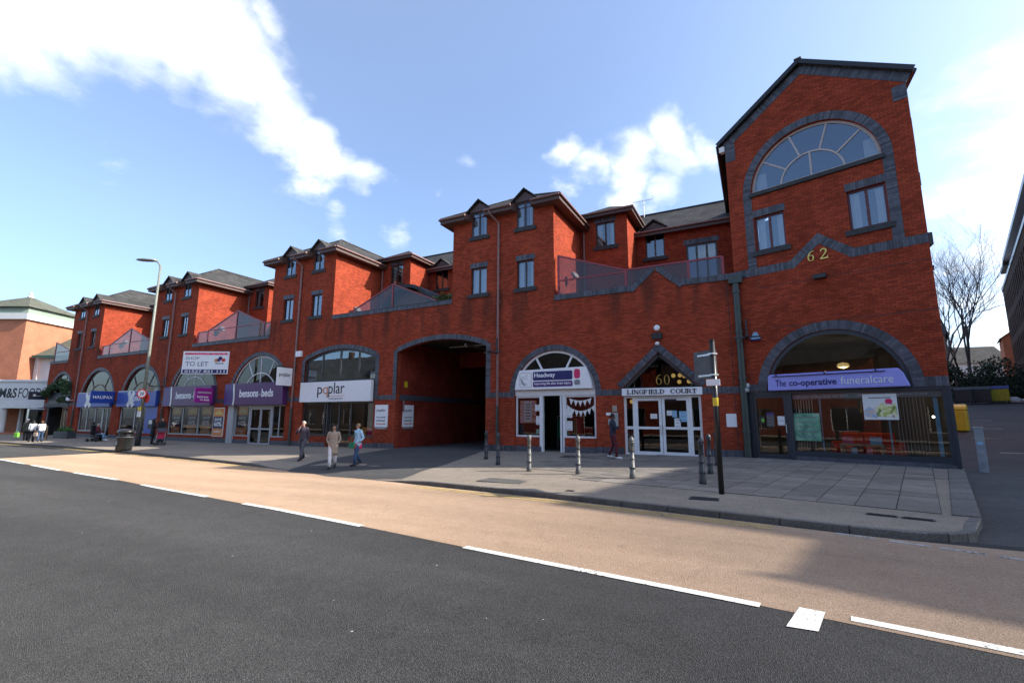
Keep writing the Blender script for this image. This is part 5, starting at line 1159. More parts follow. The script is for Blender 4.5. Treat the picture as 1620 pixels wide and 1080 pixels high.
# Halifax
for i, cx_ in enumerate((-51.4,-44.3)):
    S = sign('shop_sign',(cx_,0,2.52),0,'blue HALIFAX bank sign '+('left of the other, partly hidden by its projecting sign' if i == 0 else 'behind the tall lamp post'))
    MB().box(-3.0,2.95,-.25,-.02,0,1.2).build('board','sign_blue',S,bevel=.015); MB().box(-3.02,2.97,-.2,.02,1.2,1.3).build('head_trim','grey_frame',S)
    q = MB(); xo = -.85 if i == 0 else -.75; q.bar((xo-.45,.02),(xo+.45,1.18),.42,-.262,-.251); q.bar((xo-.45,1.18),(xo+.45,.02),.42,-.263,-.252); q.build('cross_emblem','sign_silver',S)
    text(S,'HALIFAX',-1.05 if i else -1.2,.42,.36,-.263,'sign_white',1.9,bold=.02)
S = sign('projecting_sign',(-48.3,-.12,2.75),0,'blue HALIFAX box sign jutting out between the two bank arches')
MB().box(-.08,.08,-1.55,.1,.05,1.05).build('box','sign_blue2',S,bevel=.02); Mp = Matrix.Translation((.09,-1.45,0)) @ Matrix.Rotation(R(90),4,'Z'); text(S,'HALIFAX',.05,.42,.26,0,'sign_white',1.35,bold=.015,M=Mp)
# restaurant fascia
S = sign('shop_sign',(-58.5,0,2.9),0,'dark restaurant sign with cream letters under the hanging greenery')
MB().box(-1.9,1.9,-.12,-.045,.0,.75).build('board','charcoal_frame',S); text(S,'DELTO & RUM',-.55,.2,.36,-.12,'render_cream',2.2,bold=.02)
S = sign('projecting_sign',(-61.6,-.1,3.3),0,'small black box sign at the far left end of the parade'); MB().box(-.06,.06,-1.2,.05,0,.75).build('box','sign_dark',S); MB().box(.061,.068,-.9,-.7,.3,.5).box(.061,.068,-.65,-.3,.32,.36).build('emblem','paper',S)
S = tag(empty('awning',(-59.3,0,2.5)),'black canvas awning with a white front bar over the restaurant door','awning')
q = MB(); q.add([(-1.7,0,.12),(1.3,0,.12),(1.3,-1.2,-.12),(-1.7,-1.2,-.12),(-1.7,-1.2,-.28),(1.3,-1.2,-.28)],[(0,1,2,3),(3,2,5,4)]); q.build('canvas','cloth_black',S); MB().tube([(-1.72,-1.2,-.12),(1.32,-1.2,-.12)],.03,6).build('front_bar','paper',S)
MB().tube([(-1.6,-1.18,-.14),(-1.6,0,-.3)],.02,6).tube([(1.2,-1.18,-.14),(1.2,0,-.3)],.02,6).build('arm','iron',S)
# leaflets and posters in windows (flat prints)
def notice(loc, rz, w_, h, mat, label, lines=2, cat='notice', ink='ink_grey'):
    S = tag(empty('window_notice', loc, rz), label, cat); MB().box(-w_/2,w_/2,-.006,0,0,h).build('sheet',mat,S); q = MB(); rl = random.Random(int(loc[0]*97))
    for k in range(lines): zz = h*(.85-.7*k/max(1,lines-1)) if lines > 1 else h*.5; ww = w_*rl.uniform(.25,.38); q.box(-ww,ww,-.009,-.0065,zz-h*.02,zz+h*.02)
    if lines: q.build('print',ink,S)
    return S
notice((-9.62,.25,1.5),0,.85,1.05,'print_floral','bright floral poster in the left Headway window',0); notice((-9.62,.235,1.55),0,.42,.95,'paper','white text sheet on the floral poster in the left Headway window',6,ink='sign_violet')
for i, (x_, z_, w_, h_, lb) in enumerate(((-9.05,2.05,.32,.3,'small white notice at the upper right of the left Headway pane'),(-9.02,1.42,.28,.4,'white notice halfway down the left Headway pane'),(-9.02,1.0,.28,.22,'lowest pale green notice in the left Headway pane'),(-7.52,1.75,.3,.42,'blank white sheet beside the bunting in the right Headway pane'),(-7.52,1.18,.3,.42,'white notice below the blank sheet in the right Headway pane'))):
    notice((x_,.15,z_),0,w_,h_,'paper' if i != 2 else 'copper_green',lb,2)
bt = tag(empty('bunting',(-6.95,.14,2.55)),'two strings of white triangular bunting in the right Headway window','bunting')
q = MB()
for (n, x0_, x1_, z0_, sag) in ((5,-.55,.5,.06,.12),(7,-.68,.66,-.22,.3)):
    for k in range(n):
        t = (k+.5)/n; x_ = x0_+(x1_-x0_)*t; zz = z0_-sag*4*t*(1-t); wd = (x1_-x0_)/n*.5; sl2 = -sag*4*(1-2*t)/(x1_-x0_)*wd; q.prism([(x_-wd,zz+.02-sl2),(x_+wd,zz+.02+sl2),(x_+sl2*.6,zz-.25)],-.004,0)
q.build('flags','paper',bt)
for x_, z_, w_, h_, m_, lb in ((-3.78,1.72,.27,.2,'paper','white notice on the left entrance door'),(-3.15,1.85,.2,.2,'paper','upper left notice on the right entrance door'),(-2.95,1.78,.18,.27,'paper_blue','small pale blue notice on the right entrance door'),(-2.62,1.6,.3,.42,'paper_blue','blue notice at the right of the right entrance door'),(-2.85,1.36,.24,.38,'paper','lowest notice on the right entrance door')):
    notice((x_,.1,z_),0,w_,h_,m_,lb,3)
def tnotice(u, z, w_, h, mat, label, lines=3, y=.085): return notice(tw(u,y,z), GA, w_, h, mat, label, lines)
tnotice(.56,1.55,.2,.28,'ink','dark notice with a green mark on the funeral shop door',0); tnotice(.6,1.62,.1,.12,'cloth_lime','small green badge on the funeral shop door',0,y=.08); tnotice(.86,1.45,.26,.5,'room_light','grey paper on the middle of the funeral shop door',4); tnotice(.86,1.87,.26,.09,'sign_violet','violet strip at the top of the grey paper on the funeral shop door',0,y=.08)
tnotice(1.22,1.5,.24,.33,'paper','white notice with a heart at the right edge of the funeral shop door',1)
tnotice(2.02,.98,.8,.95,'print_green','large pale green poster in the left of the funeral shop window',5)
S = tnotice(4.12,1.72,.88,.82,'paper','floral information poster hanging in the funeral shop window',2)
MB().prism([(-.4,.08),(-.1,.05),(-.12,.3),(-.3,.42),(-.42,.3)],-.011,-.0068).build('figure_print','print_person',S); MB().prism([(-.1,.1),(.4,.06),(.41,.5),(.1,.55),(-.15,.4)],-.011,-.0069).build('flower_print','print_flowers',S); MB().prism(rrect(.14,.32,.5,.66,.07),-.013,-.007).build('badge_print','sign_pink',S)
# table with leaflets and red chairs behind the funeral shop window
t = tag(empty('display_table', tw(3.42,.85,.36), GA), 'low wooden table in the funeral shop window', 'table'); MB().box(-.62,.62,-.25,.25,.48,.54).build('top','wood',t)
for a in (-.56,.56):
    for b in (-.2,.2): MB().box(a-.03,a+.03,b-.03,b+.03,0,.48).build('leg','wood',t)
for k, (u_, m_, lb) in enumerate(((3.05,'paper_pink','pink and white card standing on the left of the window table'),(3.5,'sign_red','red booklet in the middle of the window table'),(3.82,'paper_blue','grey blue booklet on the right of the window table'))): notice(tw(u_,.75,.905),GA,.32,.24,m_,lb,2)
for k, (u_, m_, lb) in enumerate(((3.2,'paper_blue','blue leaflet on the shelf under the window table'),(3.62,'paper_pink','pink leaflet on the shelf under the window table'))): notice(tw(u_,.75,.42),GA,.16,.36,m_,lb,2)
for k, u_ in enumerate((2.9,3.5,4.05)):
    a = tag(empty('armchair', tw(u_,1.45+.3*(k % 2),.35), GA+R(20*(k-1))), 'red armchair '+('at the left','in the middle','at the right')[k]+' behind the funeral shop window table', 'armchair', 'red armchairs in the funeral shop')
    MB().box(-.32,.32,-.3,.3,.15,.42).build('seat','red_sofa',a,bevel=.06); MB().prism([(-.32,.3),(.32,.3),(.28,.92),(-.28,.92)],.18,.34).build('backrest','red_sofa',a,bevel=.06); MB().box(-.42,-.3,-.3,.3,.15,.6).build('armrest','red_sofa',a,bevel=.04); MB().box(.3,.42,-.3,.3,.15,.6).build('armrest','red_sofa',a,bevel=.04)
# racks of clothes inside the Headway shop
cr_ = tag(empty('clothes_rail',(-8.2,2.2,.22)),'rail of second-hand clothes just inside the open Headway door','clothes rail')
MB().tube([(-.7,0,0),(-.7,0,1.6),(.7,0,1.6),(.7,0,0)],.02,6).build('frame','steel',cr_); rl = random.Random(11)
for k in range(12):
    x_ = -.62+k*.11; m_ = rl.choice(['cloth_rust','cloth_navy','cloth_red','cloth_plum','cloth_beige','cloth_jeans','sign_orange','cloth_green']); MB().prism([(x_-.03,.6),(x_+.04,.55),(x_+.03,1.5),(x_-.02,1.5)],-.22,.22).build('garment',m_,cr_)
# ---------------------------------------------------------------- small fittings on the walls
def fit(name, loc, label, cat, rz=0): return tag(empty(name, loc, rz), label, cat)
f = fit('alarm_bell',(-3.47,0,5.3),'round white alarm bell above the triangular entrance gable','alarm'); MB().lathe([(.02,0),(.12,.0),(.13,.04),(.1,.07),(.02,.085)],0,0,18).xf(Matrix.Translation((0,0,.2)) @ Matrix.Rotation(R(90),4,'X')).build('dome','sign_white',f,smooth=True); MB().box(-.2,.2,-.12,0,-.28,-.02).build('bracket','black_paint',f); MB().lathe([(.05,0),(.1,.04),(.08,.12),(.02,.15)],0,-.1,12).xf(Matrix.Translation((0,0,-.55))).build('sensor','sign_white',f,smooth=True)
f = fit('alarm_box',tw(.62,0,4.72),'blue triangular burglar alarm box beside the big shop arch','alarm box',GA); MB().prism([(-.17,0),(.17,0),(.05,.26),(-.05,.26)],-.1,0).build('case','paper_blue',f,bevel=.01); MB().box(-.18,.18,-.11,0,-.05,-.001).build('base','sign_navy',f)
f = fit('security_camera',tw(.18,0,2.82),'white domed security camera at the left of the funeral shop sign','camera',GA); MB().box(-.07,.07,-.1,-.02,.1,.24).build('mount','sign_white',f); MB().lathe([(.02,-.12),(.09,-.08),(.1,0),(.07,.06)],0,-.13,14).build('dome','grey_frame',f,smooth=True); MB().lathe([(.01,-.125),(.05,-.11),(.05,-.09)],0,-.15,10).build('lens','black_paint',f)
f = fit('blank_plate',(-.85,0,1.42),'blank white plate on the brick pier right of the entrance','plate'); MB().box(-.18,.18,-.03,0,0,.5).build('plate','sign_white',f)
f = fit('intercom_panel',(-5.38,0,1.55),'metal intercom panel left of the entrance doors','intercom'); MB().box(-.14,.14,-.05,0,-.15,.42).build('panel','galv',f); MB().box(-.1,.1,-.04,0,.46,.72).build('speaker_box','render_cream',f); MB().box(-.38,-.18,-.02,0,.3,.42).build('name_plate','sign_white',f); MB().box(-.3,-.17,-.03,0,-.1,.15).build('letter_plate','galv',f)
f = fit('flood_lamp',tw(2.9,0,6.6),'black flood lamp on the gable below number 62','lamp',GA); MB().box(-.2,.2,-.25,-.05,0,.16).build('head','black_paint',f,bevel=.02); MB().box(-.04,.04,-.1,0,.04,.2).build('bracket','black_paint',f)
f = fit('alarm_box',(-25.55,0,5.5),'white rectangular alarm box beside the downpipe left of poplar carpets','alarm box'); MB().box(-.25,.25,-.16,0,0,.36).build('case','sign_white',f,bevel=.02)
f = fit('flood_lamp',(-56.0,-.1,3.1),'pair of small white spot lamps beside the restaurant sign','lamp'); MB().lathe([(.05,0),(.1,.1),(.1,.22)],-.15,-.3,10).xf(Matrix.Rotation(R(-20),4,'X')).lathe([(.05,0),(.1,.1),(.1,.22)],.3,-.3,10).build('head','sign_white',f); MB().box(-.2,.35,-.32,.1,.05,.09).build('arm','sign_white',f)
def bracket(loc, label, rz=0, shelf=.55):
    f = fit('basket_bracket',loc,label,'bracket',rz); MB().box(-.03,.03,-.06,0,0,.75).build('back_bar','iron',f); MB().box(-.05,.05,-1.0,.0,-.03,.03).box(-.45,.45,-.5,-.44,-.03,.03).build('arm','iron',f); MB().tube([(0,-.03,.72),(0,-.55,.02)],.015,6).build('stay','iron',f)
bracket((-11.1,-.16,4.85),'iron basket bracket on the downpipe between archway and Headway'); bracket((-.1,-.2,4.75),'iron basket bracket on the dark drainpipe beside the gable'); bracket((-40.6,-.16,4.0),'iron basket bracket on the downpipe right of the lamp post')
S = sign('arrow_plate',(-41.6,-.05,3.6),0,'small cream plate hanging from the bracket by the blue bank sign','plate'); MB().box(-.02,.02,-.75,-.3,0,.5).build('plate','render_cream',S)
f = fit('yellow_box',(-17.53,.75,3.4),'small yellow box on the inner wall of the archway','box',R(90)); MB().box(-.1,.1,-.06,0,0,.34).build('case','yellow',f)
f = fit('conduit',(-17.3,.3,2.05),'short mauve conduit on the archway wall','conduit'); MB().tube([(-.14,.25,0),(-.14,.25,.62)],.05,8).build('pipe','mauve_pipe',f)
for i,(x_,y_,z_) in enumerate(((-8.06,1.9,8.75),(-22.82,1.7,8.45),(-37.55,1.9,8.45),(-52.25,1.9,8.4))):
    f = fit('satellite_dish',(x_,y_,z_),'pale satellite dish on the sunlit side wall of the '+('block right of the archway','block above poplar carpets','block above the left bensons shop','leftmost block')[i],'satellite dish'); MB().lathe([(.01,.0),(.1,.012),(.2,.05),(.25,.085)],0,0,18).xf(Matrix.Translation((.32,-.1,.1)) @ Matrix.Rotation(R(60),4,'Y') @ Matrix.Rotation(R(25),4,'X')).build('dish','render_cream',f,smooth=True); MB().tube([(0,0,-.1),(.15,0,-.1),(.3,-.08,.08)],.018,6).build('arm','galv',f)
f = fit('television_aerial',(-5.6,9.6,14.9),'thin television aerial on the ridge behind the block','aerial'); MB().tube([(0,0,-.2),(0,0,1.0)],.022,6).build('mast','galv',f); q = MB().tube([(-.75,0,.95),(.6,0,.95)],.012,5)
for k in range(9): q.tube([(-.7+k*.15,-.16,.95),(-.7+k*.15,.16,.95)],.007,4)
q.tube([(.5,-.2,.8),(.65,-.2,1.15)],.008,4).tube([(.5,.2,.8),(.65,.2,1.15)],.008,4).build('boom','galv',f)
# ---------------------------------------------------------------- street furniture
def bollard(x, y, label, tilt=0, mat='galv'):
    b = tag(empty('bollard',(x,y,pave(x,y)),random.uniform(0,6)),label,'bollard','cast bollards along the footway')
    MB().lathe([(.085,-.05),(.085,.1),(.07,.14),(.066,.5)],0,0,14).build('base',mat,b,smooth=True)
    MB().lathe([(.064,.5),(.075,.51),(.075,.54),(.06,.55),(.058,.93),(.07,.94),(.07,.97)],0,0,14).build('shaft',mat,b,smooth=True)
    MB().lathe([(.072,.97),(.075,1.0),(.06,1.06),(.03,1.1),(.01,1.11)],0,0,14).build('cap',mat,b,smooth=True)
    MB().lathe([(.0865,.26),(.0865,.30)],0,0,14).lathe([(.0695,.7),(.0695,.74)],0,0,14).build('ring','iron',b); return b
for x_, y_, lb, m_ in ((-6.35,-6.6,'weathered bollard in the sun in front of the Headway door','bollard_paint_sunlit'),(-4.69,-6.79,'second sunlit bollard, in front of the right Headway window','bollard_paint_sunlit'),(-3.04,-7.16,'sunlit bollard in front of the left entrance door','bollard_paint_sunlit'),(-1.26,-7.56,'shaded bollard nearest the road beside the black sign post','iron'),(-1.25,-5.5,'shaded bollard in the middle of the row right of the entrance','iron'),(-1.22,-3.2,'shaded bollard nearest the wall right of the entrance','iron'),(-9.57,-3.74,'dark bollard at the right edge of the archway drive','iron'),(-8.13,-5.37,'dark bollard standing in line with the downpipe','iron')):  # sunlit bollards get paler paint, shaded ones dark iron: light set in the colour
    bollard(x_,y_,lb,mat=m_)
# black sign post with the back of a grey panel
P = tag(empty('sign_post',(-.77,-8.82,pave(-.77,-8.82))),'black sign post carrying the grey back of a sign near the kerb','sign post')
MB().tube([(0,0,-.1),(0,0,3.3)],.057,12).build('post','black_paint',P,smooth=True); MB().tube([(0,0,1.86),(0,0,2.04)],.06,12).build('yellow_band','yellow',P)
MB().tube([(0,0,3.3),(0,0,3.33)],.062,12).build('cap','black_paint',P)
pm = Matrix.Rotation(R(-38),4,'Z'); MB().box(-.62,.02,.07,.085,2.48,3.12).xf(pm).build('panel','sign_back',P); MB().box(-.5,.06,.062,.07,3.0,3.04).box(-.5,.06,.062,.07,2.53,2.57).box(-.07,.07,-.07,.07,3.0,3.03).box(-.07,.07,-.07,.07,2.53,2.56).xf(pm).build('clamp','steel',P)
MB().box(-.16,.12,-.11,-.07,2.3,2.44).build('small_plate','sign_white',P)
# tall lamp post
lx, ly = -35.7,-3.68; lz = pave(lx,ly)
P = tag(empty('lamp_post',(lx,ly,lz)),'tall tapering street lamp post with a single lantern beside the bank','lamp post')
MB().lathe([(.16,-.05),(.16,1.4),(.13,1.5)],0,0,12).build('base','iron',P,smooth=True); MB().tube([(0,0,1.5),(.02,0,6.5),(.05,0,12.1)],[.105,.09,.065],10).build('pole','pole_green',P,smooth=True)
MB().tube([(.05,0,12.0),(-.05,-.1,12.3),(-.35,-.25,12.42)],[.06,.05,.045],8).build('bracket_arm','pole_green',P)
q = MB(); 
for k,(t,wd,hh) in enumerate(((-.1,.1,.05),(.2,.17,.08),(.6,.2,.09),(.95,.15,.06),(1.1,.05,.02))): pass
q.lathe([(.05,-.03),(.28,-.04),(.34,.02),(.26,.08),(.06,.1)],0,0,14,sx=2.1,sy=.8).xf(Matrix.Translation((-.75,-.5,12.45)) @ Matrix.Rotation(R(33),4,'Z')); q.build('lantern','galv',P,smooth=True)
MB().box(-.13,.13,-.18,-.1,2.25,2.5).build('yellow_plate','yellow',P); MB().box(-.14,.16,-.19,-.1,1.85,2.22).build('notice_plate','paper',P)
S = tag(empty('speed_limit_sign',(lx+.02,ly-.1,lz+3.35)),'round red-ringed 20 limit sign on the lamp post','road sign')
def disc(rad, d0, d1, n=28): return MB().prism([(rad*math.cos(2*math.pi*i/n),rad*math.sin(2*math.pi*i/n)) for i in range(n)],d0,d1)
Ms = Matrix.Rotation(R(35),4,'Z'); disc(.31,-.05,-.02).xf(Ms).build('red_disc','sign_red',S); disc(.225,-.056,-.051).xf(Ms).build('white_disc','sign_white',S); text(S,'20',0,-.11,.22,-.056,'ink',.26,align='C',bold=.02,depth=.005,M=Ms)
disc(.3,.03,.05).xf(Matrix.Translation((.25,.15,-.3))).build('rear_disc','sign_red',S)
# litter bin
bx_, by_ = -32.64,-5.75; P = tag(empty('litter_bin',(bx_,by_,pave(bx_,by_)),R(-6)),'black twin-aperture litter bin standing by the kerb','litter bin')
MB().lathe([(.44,.02),(.46,.1),(.46,.72),(.48,.74),(.48,.8)],0,0,24,sx=1.25,sy=.8).build('body','bin_black',P,smooth=True)
MB().lathe([(.40,.8),(.40,1.02)],0,0,24,sx=1.2,sy=.75).build('inner','ink',P); MB().lathe([(.48,1.02),(.49,1.08),(.42,1.18),(.2,1.23),(.02,1.24)],0,0,24,sx=1.25,sy=.8).build('lid','bin_black',P,smooth=True)
for a in (0,90,180,270): MB().box(.36,.45,-.05,.05,.8,1.03).xf(Matrix.Diagonal((1.25,.8,1,1)) @ Matrix.Rotation(R(a+45),4,'Z')).build('pillar','bin_black',P)
MB().lathe([(.483,.765),(.483,.78)],0,0,24,sx=1.25,sy=.8).build('trim_band','galv',P); MB().box(-.09,.09,-.385,-.365,.35,.55).build('emblem','galv',P)
# silver marker post in the side road
P = tag(empty('marker_post',(5.72,-1.55,.24),R(-20)),'pale square steel marker post at the mouth of the side road','post'); MB().box(-.1,.1,-.06,.06,-.1,1.25).build('post','post_paint',P,bevel=.01); MB().box(-.11,.11,-.07,.07,1.25,1.28).build('cap','galv',P,bevel=.01); MB().box(-.06,.06,-.066,-.061,.78,.86).build('plate','paper_blue',P)
# planter and A-board outside the restaurant
def leaves(mb, n, cx, cy, cz, rx, ry, rz, s, rnd):
    for _ in range(n):
        while True:
            a, b, c = rnd.uniform(-1,1), rnd.uniform(-1,1), rnd.uniform(-1,1)
            if a*a+b*b+c*c <= 1: break
        p = Vector((cx+a*rx, cy+b*ry, cz+c*rz)); d = Vector((rnd.gauss(0,1),rnd.gauss(0,1),rnd.gauss(0,.7))).normalized(); e = d.orthogonal().normalized(); e.rotate(Matrix.Rotation(rnd.uniform(0,6.28),3,d)); l = s*rnd.uniform(.6,1.3)
        mb.add([p, p+d*l*.5+e*l*.28, p+d*l, p+d*l*.5-e*l*.28], [(0,1,2,3)])
    return mb
rg = random.Random(21)
pz = pave(-50.3,-2.7)
P = tag(empty('planter',(-52.0,-1.6,pave(-52,-1.6))),'long dark planter box of green shrubs outside the restaurant','planter'); MB().box(-1.3,1.3,-.3,.3,0,.55).build('box','bin_dark',P,bevel=.02); leaves(MB(),700,0,0,.72,1.25,.28,.25,.12,rg).build('foliage','leaf_mid',P)
P = tag(empty('sandwich_board',(-52.4,-2.9,pave(-52.4,-2.9)),R(60)),'leaning wooden sandwich board beside the restaurant planter','sandwich board')
for s_ in (-1,1): MB().box(-.3,.3,-.02,.02,0,1.1).xf(Matrix.Translation((0,s_*.22,0)) @ Matrix.Rotation(R(s_*11),4,'X')).build('panel','wood',P); MB().box(-.25,.25,-.03,-.021 if s_ < 0 else -.021,.15,1.0).xf(Matrix.Translation((0,s_*.22,0)) @ Matrix.Rotation(R(s_*11),4,'X')).build('chalk_face','ink',P)
P = tag(empty('hanging_greenery',(-58.6,-.1,4.0)),'trailing evergreen plants draped above the restaurant sign','plant'); q = MB()
for (a,b,c,rx,rz) in ((-1.6,.1,.35,.9,.35),(-.6,0,.55,.8,.35),(.6,.0,.75,.9,.5),(1.5,0,.6,.8,.45),(2.0,-.1,.1,.4,.5),(-2.0,-.1,-.1,.5,.4),(1.6,-.1,-.75,.6,.3)): leaves(q,420,a,b-.2,c,rx,.35,rz,.16,rg)
q.build('foliage','leaf_dark',P); MB().tube([(-2.4,0,.2),(0,0,.3),(2.2,0,.3)],.03,6).build('stem','bark',P)
P = tag(empty('terrace_planting',(-15.0,.8,7.2)),'tuft of green grass behind the parapet left of the tall block','plant'); leaves(MB(),500,0,0,1.0,.95,.3,.35,.2,rg).build('foliage','leaf_olive',P); MB().box(-.9,.9,-.3,.3,-.3,.6).build('trough','bin_dark',P)

# ---------------------------------------------------------------- people
def skin_body(name, verts, edges, radii, mat, parent, root=0, sub=2):
    me = bpy.data.meshes.new(name); me.from_pydata(verts, edges, []); me.materials.append(MT[mat]); o = place(name, me, parent)
    me.skin_vertices if len(me.skin_vertices) else None
    sk = o.modifiers.new('skin','SKIN'); sk.use_smooth_shade = True; sk.branch_smoothing = .6
    if not me.skin_vertices: me.attributes
    sv = me.skin_vertices[0].data
    for i, r_ in enumerate(radii): sv[i].radius = r_ if hasattr(r_,'__len__') else (r_, r_); sv[i].use_root = (i == root)
    if sub: s_ = o.modifiers.new('sub','SUBSURF'); s_.levels = sub; s_.render_levels = sub
    return o
def person(x, y, heading, h, label, top, bottom, hair, skin='skin', z=None, stride=.0, coat=.0, arms=('down','down'), hairlen=0, shoes='shoe_dark', lean=0, sit=False, hood=False, cap=None, slim=1.0, headturn=0, phase=1, sleeve=None):
    """standing, walking or seated figure; faces +y in its own frame; body > (clothes, hair, shoes)"""
    if z is None: z = pave(x, y)
    T = tag(empty('person',(x,y,z),heading),label,'person'); k = h/1.72
    V = []; E = []; Rr = []
    def add(p, r, par=None):
        V.append(tuple(c*k for c in p)); Rr.append(r*k if not hasattr(r,'__len__') else tuple(q*k for q in r)); i = len(V)-1
        if par is not None: E.append((par,i))
        return i
    ln = math.radians(lean); seat = .5 if sit else .92
    def tp(px, py, pz): # lean the trunk about the pelvis
        dz = pz-.92; return (px, py+dz*math.sin(ln), seat+dz*math.cos(ln))
    pel = add((0,0,seat),(.12,.1)); sp = add(tp(0,0,1.1),(.115,.09),pel); ch = add(tp(0,.005,1.3),(.135,.1),sp); nb = add(tp(0,-.005,1.43),(.075,.07),ch); nk = add(tp(0,.01,1.5),.05,nb)
    hd = tp(0,.025,1.61); ct, st_ = math.cos(headturn), math.sin(headturn)
    def hp(a, b, c): return (hd[0]+a*ct-b*st_, hd[1]+a*st_+b*ct, hd[2]+c)
    jw = add(hp(0,.01,-.055),(.055,.062),nk); h1 = add(hp(0,0,.02),(.074,.088),jw); h2 = add(hp(0,-.008,.075),(.06,.075),h1)
    ARM = {}; LEG = {}
    for s_, nm in ((-1,'L'),(1,'R')):
        mode = arms[0 if s_ < 0 else 1]; sh = tp(s_*.165,0,1.405); fs = stride*phase*s_
        if mode == 'down': el = tp(s_*.205,-.02-fs*.22,1.13); wr = tp(s_*.2,.05-fs*.36,.89)
        elif mode == 'pocket': el = tp(s_*.24,-.09,1.14); wr = tp(s_*.16,.05,.97)
        elif mode == 'face': el = tp(s_*.25,.14,1.2); wr = tp(s_*.1,.17,1.43)
        elif mode == 'forward': el = tp(s_*.2,.08,1.14); wr = tp(s_*.16,.3,1.07)
        elif mode == 'push': el = tp(s_*.2,.05,1.13); wr = tp(s_*.17,.33,1.0)
        elif mode == 'chest': el = tp(s_*.22,.05,1.14); wr = tp(s_*.06,.2,1.2)
        elif mode == 'lap': el = tp(s_*.2,.08,1.1); wr = tp(s_*.14,.32,1.02)
        a = add(sh,.058,ch); b = add(el,.043,a); c = add(wr,.028,b); ARM[nm] = (sh,el,wr)
        d = (Vector(wr)-Vector(el)).normalized(); ppl = add(tuple(Vector(wr)+d*.055),(.034,.022),c); side = Vector((-s_,0,0)); fw = d.cross(side).normalized() if d.cross(side).length > .1 else Vector((0,1,0))
        for fi in range(4):
            o_ = fw*(-.024+.016*fi); l_ = (.062,.075,.078,.066)[fi]; p1 = Vector(wr)+d*.085+o_; f1 = add(tuple(p1),.0095,ppl); f2 = add(tuple(p1+d*l_*.55+side*.008),.0088,f1); add(tuple(p1+d*l_*.9+side*.03),.0075,f2)
        t0 = Vector(wr)+d*.04+fw*.036; f1 = add(tuple(t0),.011,ppl); add(tuple(t0+d*.035+fw*.012+side*.012),.009,f1)
        hip = (s_*.085,0,seat-.03); fs = stride*phase*s_
        if sit: kn = (s_*.1,.42,seat+.02); an = (s_*.1,.5,.12); to = (s_*.11,.63,.05)
        else:
            kn = (s_*.09,fs*.5+.03+(.05 if stride and fs < 0 else 0),.5); an = (s_*.085,fs*.9-(.04 if fs < 0 else 0),.085+(.06 if fs < -.05 else 0)); to = (s_*.095,an[1]+.13,.04 if fs >= -.05 else .06)
        a = add(hip,.085,pel); b = add(kn,.056,a); c = add(an,.038,b); add(to,.034,c); LEG[nm] = (hip,kn,an,to)
    body = skin_body('body', V, E, Rr, skin, T)
    # face: nose, eyes, ears, mouth
    def P_(p): return tuple(c*k for c in p)
    q = MB(); q.add([P_(hp(0,.082,.035)),P_(hp(-.013,.09,-.012)),P_(hp(.013,.09,-.012)),P_(hp(0,.112,-.008))],[(0,1,3),(0,3,2),(1,2,3)]); q.build('nose',skin,T,smooth=True)
    for s_ in (-1,1):
        MB().lathe([(.002,-.012),(.01,0),(.002,.012)],0,0,8).xf(Matrix.Translation(P_(hp(s_*.03,.08,.022)))).build('eye','ink',T); MB().lathe([(.004,-.028),(.016,0),(.01,.028)],0,0,8,sx=.6).xf(Matrix.Translation(P_(hp(s_*.078,-.005,.005)))).build('ear',skin,T,smooth=True)
    MB().box(-.02*k,.02*k,-.004,.004,-.004,.004).xf(Matrix.Translation(P_(hp(0,.083,-.045)))).build('mouth','paper_pink' if skin == 'skin' else 'skin_dark',T)
    # hair
    q = MB(); n = 14; rows = []
    for i, ph in enumerate((0,25,50,75,95,112)):
        row = []
        for j in range(n+1):
            th = 2*math.pi*j/n; front_ = math.sin(th); lim = ph if front_ < .3 else min(ph, 58+20*(1-front_)); rad = .094+.004*math.sin(j*3+i)
            row.append(P_(hp(rad*math.sin(R(lim))*math.cos(th)*.88, -.01+rad*math.sin(R(lim))*math.sin(th)*1.08, .03+rad*1.08*math.cos(R(lim)))))
        rows.append(row)
    hm = strip(rows)
    if hairlen:
        hm.tube([P_(hp(0,-.06,.05)),P_(hp(0,-.085,-.06)),P_(hp(0,-.085,-.06-hairlen*.5)),P_(hp(0,-.07,-.06-hairlen))],[.075*k,.085*k,.075*k,.03*k],10)
        for s_ in (-1,1): hm.tube([P_(hp(s_*.06,-.01,.05)),P_(hp(s_*.083,-.01,-.05)),P_(hp(s_*.07,.0,-.05-hairlen*.7))],[.03*k,.032*k,.015*k],7)
    hm.build('hair',hair,T,smooth=True)
    if cap: MB().lathe([(.105*k,0),(.1*k,.05*k),(.06*k,.1*k),(.01*k,.115*k)],0,0,14).xf(Matrix.Translation(P_(hp(0,0,.05)))).build('cap',cap,T,smooth=True)
    # trousers
    q = MB(); w_ = slim
    for nm in 'LR':
        hip, kn, an, to = [Vector(p)*k for p in LEG[nm]]; m_ = hip.lerp(kn,.5)+Vector((0,.012*k,0))
        q.tube([hip+Vector((0,0,.07*k)) if not sit else hip+Vector((0,-.06*k,0)), hip, m_, kn, kn.lerp(an,.5), an+Vector((0,0,.0))],[.1*k*w_,.103*k*w_,.087*k*w_,.07*k*w_,.066*k*w_,.06*k*w_],12)
    q.tube([Vector((0,0,(seat-.1)*k)),Vector((0,0,seat*k)),Vector(tp(0,0,1.02))*k],[.12*k,.15*k*w_,.135*k*w_],14,sq=(1,.78)); q.build('trousers',bottom,T,smooth=True)
    # jacket / top with sleeves
    q = MB(); hem = .86-coat
    path = []; rd = []
    if not sit and coat > .05:
        path += [Vector((0,0,hem*k)), Vector((0,.0,(hem+.12)*k))]; rd += [.205*k,.2*k]
    elif not sit: path += [Vector((0,0,(hem)*k))]; rd += [.165*k]
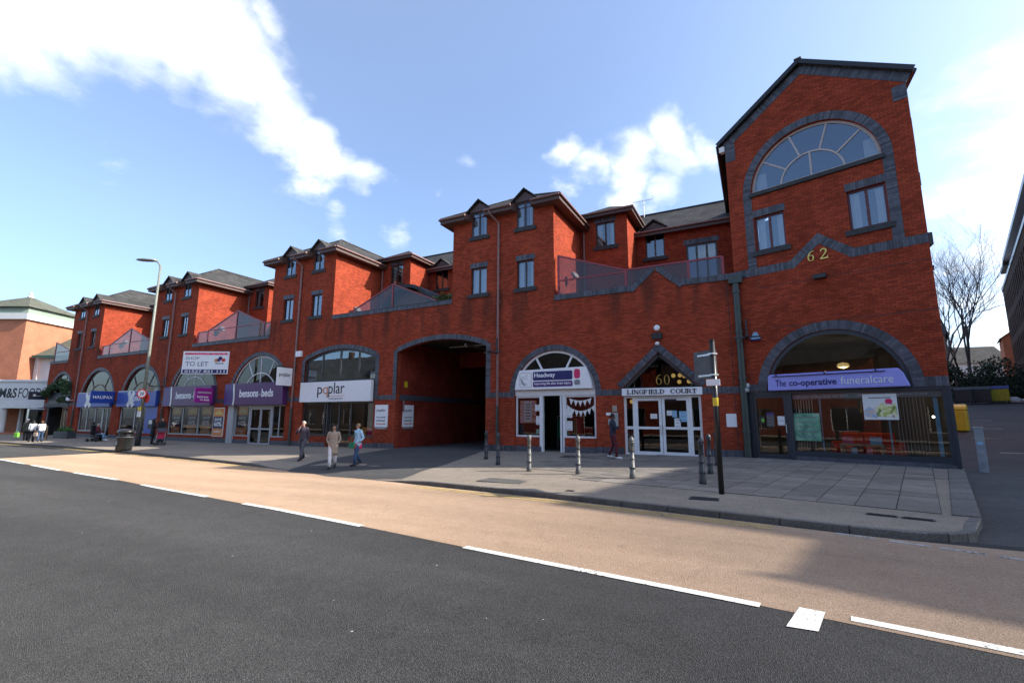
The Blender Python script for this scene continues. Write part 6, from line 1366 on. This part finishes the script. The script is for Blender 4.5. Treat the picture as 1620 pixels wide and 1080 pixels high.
    path += [Vector(tp(0,0,z_))*k for z_ in (.95,1.08,1.22,1.34,1.41,1.455,1.49)]; rd += [v*k for v in (.168+.015*(coat > .1),.158+.01*(coat > .1),.172,.182,.165,.1,.07)]
    q.tube(path, rd, 18, sq=(1,.70) if abs(path[1].x-path[0].x) < 1 else None)
    for nm in 'LR':
        sh, el, wr = [Vector(p)*k for p in ARM[nm]]; q.tube([sh+Vector((-sh.x*.35,0,.012*k)),sh,sh.lerp(el,.5),el,el.lerp(wr,.5),wr-(wr-el).normalized()*.01],[.06*k,.075*k,.066*k,.06*k,.054*k,.048*k],11)
    q.build('coat' if coat > .1 else 'jacket',top,T,smooth=True)
    q = MB().tube([Vector(tp(0,.0,1.45))*k,Vector(tp(0,.012,1.505))*k],[.085*k,.066*k],14); q.build('collar',top if not sleeve else sleeve,T,smooth=True)
    for nm in 'LR':
        an, to = Vector(LEG[nm][2])*k, Vector(LEG[nm][3])*k; d = (to-an); d.z = 0; d.normalize(); zb = min(an.z,to.z)-.035*k
        q = MB().tube([an+Vector((0,0,-.02*k))-d*.06*k, an+Vector((0,0,-.025*k)), (an+to)/2+Vector((0,0,-.008*k)), to+d*.05*k+Vector((0,0,.002)), to+d*.09*k-Vector((0,0,.006*k))],[.035*k,.05*k,.046*k,.042*k,.022*k],12,sq=(1,.95)); q.build('shoe',shoes,T,smooth=True)
    return T
def head(dx, dy): return math.atan2(dy, dx)-math.pi/2      # heading so that +y points along (dx,dy)
def bag(name, loc, mat, label, w_=.34, h=.3, d=.14, rz=0, strap=None):
    b = tag(empty(name, loc, rz), label, 'bag'); q = MB(); q.prism([(-w_/2,0),(w_/2,0),(w_*.42,h),(-w_*.42,h)],-d/2,d/2); q.build('pouch',mat,b,bevel=.03)
    MB().tube([(-w_*.3,0,h),(-w_*.2,0,h+.12),(w_*.2,0,h+.12),(w_*.3,0,h)] if strap is None else strap,.012,6).build('strap',mat,b); return b
person(-17.59,-5.79,head(.35,-.9),1.66,'grey-haired man in a dark plum jacket walking past poplar carpets, hand at his face','cloth_plum','cloth_grey','hair_grey',stride=.3,arms=('down','face'),coat=.0,phase=-1)
person(-14.0,-7.37,head(.55,-.6),1.58,'dark-haired woman in a beige knee-length coat and white trousers by the archway drive','cloth_beige','cloth_white','hair_dark',stride=.16,coat=.32,arms=('pocket','pocket'),hairlen=.18,shoes='cloth_black',headturn=.5)
w2 = person(-13.4,-6.75,head(-.15,-.95),1.54,'fair-haired woman in a pale blue top and jeans crossing the archway drive','cloth_sky','cloth_jeans','hair_fair',stride=.2,coat=.06,arms=('pocket','pocket'),shoes='shoe_dark',phase=-1,headturn=-.3)
b_ = tag(empty('shoulder_bag',(-13.53,-6.9,pave(-13.4,-6.75)+.64)),'dark green shoulder bag at the hip of the woman in pale blue','bag'); MB().prism(rrect(-.13,.13,0,.22,.05),-.05,.05).build('pouch','cloth_green',b_,bevel=.015); MB().tube([(-.1,0,.25),(.05,-.02,.45),(.25,.1,.66),(.24,.22,.67),(.05,.2,.4)],.011,6).build('strap','cloth_green',b_)
b_ = tag(empty('waist_scarf',(-13.4,-6.75,pave(-13.4,-6.75)+.62)),'bright pink garment hanging below the pale blue top','scarf'); MB().tube([(0,0,0),(0,0,.1),(0,0,.2)],[.185,.19,.18],16,sq=(1,.72)).build('cloth','cloth_pink',b_,smooth=True)
person(-4.9,-2.2,head(.6,.35),1.68,'person in a navy jacket and maroon trousers with white shoes waiting by the entrance','cloth_navy','cloth_maroon','hair_dark',skin='skin_dark',stride=.12,coat=.02,arms=('down','chest'),shoes='cloth_white',slim=.9)
person(-51.1,-4.28,head(-.9,.25),1.66,'man in a dark khaki coat and pale cap walking away with a green bag','cloth_khaki','cloth_black','hair_grey',stride=.2,coat=.1,cap='cloth_white')
bag('carrier_bag',(-51.35,-4.72,pave(-51,-4.3)+.28),'cloth_lime','lime green carrier bag carried by the man in the khaki coat',.36,.36,.16,rz=.4)
person(-48.6,-4.75,head(-.6,.5),1.62,'dark-haired woman in a white top, left of the pair by the restaurant','cloth_white','cloth_black','hair_dark',stride=.12,hairlen=.2,lean=8)
person(-47.8,-4.5,head(-.8,.4),1.58,'brown-haired woman in a white top and blue jeans beside the restaurant','cloth_white','cloth_jeans','hair_brown',stride=.18,hairlen=.16,lean=10,arms=('forward','down'))
bag('handbag',(-47.55,-4.85,pave(-47.6,-4.8)+.45),'cloth_beige','pale handbag carried between the two women in white',.3,.26,.12,rz=.5)
person(-36.3,-2.6,head(.35,.9),1.7,'person in a long black hooded coat using the bank cash machine','cloth_black','cloth_black','hair_dark',coat=.35,arms=('forward','forward'),hairlen=.12,lean=4)
person(-35.45,-2.5,head(.55,-.35),1.76,'man in a dark jacket and light blue jeans behind the pushchair','cloth_black','cloth_lightjean','hair_dark',arms=('push','push'),stride=.1)
# pushchair
P = tag(empty('pushchair',(-34.75,-2.85,pave(-34.8,-2.7)),head(.55,-.35)),'red and patterned pushchair with a dark hood by the bank','pushchair')
q = MB().tube([(-.22,-.42,1.05),(.22,-.42,1.05)],.018,6)
for s_ in (-.22,.22): q.tube([(s_,-.42,1.05),(s_,-.1,.62),(s_,.34,.12)],.014,6).tube([(s_,-.1,.62),(s_,-.3,.12)],.014,6)
q.build('frame','galv',P)
MB().prism_x([(-.18,.42),(.2,.4),(.22,.48),(-.1,.52),(-.25,.95),(-.32,.93)],-.2,.2).build('seat','cloth_red',P,bevel=.02)
q = MB(); rows = []
for i in range(6): a = R(20+i*24); rows.append([(x_, -.2+.34*math.cos(a)*.9, .72+.34*math.sin(a)) for x_ in (-.22,-.1,.1,.22)])
strip(rows).build('hood','cloth_plum',P,smooth=True); MB().box(-.18,.18,.2,.34,.2,.26).build('footrest','cloth_black',P); MB().box(-.19,.19,-.3,.1,.2,.34).build('basket','cloth_black',P)
def wheel(P, x_, y_, r_, w_=.03, rim='galv', tyre='rubber'):
    t = MB().lathe([(r_*.78,-w_/2),(r_,-w_/2),(r_,w_/2),(r_*.78,w_/2)],0,0,18).xf(Matrix.Translation((x_,y_,r_)) @ Matrix.Rotation(R(90),4,'Y')).build('wheel',tyre,P,smooth=False); q = MB()
    for a in range(0,180,45): q.tube([(x_,y_+r_*.8*math.cos(R(a)),r_+r_*.8*math.sin(R(a))),(x_,y_-r_*.8*math.cos(R(a)),r_-r_*.8*math.sin(R(a)))],.007,5)
    q.build('spokes',rim,t)
for s_ in (-.24,.24): wheel(P,s_,.32,.09); wheel(P,s_,-.3,.12)
# powered wheelchair and rider
wx, wy = -43.9,-2.6; wz = pave(wx,wy); hd_ = head(.75,.66)
P = tag(empty('powered_wheelchair',(wx,wy,wz),hd_),'black powered wheelchair on the pavement outside the bank','wheelchair')
MB().box(-.24,.24,-.3,.25,.3,.42).build('base','bin_black',P,bevel=.03); MB().box(-.24,.24,-.22,.26,.46,.53).build('seat','cloth_black',P,bevel=.03); MB().box(-.25,.25,-.34,-.24,.5,1.2).build('backrest','cloth_black',P,bevel=.03); MB().box(-.12,.12,-.36,-.28,1.22,1.42).build('headrest','cloth_black',P,bevel=.03)
for s_ in (-.29,.29): MB().box(s_-.03,s_+.03,-.2,.22,.7,.75).build('armrest','cloth_black',P,bevel=.01); wheel(P,s_,.12,.17,.07); wheel(P,s_,-.42,.11,.05)
MB().box(-.2,.2,.42,.62,.1,.13).build('footplate','galv',P); MB().box(.27,.31,.2,.26,.75,.85).build('joystick','ink',P); bag('shopping_bag',(wx-.55,wy+.05,wz+.35),'cloth_rust','brown bag hanging behind the powered wheelchair',.3,.34,.16,rz=hd_)
person(wx,wy,hd_,1.66,'seated person in a maroon top and light jeans riding the powered wheelchair','cloth_maroon','cloth_lightjean','hair_grey',sit=True,z=wz+.04,arms=('lap','lap'),shoes='cloth_white')
# ---------------------------------------------------------------- food hall at the far left
MA = R(27.28)
FB = tag(empty('food_hall',(-63.4,1.2,0),MA),'food hall with white canopy fascia, orange brick tower and green pyramid roof','building')
MB().box(-14,2.6,0,.5,2.5,5.15).build('fascia','render_white',FB,bevel=.03); MB().box(-14,2.6,-.12,.55,5.15,5.4).build('fascia_cornice','render_white',FB,bevel=.03); MB().box(-14,2.6,.5,3.2,2.6,2.75).build('canopy_soffit','render_white',FB)
for x_ in (-5.4,-9.4): MB().lathe([(.42,-.4),(.42,.0),(.36,.06),(.36,2.4),(.42,2.5)],x_,.35,16).build('column','render_white',FB,smooth=True)
q = MB(); q.box(-14,-5.6,2.6,3.0,-.4,2.6).box(-14,2.6,3.3,3.5,-.4,.35); q.build('brick_panel','brick_orange',FB)
MB().box(-5.6,2.6,3.2,3.3,-.3,2.6).build('entrance_back','room',FB); front(FB,'entrance_glazing',-5.6,2.6,.0,2.6,[-2.9,-1.6,-.3,1.0],2.7,'charcoal_frame',.09); MB().box(-5.0,-4.8,1.6,1.9,-.3,2.5).build('white_post','render_white',FB); MB().box(-14,2.6,-.2,.1,-.5,.12).build('step','brick_orange',FB)
q = MB(); tx0, tx1, ty0, ty1 = -14.2,-6.28,2.0,9.5
q.box(tx0,tx1,ty0,ty1,2.6,12.1); q.build('tower_wall','brick_orange',FB)
MB().box(tx0-.3,tx1+.3,ty0-.3,ty1+.3,12.1,12.75).build('tower_cornice','render_white',FB)
cx_, cy_ = (tx0+tx1)/2,(ty0+ty1)/2; MB().add([(tx0+.1,ty0+.1,12.75),(tx1-.1,ty0+.1,12.75),(tx1-.1,ty1-.1,12.75),(tx0+.1,ty1-.1,12.75),(tx0+.5,ty0+.5,13.6),(tx1-.5,ty0+.5,13.6),(tx1-.5,ty1-.5,13.6),(tx0+.5,ty1-.5,13.6)],[(0,1,5,4),(1,2,6,5),(2,3,7,6),(3,0,4,7)]).build('tower_clerestory','copper_green',FB)
rf = MB().add([(tx0+.05,ty0+.05,13.6),(tx1-.05,ty0+.05,13.6),(tx1-.05,ty1-.05,13.6),(tx0+.05,ty1-.05,13.6),(cx_,cy_,15.6)],[(0,1,4),(1,2,4),(2,3,4),(3,0,4),(3,2,1,0)]).build('tower_roof','green_slate',FB)
MB().lathe([(.25,15.4),(.3,15.6),(.12,15.75),(.2,15.95),(.05,16.15)],cx_,cy_,10).build('finial','render_white',rf)
MB().box(-6.27,4.5,3.6,12,2.7,8.2).build('white_wall','render_white',FB); MB().box(-6.27,4.5,3.58,3.6,5.1,5.16).box(-2.2,-2.16,3.57,3.599,5.2,8.1).build('cladding_joint','grey_frame',FB); MB().box(-1.2,-.2,3.5,3.6,5.8,6.2).build('wall_vent','grey_frame',FB)
ro = MB().add([(-6.0,3.0,8.25),(5,3.0,8.25),(5,8.0,12.0),(-6.0+1.2,8.0,12.0),(5,13,8.25),(-6,13,8.25)],[(0,1,2,3),(3,2,4,5),(0,3,5)]).build('roof','green_slate',FB); MB().box(-6.05,5,2.9,3.02,8.0,8.3).build('gutter','green_gutter',ro); MB().tube([(-5.6,3.3,8.0),(-5.6,3.5,2.8)],.06,6).build('downpipe','render_white',ro)
S = tag(empty('shop_sign',(-63.4,1.2,0),MA),'dark M&S FOODHALL letters on the white canopy fascia','sign'); text(S,'M&S',-5.65,3.55,1.0,0,'ink',1.75,bold=.025); text(S,'FOODHALL',-3.7,3.55,1.0,0,'ink',4.3)
MB().box(-5.7,.7,-.02,-.001,3.4,3.42).build('rule_line','grey_frame',S)

# ---------------------------------------------------------------- side road and what lies behind it
for (xa,xb,y_) in ((7.9,8.8,6.28),(9.2,10.15,10.05),(10.4,11.15,14.15)):
    structure(MB().quad((xa,y_-.06,sideZ(y_-.06)+.008),(xb,y_-.06,sideZ(y_-.06)+.008),(xb,y_+.06,sideZ(y_+.06)+.008),(xa,y_+.06,sideZ(y_+.06)+.008)).build('parking_line','worn_paint'))
q = MB()
for k in range(16): x_ = 7.4+k*.09; q.quad((x_,2.18,sideZ(2.18)+.008),(x_+.05,2.18,sideZ(2.18)+.008),(x_+.05,2.42,sideZ(2.42)+.008),(x_,2.42,sideZ(2.42)+.008))
structure(q.build('road_hatching','worn_paint'))
B = tag(empty('grit_bin',(8.35,9.0,sideZ(9.0)),R(-20)),'bright yellow container standing behind the corner of the gable building','bin'); MB().prism_x([(-.5,0),(.5,0),(.54,.95),(-.54,.95)],-.6,.32).build('body','yellow',B,bevel=.06)
MB().prism_x([(-.57,.95),(.57,.95),(.5,1.1),(.2,1.22),(-.2,1.22),(-.5,1.1)],-.62,.34).build('lid','yellow',B,bevel=.05)
for i,(x_,y_,m_,lb) in enumerate(((12.9,27.2,'bin_dark','dark wheeled bin furthest left under the evergreen'),(14.0,27.0,'bin_dark','middle dark wheeled bin under the evergreen'),(15.15,27.4,'bin_dark','dark wheeled bin next to the yellow one'),(16.35,28.0,'bin_yellow','yellow-green wheeled bin at the right of the row'))):
    B = tag(empty('wheeled_bin',(x_,y_,sideZ(y_)),R(-18)),lb,'bin','bins under the evergreen'); MB().prism_x([(-.45,.15),(.45,.15),(.55,1.05),(-.55,1.05)],-.5,.5).build('body',m_,B,bevel=.04); MB().prism_x([(-.6,1.05),(.58,1.05),(.5,1.2),(-.4,1.28)],-.54,.54).build('lid',m_ if i < 3 else 'sign_navy',B,bevel=.03)
    for a in (-.4,.4):
        for b in (-.35,.35): MB().lathe([(.07,-.03),(.08,0),(.07,.03)],0,0,10).xf(Matrix.Translation((a,b,.08)) @ Matrix.Rotation(R(90),4,'Y')).build('wheel','rubber',B)
T_ = tag(empty('rubbish_heap',(17.3,28.6,sideZ(28.6))),'pale heap of sacks beside the yellow-green bin','rubbish'); MB().lathe([(.5,0),(.45,.25),(.2,.42),(.03,.45)],0,0,10).lathe([(.35,0),(.3,.2),(.05,.3)],.6,.1,9).build('sack','tarp',T_,smooth=True)
# evergreen hedge-tree
rg = random.Random(4)
def evergreen(x, y, h, r_, label, n=2600):
    z = sideZ(y); T = tag(empty('evergreen_tree',(x,y,z)),label,'tree','evergreens at the back of the car park'); MB().tube([(0,0,-.2),(.05,0,h*.5),(0,.05,h*.85)],[.16,.1,.03],7).build('trunk','bark',T); q = MB()
    for k in range(16):
        a = rg.uniform(0,6.28); t = rg.uniform(.12,.95); rr = r_*(1-t*.55)*rg.uniform(.35,.95); leaves(q,n//16,rr*math.cos(a),rr*math.sin(a),h*t,r_*.42,r_*.42,h*.16,.22,rg)
    q.build('crown','evergreen',T); return T
evergreen(14.6,30.2,2.9,1.9,'dark evergreen above the bins, nearest the gable building'); evergreen(17.0,31.2,3.4,2.3,'dark evergreen in the middle behind the bins'); evergreen(19.6,32.0,2.7,2.0,'dark evergreen at the right, in front of the wooden fence')
def bare_tree(x, y, h, seed, label, lean=0):
    z = sideZ(y); T = tag(empty('bare_tree',(x,y,z)),label,'tree','leafless trees behind the car park'); r0 = random.Random(seed); tr = MB(); tw_ = MB()
    def grow(p, d, l, r_, dep):
        n = 4; pts = [p]; rd = [r_]; q = Vector(p); dd = Vector(d)
        for i in range(n):
            dd = (dd+Vector((r0.gauss(0,.09),r0.gauss(0,.09),r0.gauss(.03,.05)))).normalized(); q = q+dd*l/n; pts.append(q.copy()); rd.append(r_*(1-.42*(i+1)/n))
        (tr if dep < 2 else tw_).tube(pts, rd, 6 if dep < 2 else 4 if dep < 3 else 3, cap=False)
        if dep >= 5: return
        nb = (5,5,4,4,3)[dep]
        for i in range(nb):
            t = r0.uniform(.35,1) if i else 1; k = min(n-1,int(t*n)); b = pts[k].lerp(pts[min(k+1,n)], t*n-k if k < n else 1); a = r0.uniform(0,6.28); sp = r0.uniform(.3,.75) if dep else r0.uniform(.25,.55)
            o = dd.orthogonal().normalized(); o.rotate(Matrix.Rotation(a,3,dd)); nd_ = (dd*math.cos(sp)+o*math.sin(sp)+Vector((0,0,.18))).normalized(); grow(b, nd_, l*r0.uniform(.55,.8), rd[k]*.62, dep+1)
    grow(Vector((0,0,-.2)), Vector((lean,0,1)).normalized(), h*.33, h*.0075, 0)
    tr.build('trunk','bark',T); tw_.build('crown','bark',T); return T
bare_tree(15.6,36.0,19.0,3,'leafless tree with several upright limbs beside the gable building',.03); bare_tree(17.6,36.5,21.5,8,'tall slender leafless tree to the right of its neighbour',-.03); bare_tree(21.8,52,15,5,'small distant leafless tree near the dark office block')
# wooden fence, each board its own part
F = tag(empty('wooden_fence',(16.5,33.6,sideZ(33.2)),R(-14)),'brown close-boarded wooden fence beyond the bins','fence')
for k in range(30): MB().box(k*.2-1,k*.2-.81,-.02+.012*(k % 2),.02+.012*(k % 2),0,1.85).build('board','fence_wood',F)
for z_ in (.4,1.4): MB().box(-1,5,.035,.08,z_,z_+.09).build('rail','fence_wood',F)
def house(name, loc, rz, w_, d, hw, hr, wall, roof, label, wins, ridge='x'):
    H = tag(empty(name,loc,rz),label,'house' if name == 'house' else 'building'); hol = [rect(a,b,c,e) for a,b,c,e in wins]; q = MB()
    if ridge == 'x': sheet([(0,-1),(w_,-1),(w_,hw),(0,hw)],hol,0,q,rev=.12); q.quad((0,0,-1),(0,d,-1),(0,d,hw),(0,0,hw)).quad((w_,0,-1),(w_,d,-1),(w_,d,hw),(w_,0,hw)).quad((0,d,-1),(w_,d,-1),(w_,d,hw),(0,d,hw)).add([(0,0,hw),(0,d,hw),(0,d/2,hw+hr)],[(0,1,2)]).add([(w_,0,hw),(w_,d,hw),(w_,d/2,hw+hr)],[(0,1,2)])
    else: sheet([(0,-1),(w_,-1),(w_,hw),(w_/2,hw+hr),(0,hw)],hol,0,q,rev=.12); q.quad((0,0,-1),(0,d,-1),(0,d,hw),(0,0,hw)).quad((w_,0,-1),(w_,d,-1),(w_,d,hw),(w_,0,hw)).quad((0,d,-1),(w_,d,-1),(w_,d,hw),(0,d,hw))
    q.build('wall',wall,H); q = MB(); o_ = .3
    if ridge == 'x': q.add([(-o_,-o_,hw-.15),(w_+o_,-o_,hw-.15),(w_+o_,d/2,hw+hr+.05),(-o_,d/2,hw+hr+.05),(w_+o_,d+o_,hw-.15),(-o_,d+o_,hw-.15)],[(0,1,2,3),(3,2,4,5)])
    else: q.add([(-o_,-o_,hw-.15),(w_/2,-o_,hw+hr+.05),(w_/2,d,hw+hr+.05),(-o_,d,hw-.15),(w_+o_,-o_,hw-.15),(w_+o_,d,hw-.15)],[(0,1,2,3),(1,4,5,2)])
    r_ = q.build('roof',roof,H); MB().box(w_*.3,w_*.3+.6,d*.45,d*.45+.6,hw+hr*.5,hw+hr+.9).build('chimney',wall,r_)
    for a,b,c,e in wins:
        m_ = (a+b)/2; f_ = MB().box(a,a+.07,.06,.12,c,e).box(b-.07,b,.06,.12,c,e).box(a+.07,b-.07,.061,.119,c,c+.07).box(a+.07,b-.07,.061,.119,e-.07,e).box(m_-.03,m_+.03,.062,.118,c+.07,e-.07).build('window','white_frame',H); MB().quad((a+.05,.1,c+.05),(b-.05,.1,c+.05),(b-.05,.1,e-.05),(a+.05,.1,e-.05)).build('pane','glass_upper',f_); MB().box(a,b,.5,.55,c,e).build('dark_backing','room',f_)  # dark board behind each pane stands in for the shade of the room
    return H
house('brick_house',(12.0,47.5,sideZ(47)),R(-15),7,9,6.5,3.2,'brick_orange','slate','orange brick gabled house seen behind the bare trees',[(1,2,3.4,4.8),(4.4,5.6,3.4,4.8)],'y')
house('house',(24.0,70,sideZ(70)),R(10),9,7,3.2,2.6,'render_white','slate','distant low white house with a grey roof at the end of the side road',[(1,2.2,.8,2.2),(5,6.4,.8,2.2)])
# dark office block along the side road, running away from the camera
OA = R(-16.2); ou = Vector((math.sin(R(16.2)),math.cos(R(16.2)),0)); on = Vector((math.cos(R(16.2)),-math.sin(R(16.2)),0))
pO = Vector((0,-20.1,0))+on*5.2+ou*48; OB = tag(empty('office_block',(pO.x,pO.y,0),OA),'dark brown modern office block with narrow upright windows at the right edge','building')
# local x = away from the lane (right), local y = along the wall
LW, HZ = 31.5, 16.7; win = []
for k in range(20):
    y_ = 1.0+k*1.55
    for z_ in (5.2,8.0,10.8,13.6): win.append((y_,y_+.75,z_,z_+2.1))
q = MB(); sheet([(0,0),(LW,0),(LW,HZ),(0,HZ)],[rect(*v) for v in win],0,q,rev=.25); q.v = [(y,x,z) for x,y,z in q.v]; q.box(.6,18,0,.2,0,HZ).box(.6,18,LW-.2,LW,0,HZ).box(17.8,18,0,LW,0,HZ); q.build('wall','brick_brown',OB)
for k, v in enumerate(win):
    f_ = MB().box(.12,.18,v[0],v[0]+.06,v[2],v[3]).box(.12,.18,v[1]-.06,v[1],v[2],v[3]).build('window','charcoal_frame',OB); MB().quad((.16,v[0],v[2]),(.16,v[1],v[2]),(.16,v[1],v[3]),(.16,v[0],v[3])).build('pane','glass_upper',f_)
MB().box(.5,.55,.2,LW-.2,2,HZ-.3).build('dark_core','room',OB); MB().box(-.08,18,-.1,LW+.1,HZ,HZ+.35).build('parapet','metal_roof',OB); MB().box(1.4,16,1,LW+1.2,HZ+.35,HZ+2.6).build('penthouse','brick_brown',OB); MB().box(.1,17,-.5,LW-4,HZ+2.6,HZ+3.0).build('penthouse_roof','metal_roof',OB); MB().box(.1,17,LW-4,LW+.4,HZ+2.2,HZ+2.6).build('penthouse_canopy','charcoal_frame',OB)
house('brick_house',(27.6,58,sideZ(58)),R(-16),3,6,6.0,1.2,'brick_orange','slate','narrow orange brick house end just left of the office block',[(1,2,1.2,2.6)],'y')
# corner building across the side road (beyond the right of the picture; its shadow crosses the road)
CB = tag(empty('corner_building',(21.2,-6.7,0),R(-13)),'brick corner building across the side road with a higher rear block','building')
q = MB(); wv = [(a,a+1.2,z_,z_+1.6) for a in (1.2,4,6.8,9.6) for z_ in (4.2,8.2,12.2)]; sheet([(0,-1),(13,-1),(13,15.0),(0,15.0)],[rect(*v) for v in wv],0,q,rev=.15); q.quad((0,0,-1),(0,38,-1),(0,38,15),(0,0,15)).quad((13,0,-1),(13,38,-1),(13,38,15),(13,0,15)).quad((0,38,-1),(13,38,-1),(13,38,15),(0,38,15)).quad((0,0,15),(13,0,15),(13,38,15),(0,38,15)); q.build('wall','brick_red_gable',CB)
q = MB(); q.box(.47,12.5,5.07,37.0,14.9,19.0); q.build('rear_block','brick_red_gable',CB); MB().box(-.05,13.05,-.06,.0,15.0,15.25).build('coping','dark_coping',CB)
for v in wv: f_ = MB().box(v[0],v[0]+.08,.08,.14,v[2],v[3]).box(v[1]-.08,v[1],.08,.14,v[2],v[3]).build('window','white_frame',CB); MB().quad((v[0],.12,v[2]),(v[1],.12,v[2]),(v[1],.12,v[3]),(v[0],.12,v[3])).build('pane','glass_upper',f_)
# the opposite side of the street, behind the camera: it shows only as reflections in the shop windows
structure(MB().add([(-110,-60,-.05),(60,-60,.3),(60,-22.5,.3),(-110,-22.5,-.05)],[(0,1,2,3)]).build('far_pavement','footway'))
for i,(x_,w_,hw,hr,wall,lb) in enumerate(((-8,18,7.5,3.2,'brick_brown','brown brick shop building opposite the corner, behind the camera'),(-25,16.5,6.8,3.4,'brick_red_gable','tall red brick shop building opposite the archway, behind the camera'),(-46,20.5,8.2,3.5,'render_white','white rendered building opposite the bed shops, behind the camera'),(-70,23,7.0,3.6,'brick_brown','long brown brick building opposite the bank, behind the camera'))):
    wv = [(a,a+1.5,4.2,5.9) for a in [1.4+k*3.1 for k in range(int((w_-2)/3.1))]]+[(a,a+2.4,.7,2.7) for a in [1.2+k*3.9 for k in range(int((w_-2)/3.9))]]
    house('shop_building',(x_+w_,-27.0,0),R(180),w_,9,hw,hr,wall,'slate',lb,wv)
P = bare_tree(6,-25,9,12,'leafless street tree behind the camera'); P.location.z = .2; P['group'] = 'street trees behind the camera'
P = bare_tree(-19,-25,9,13,'leafless street tree opposite poplar carpets, behind the camera'); P.location.z = .1; P['group'] = 'street trees behind the camera'
flush_text()
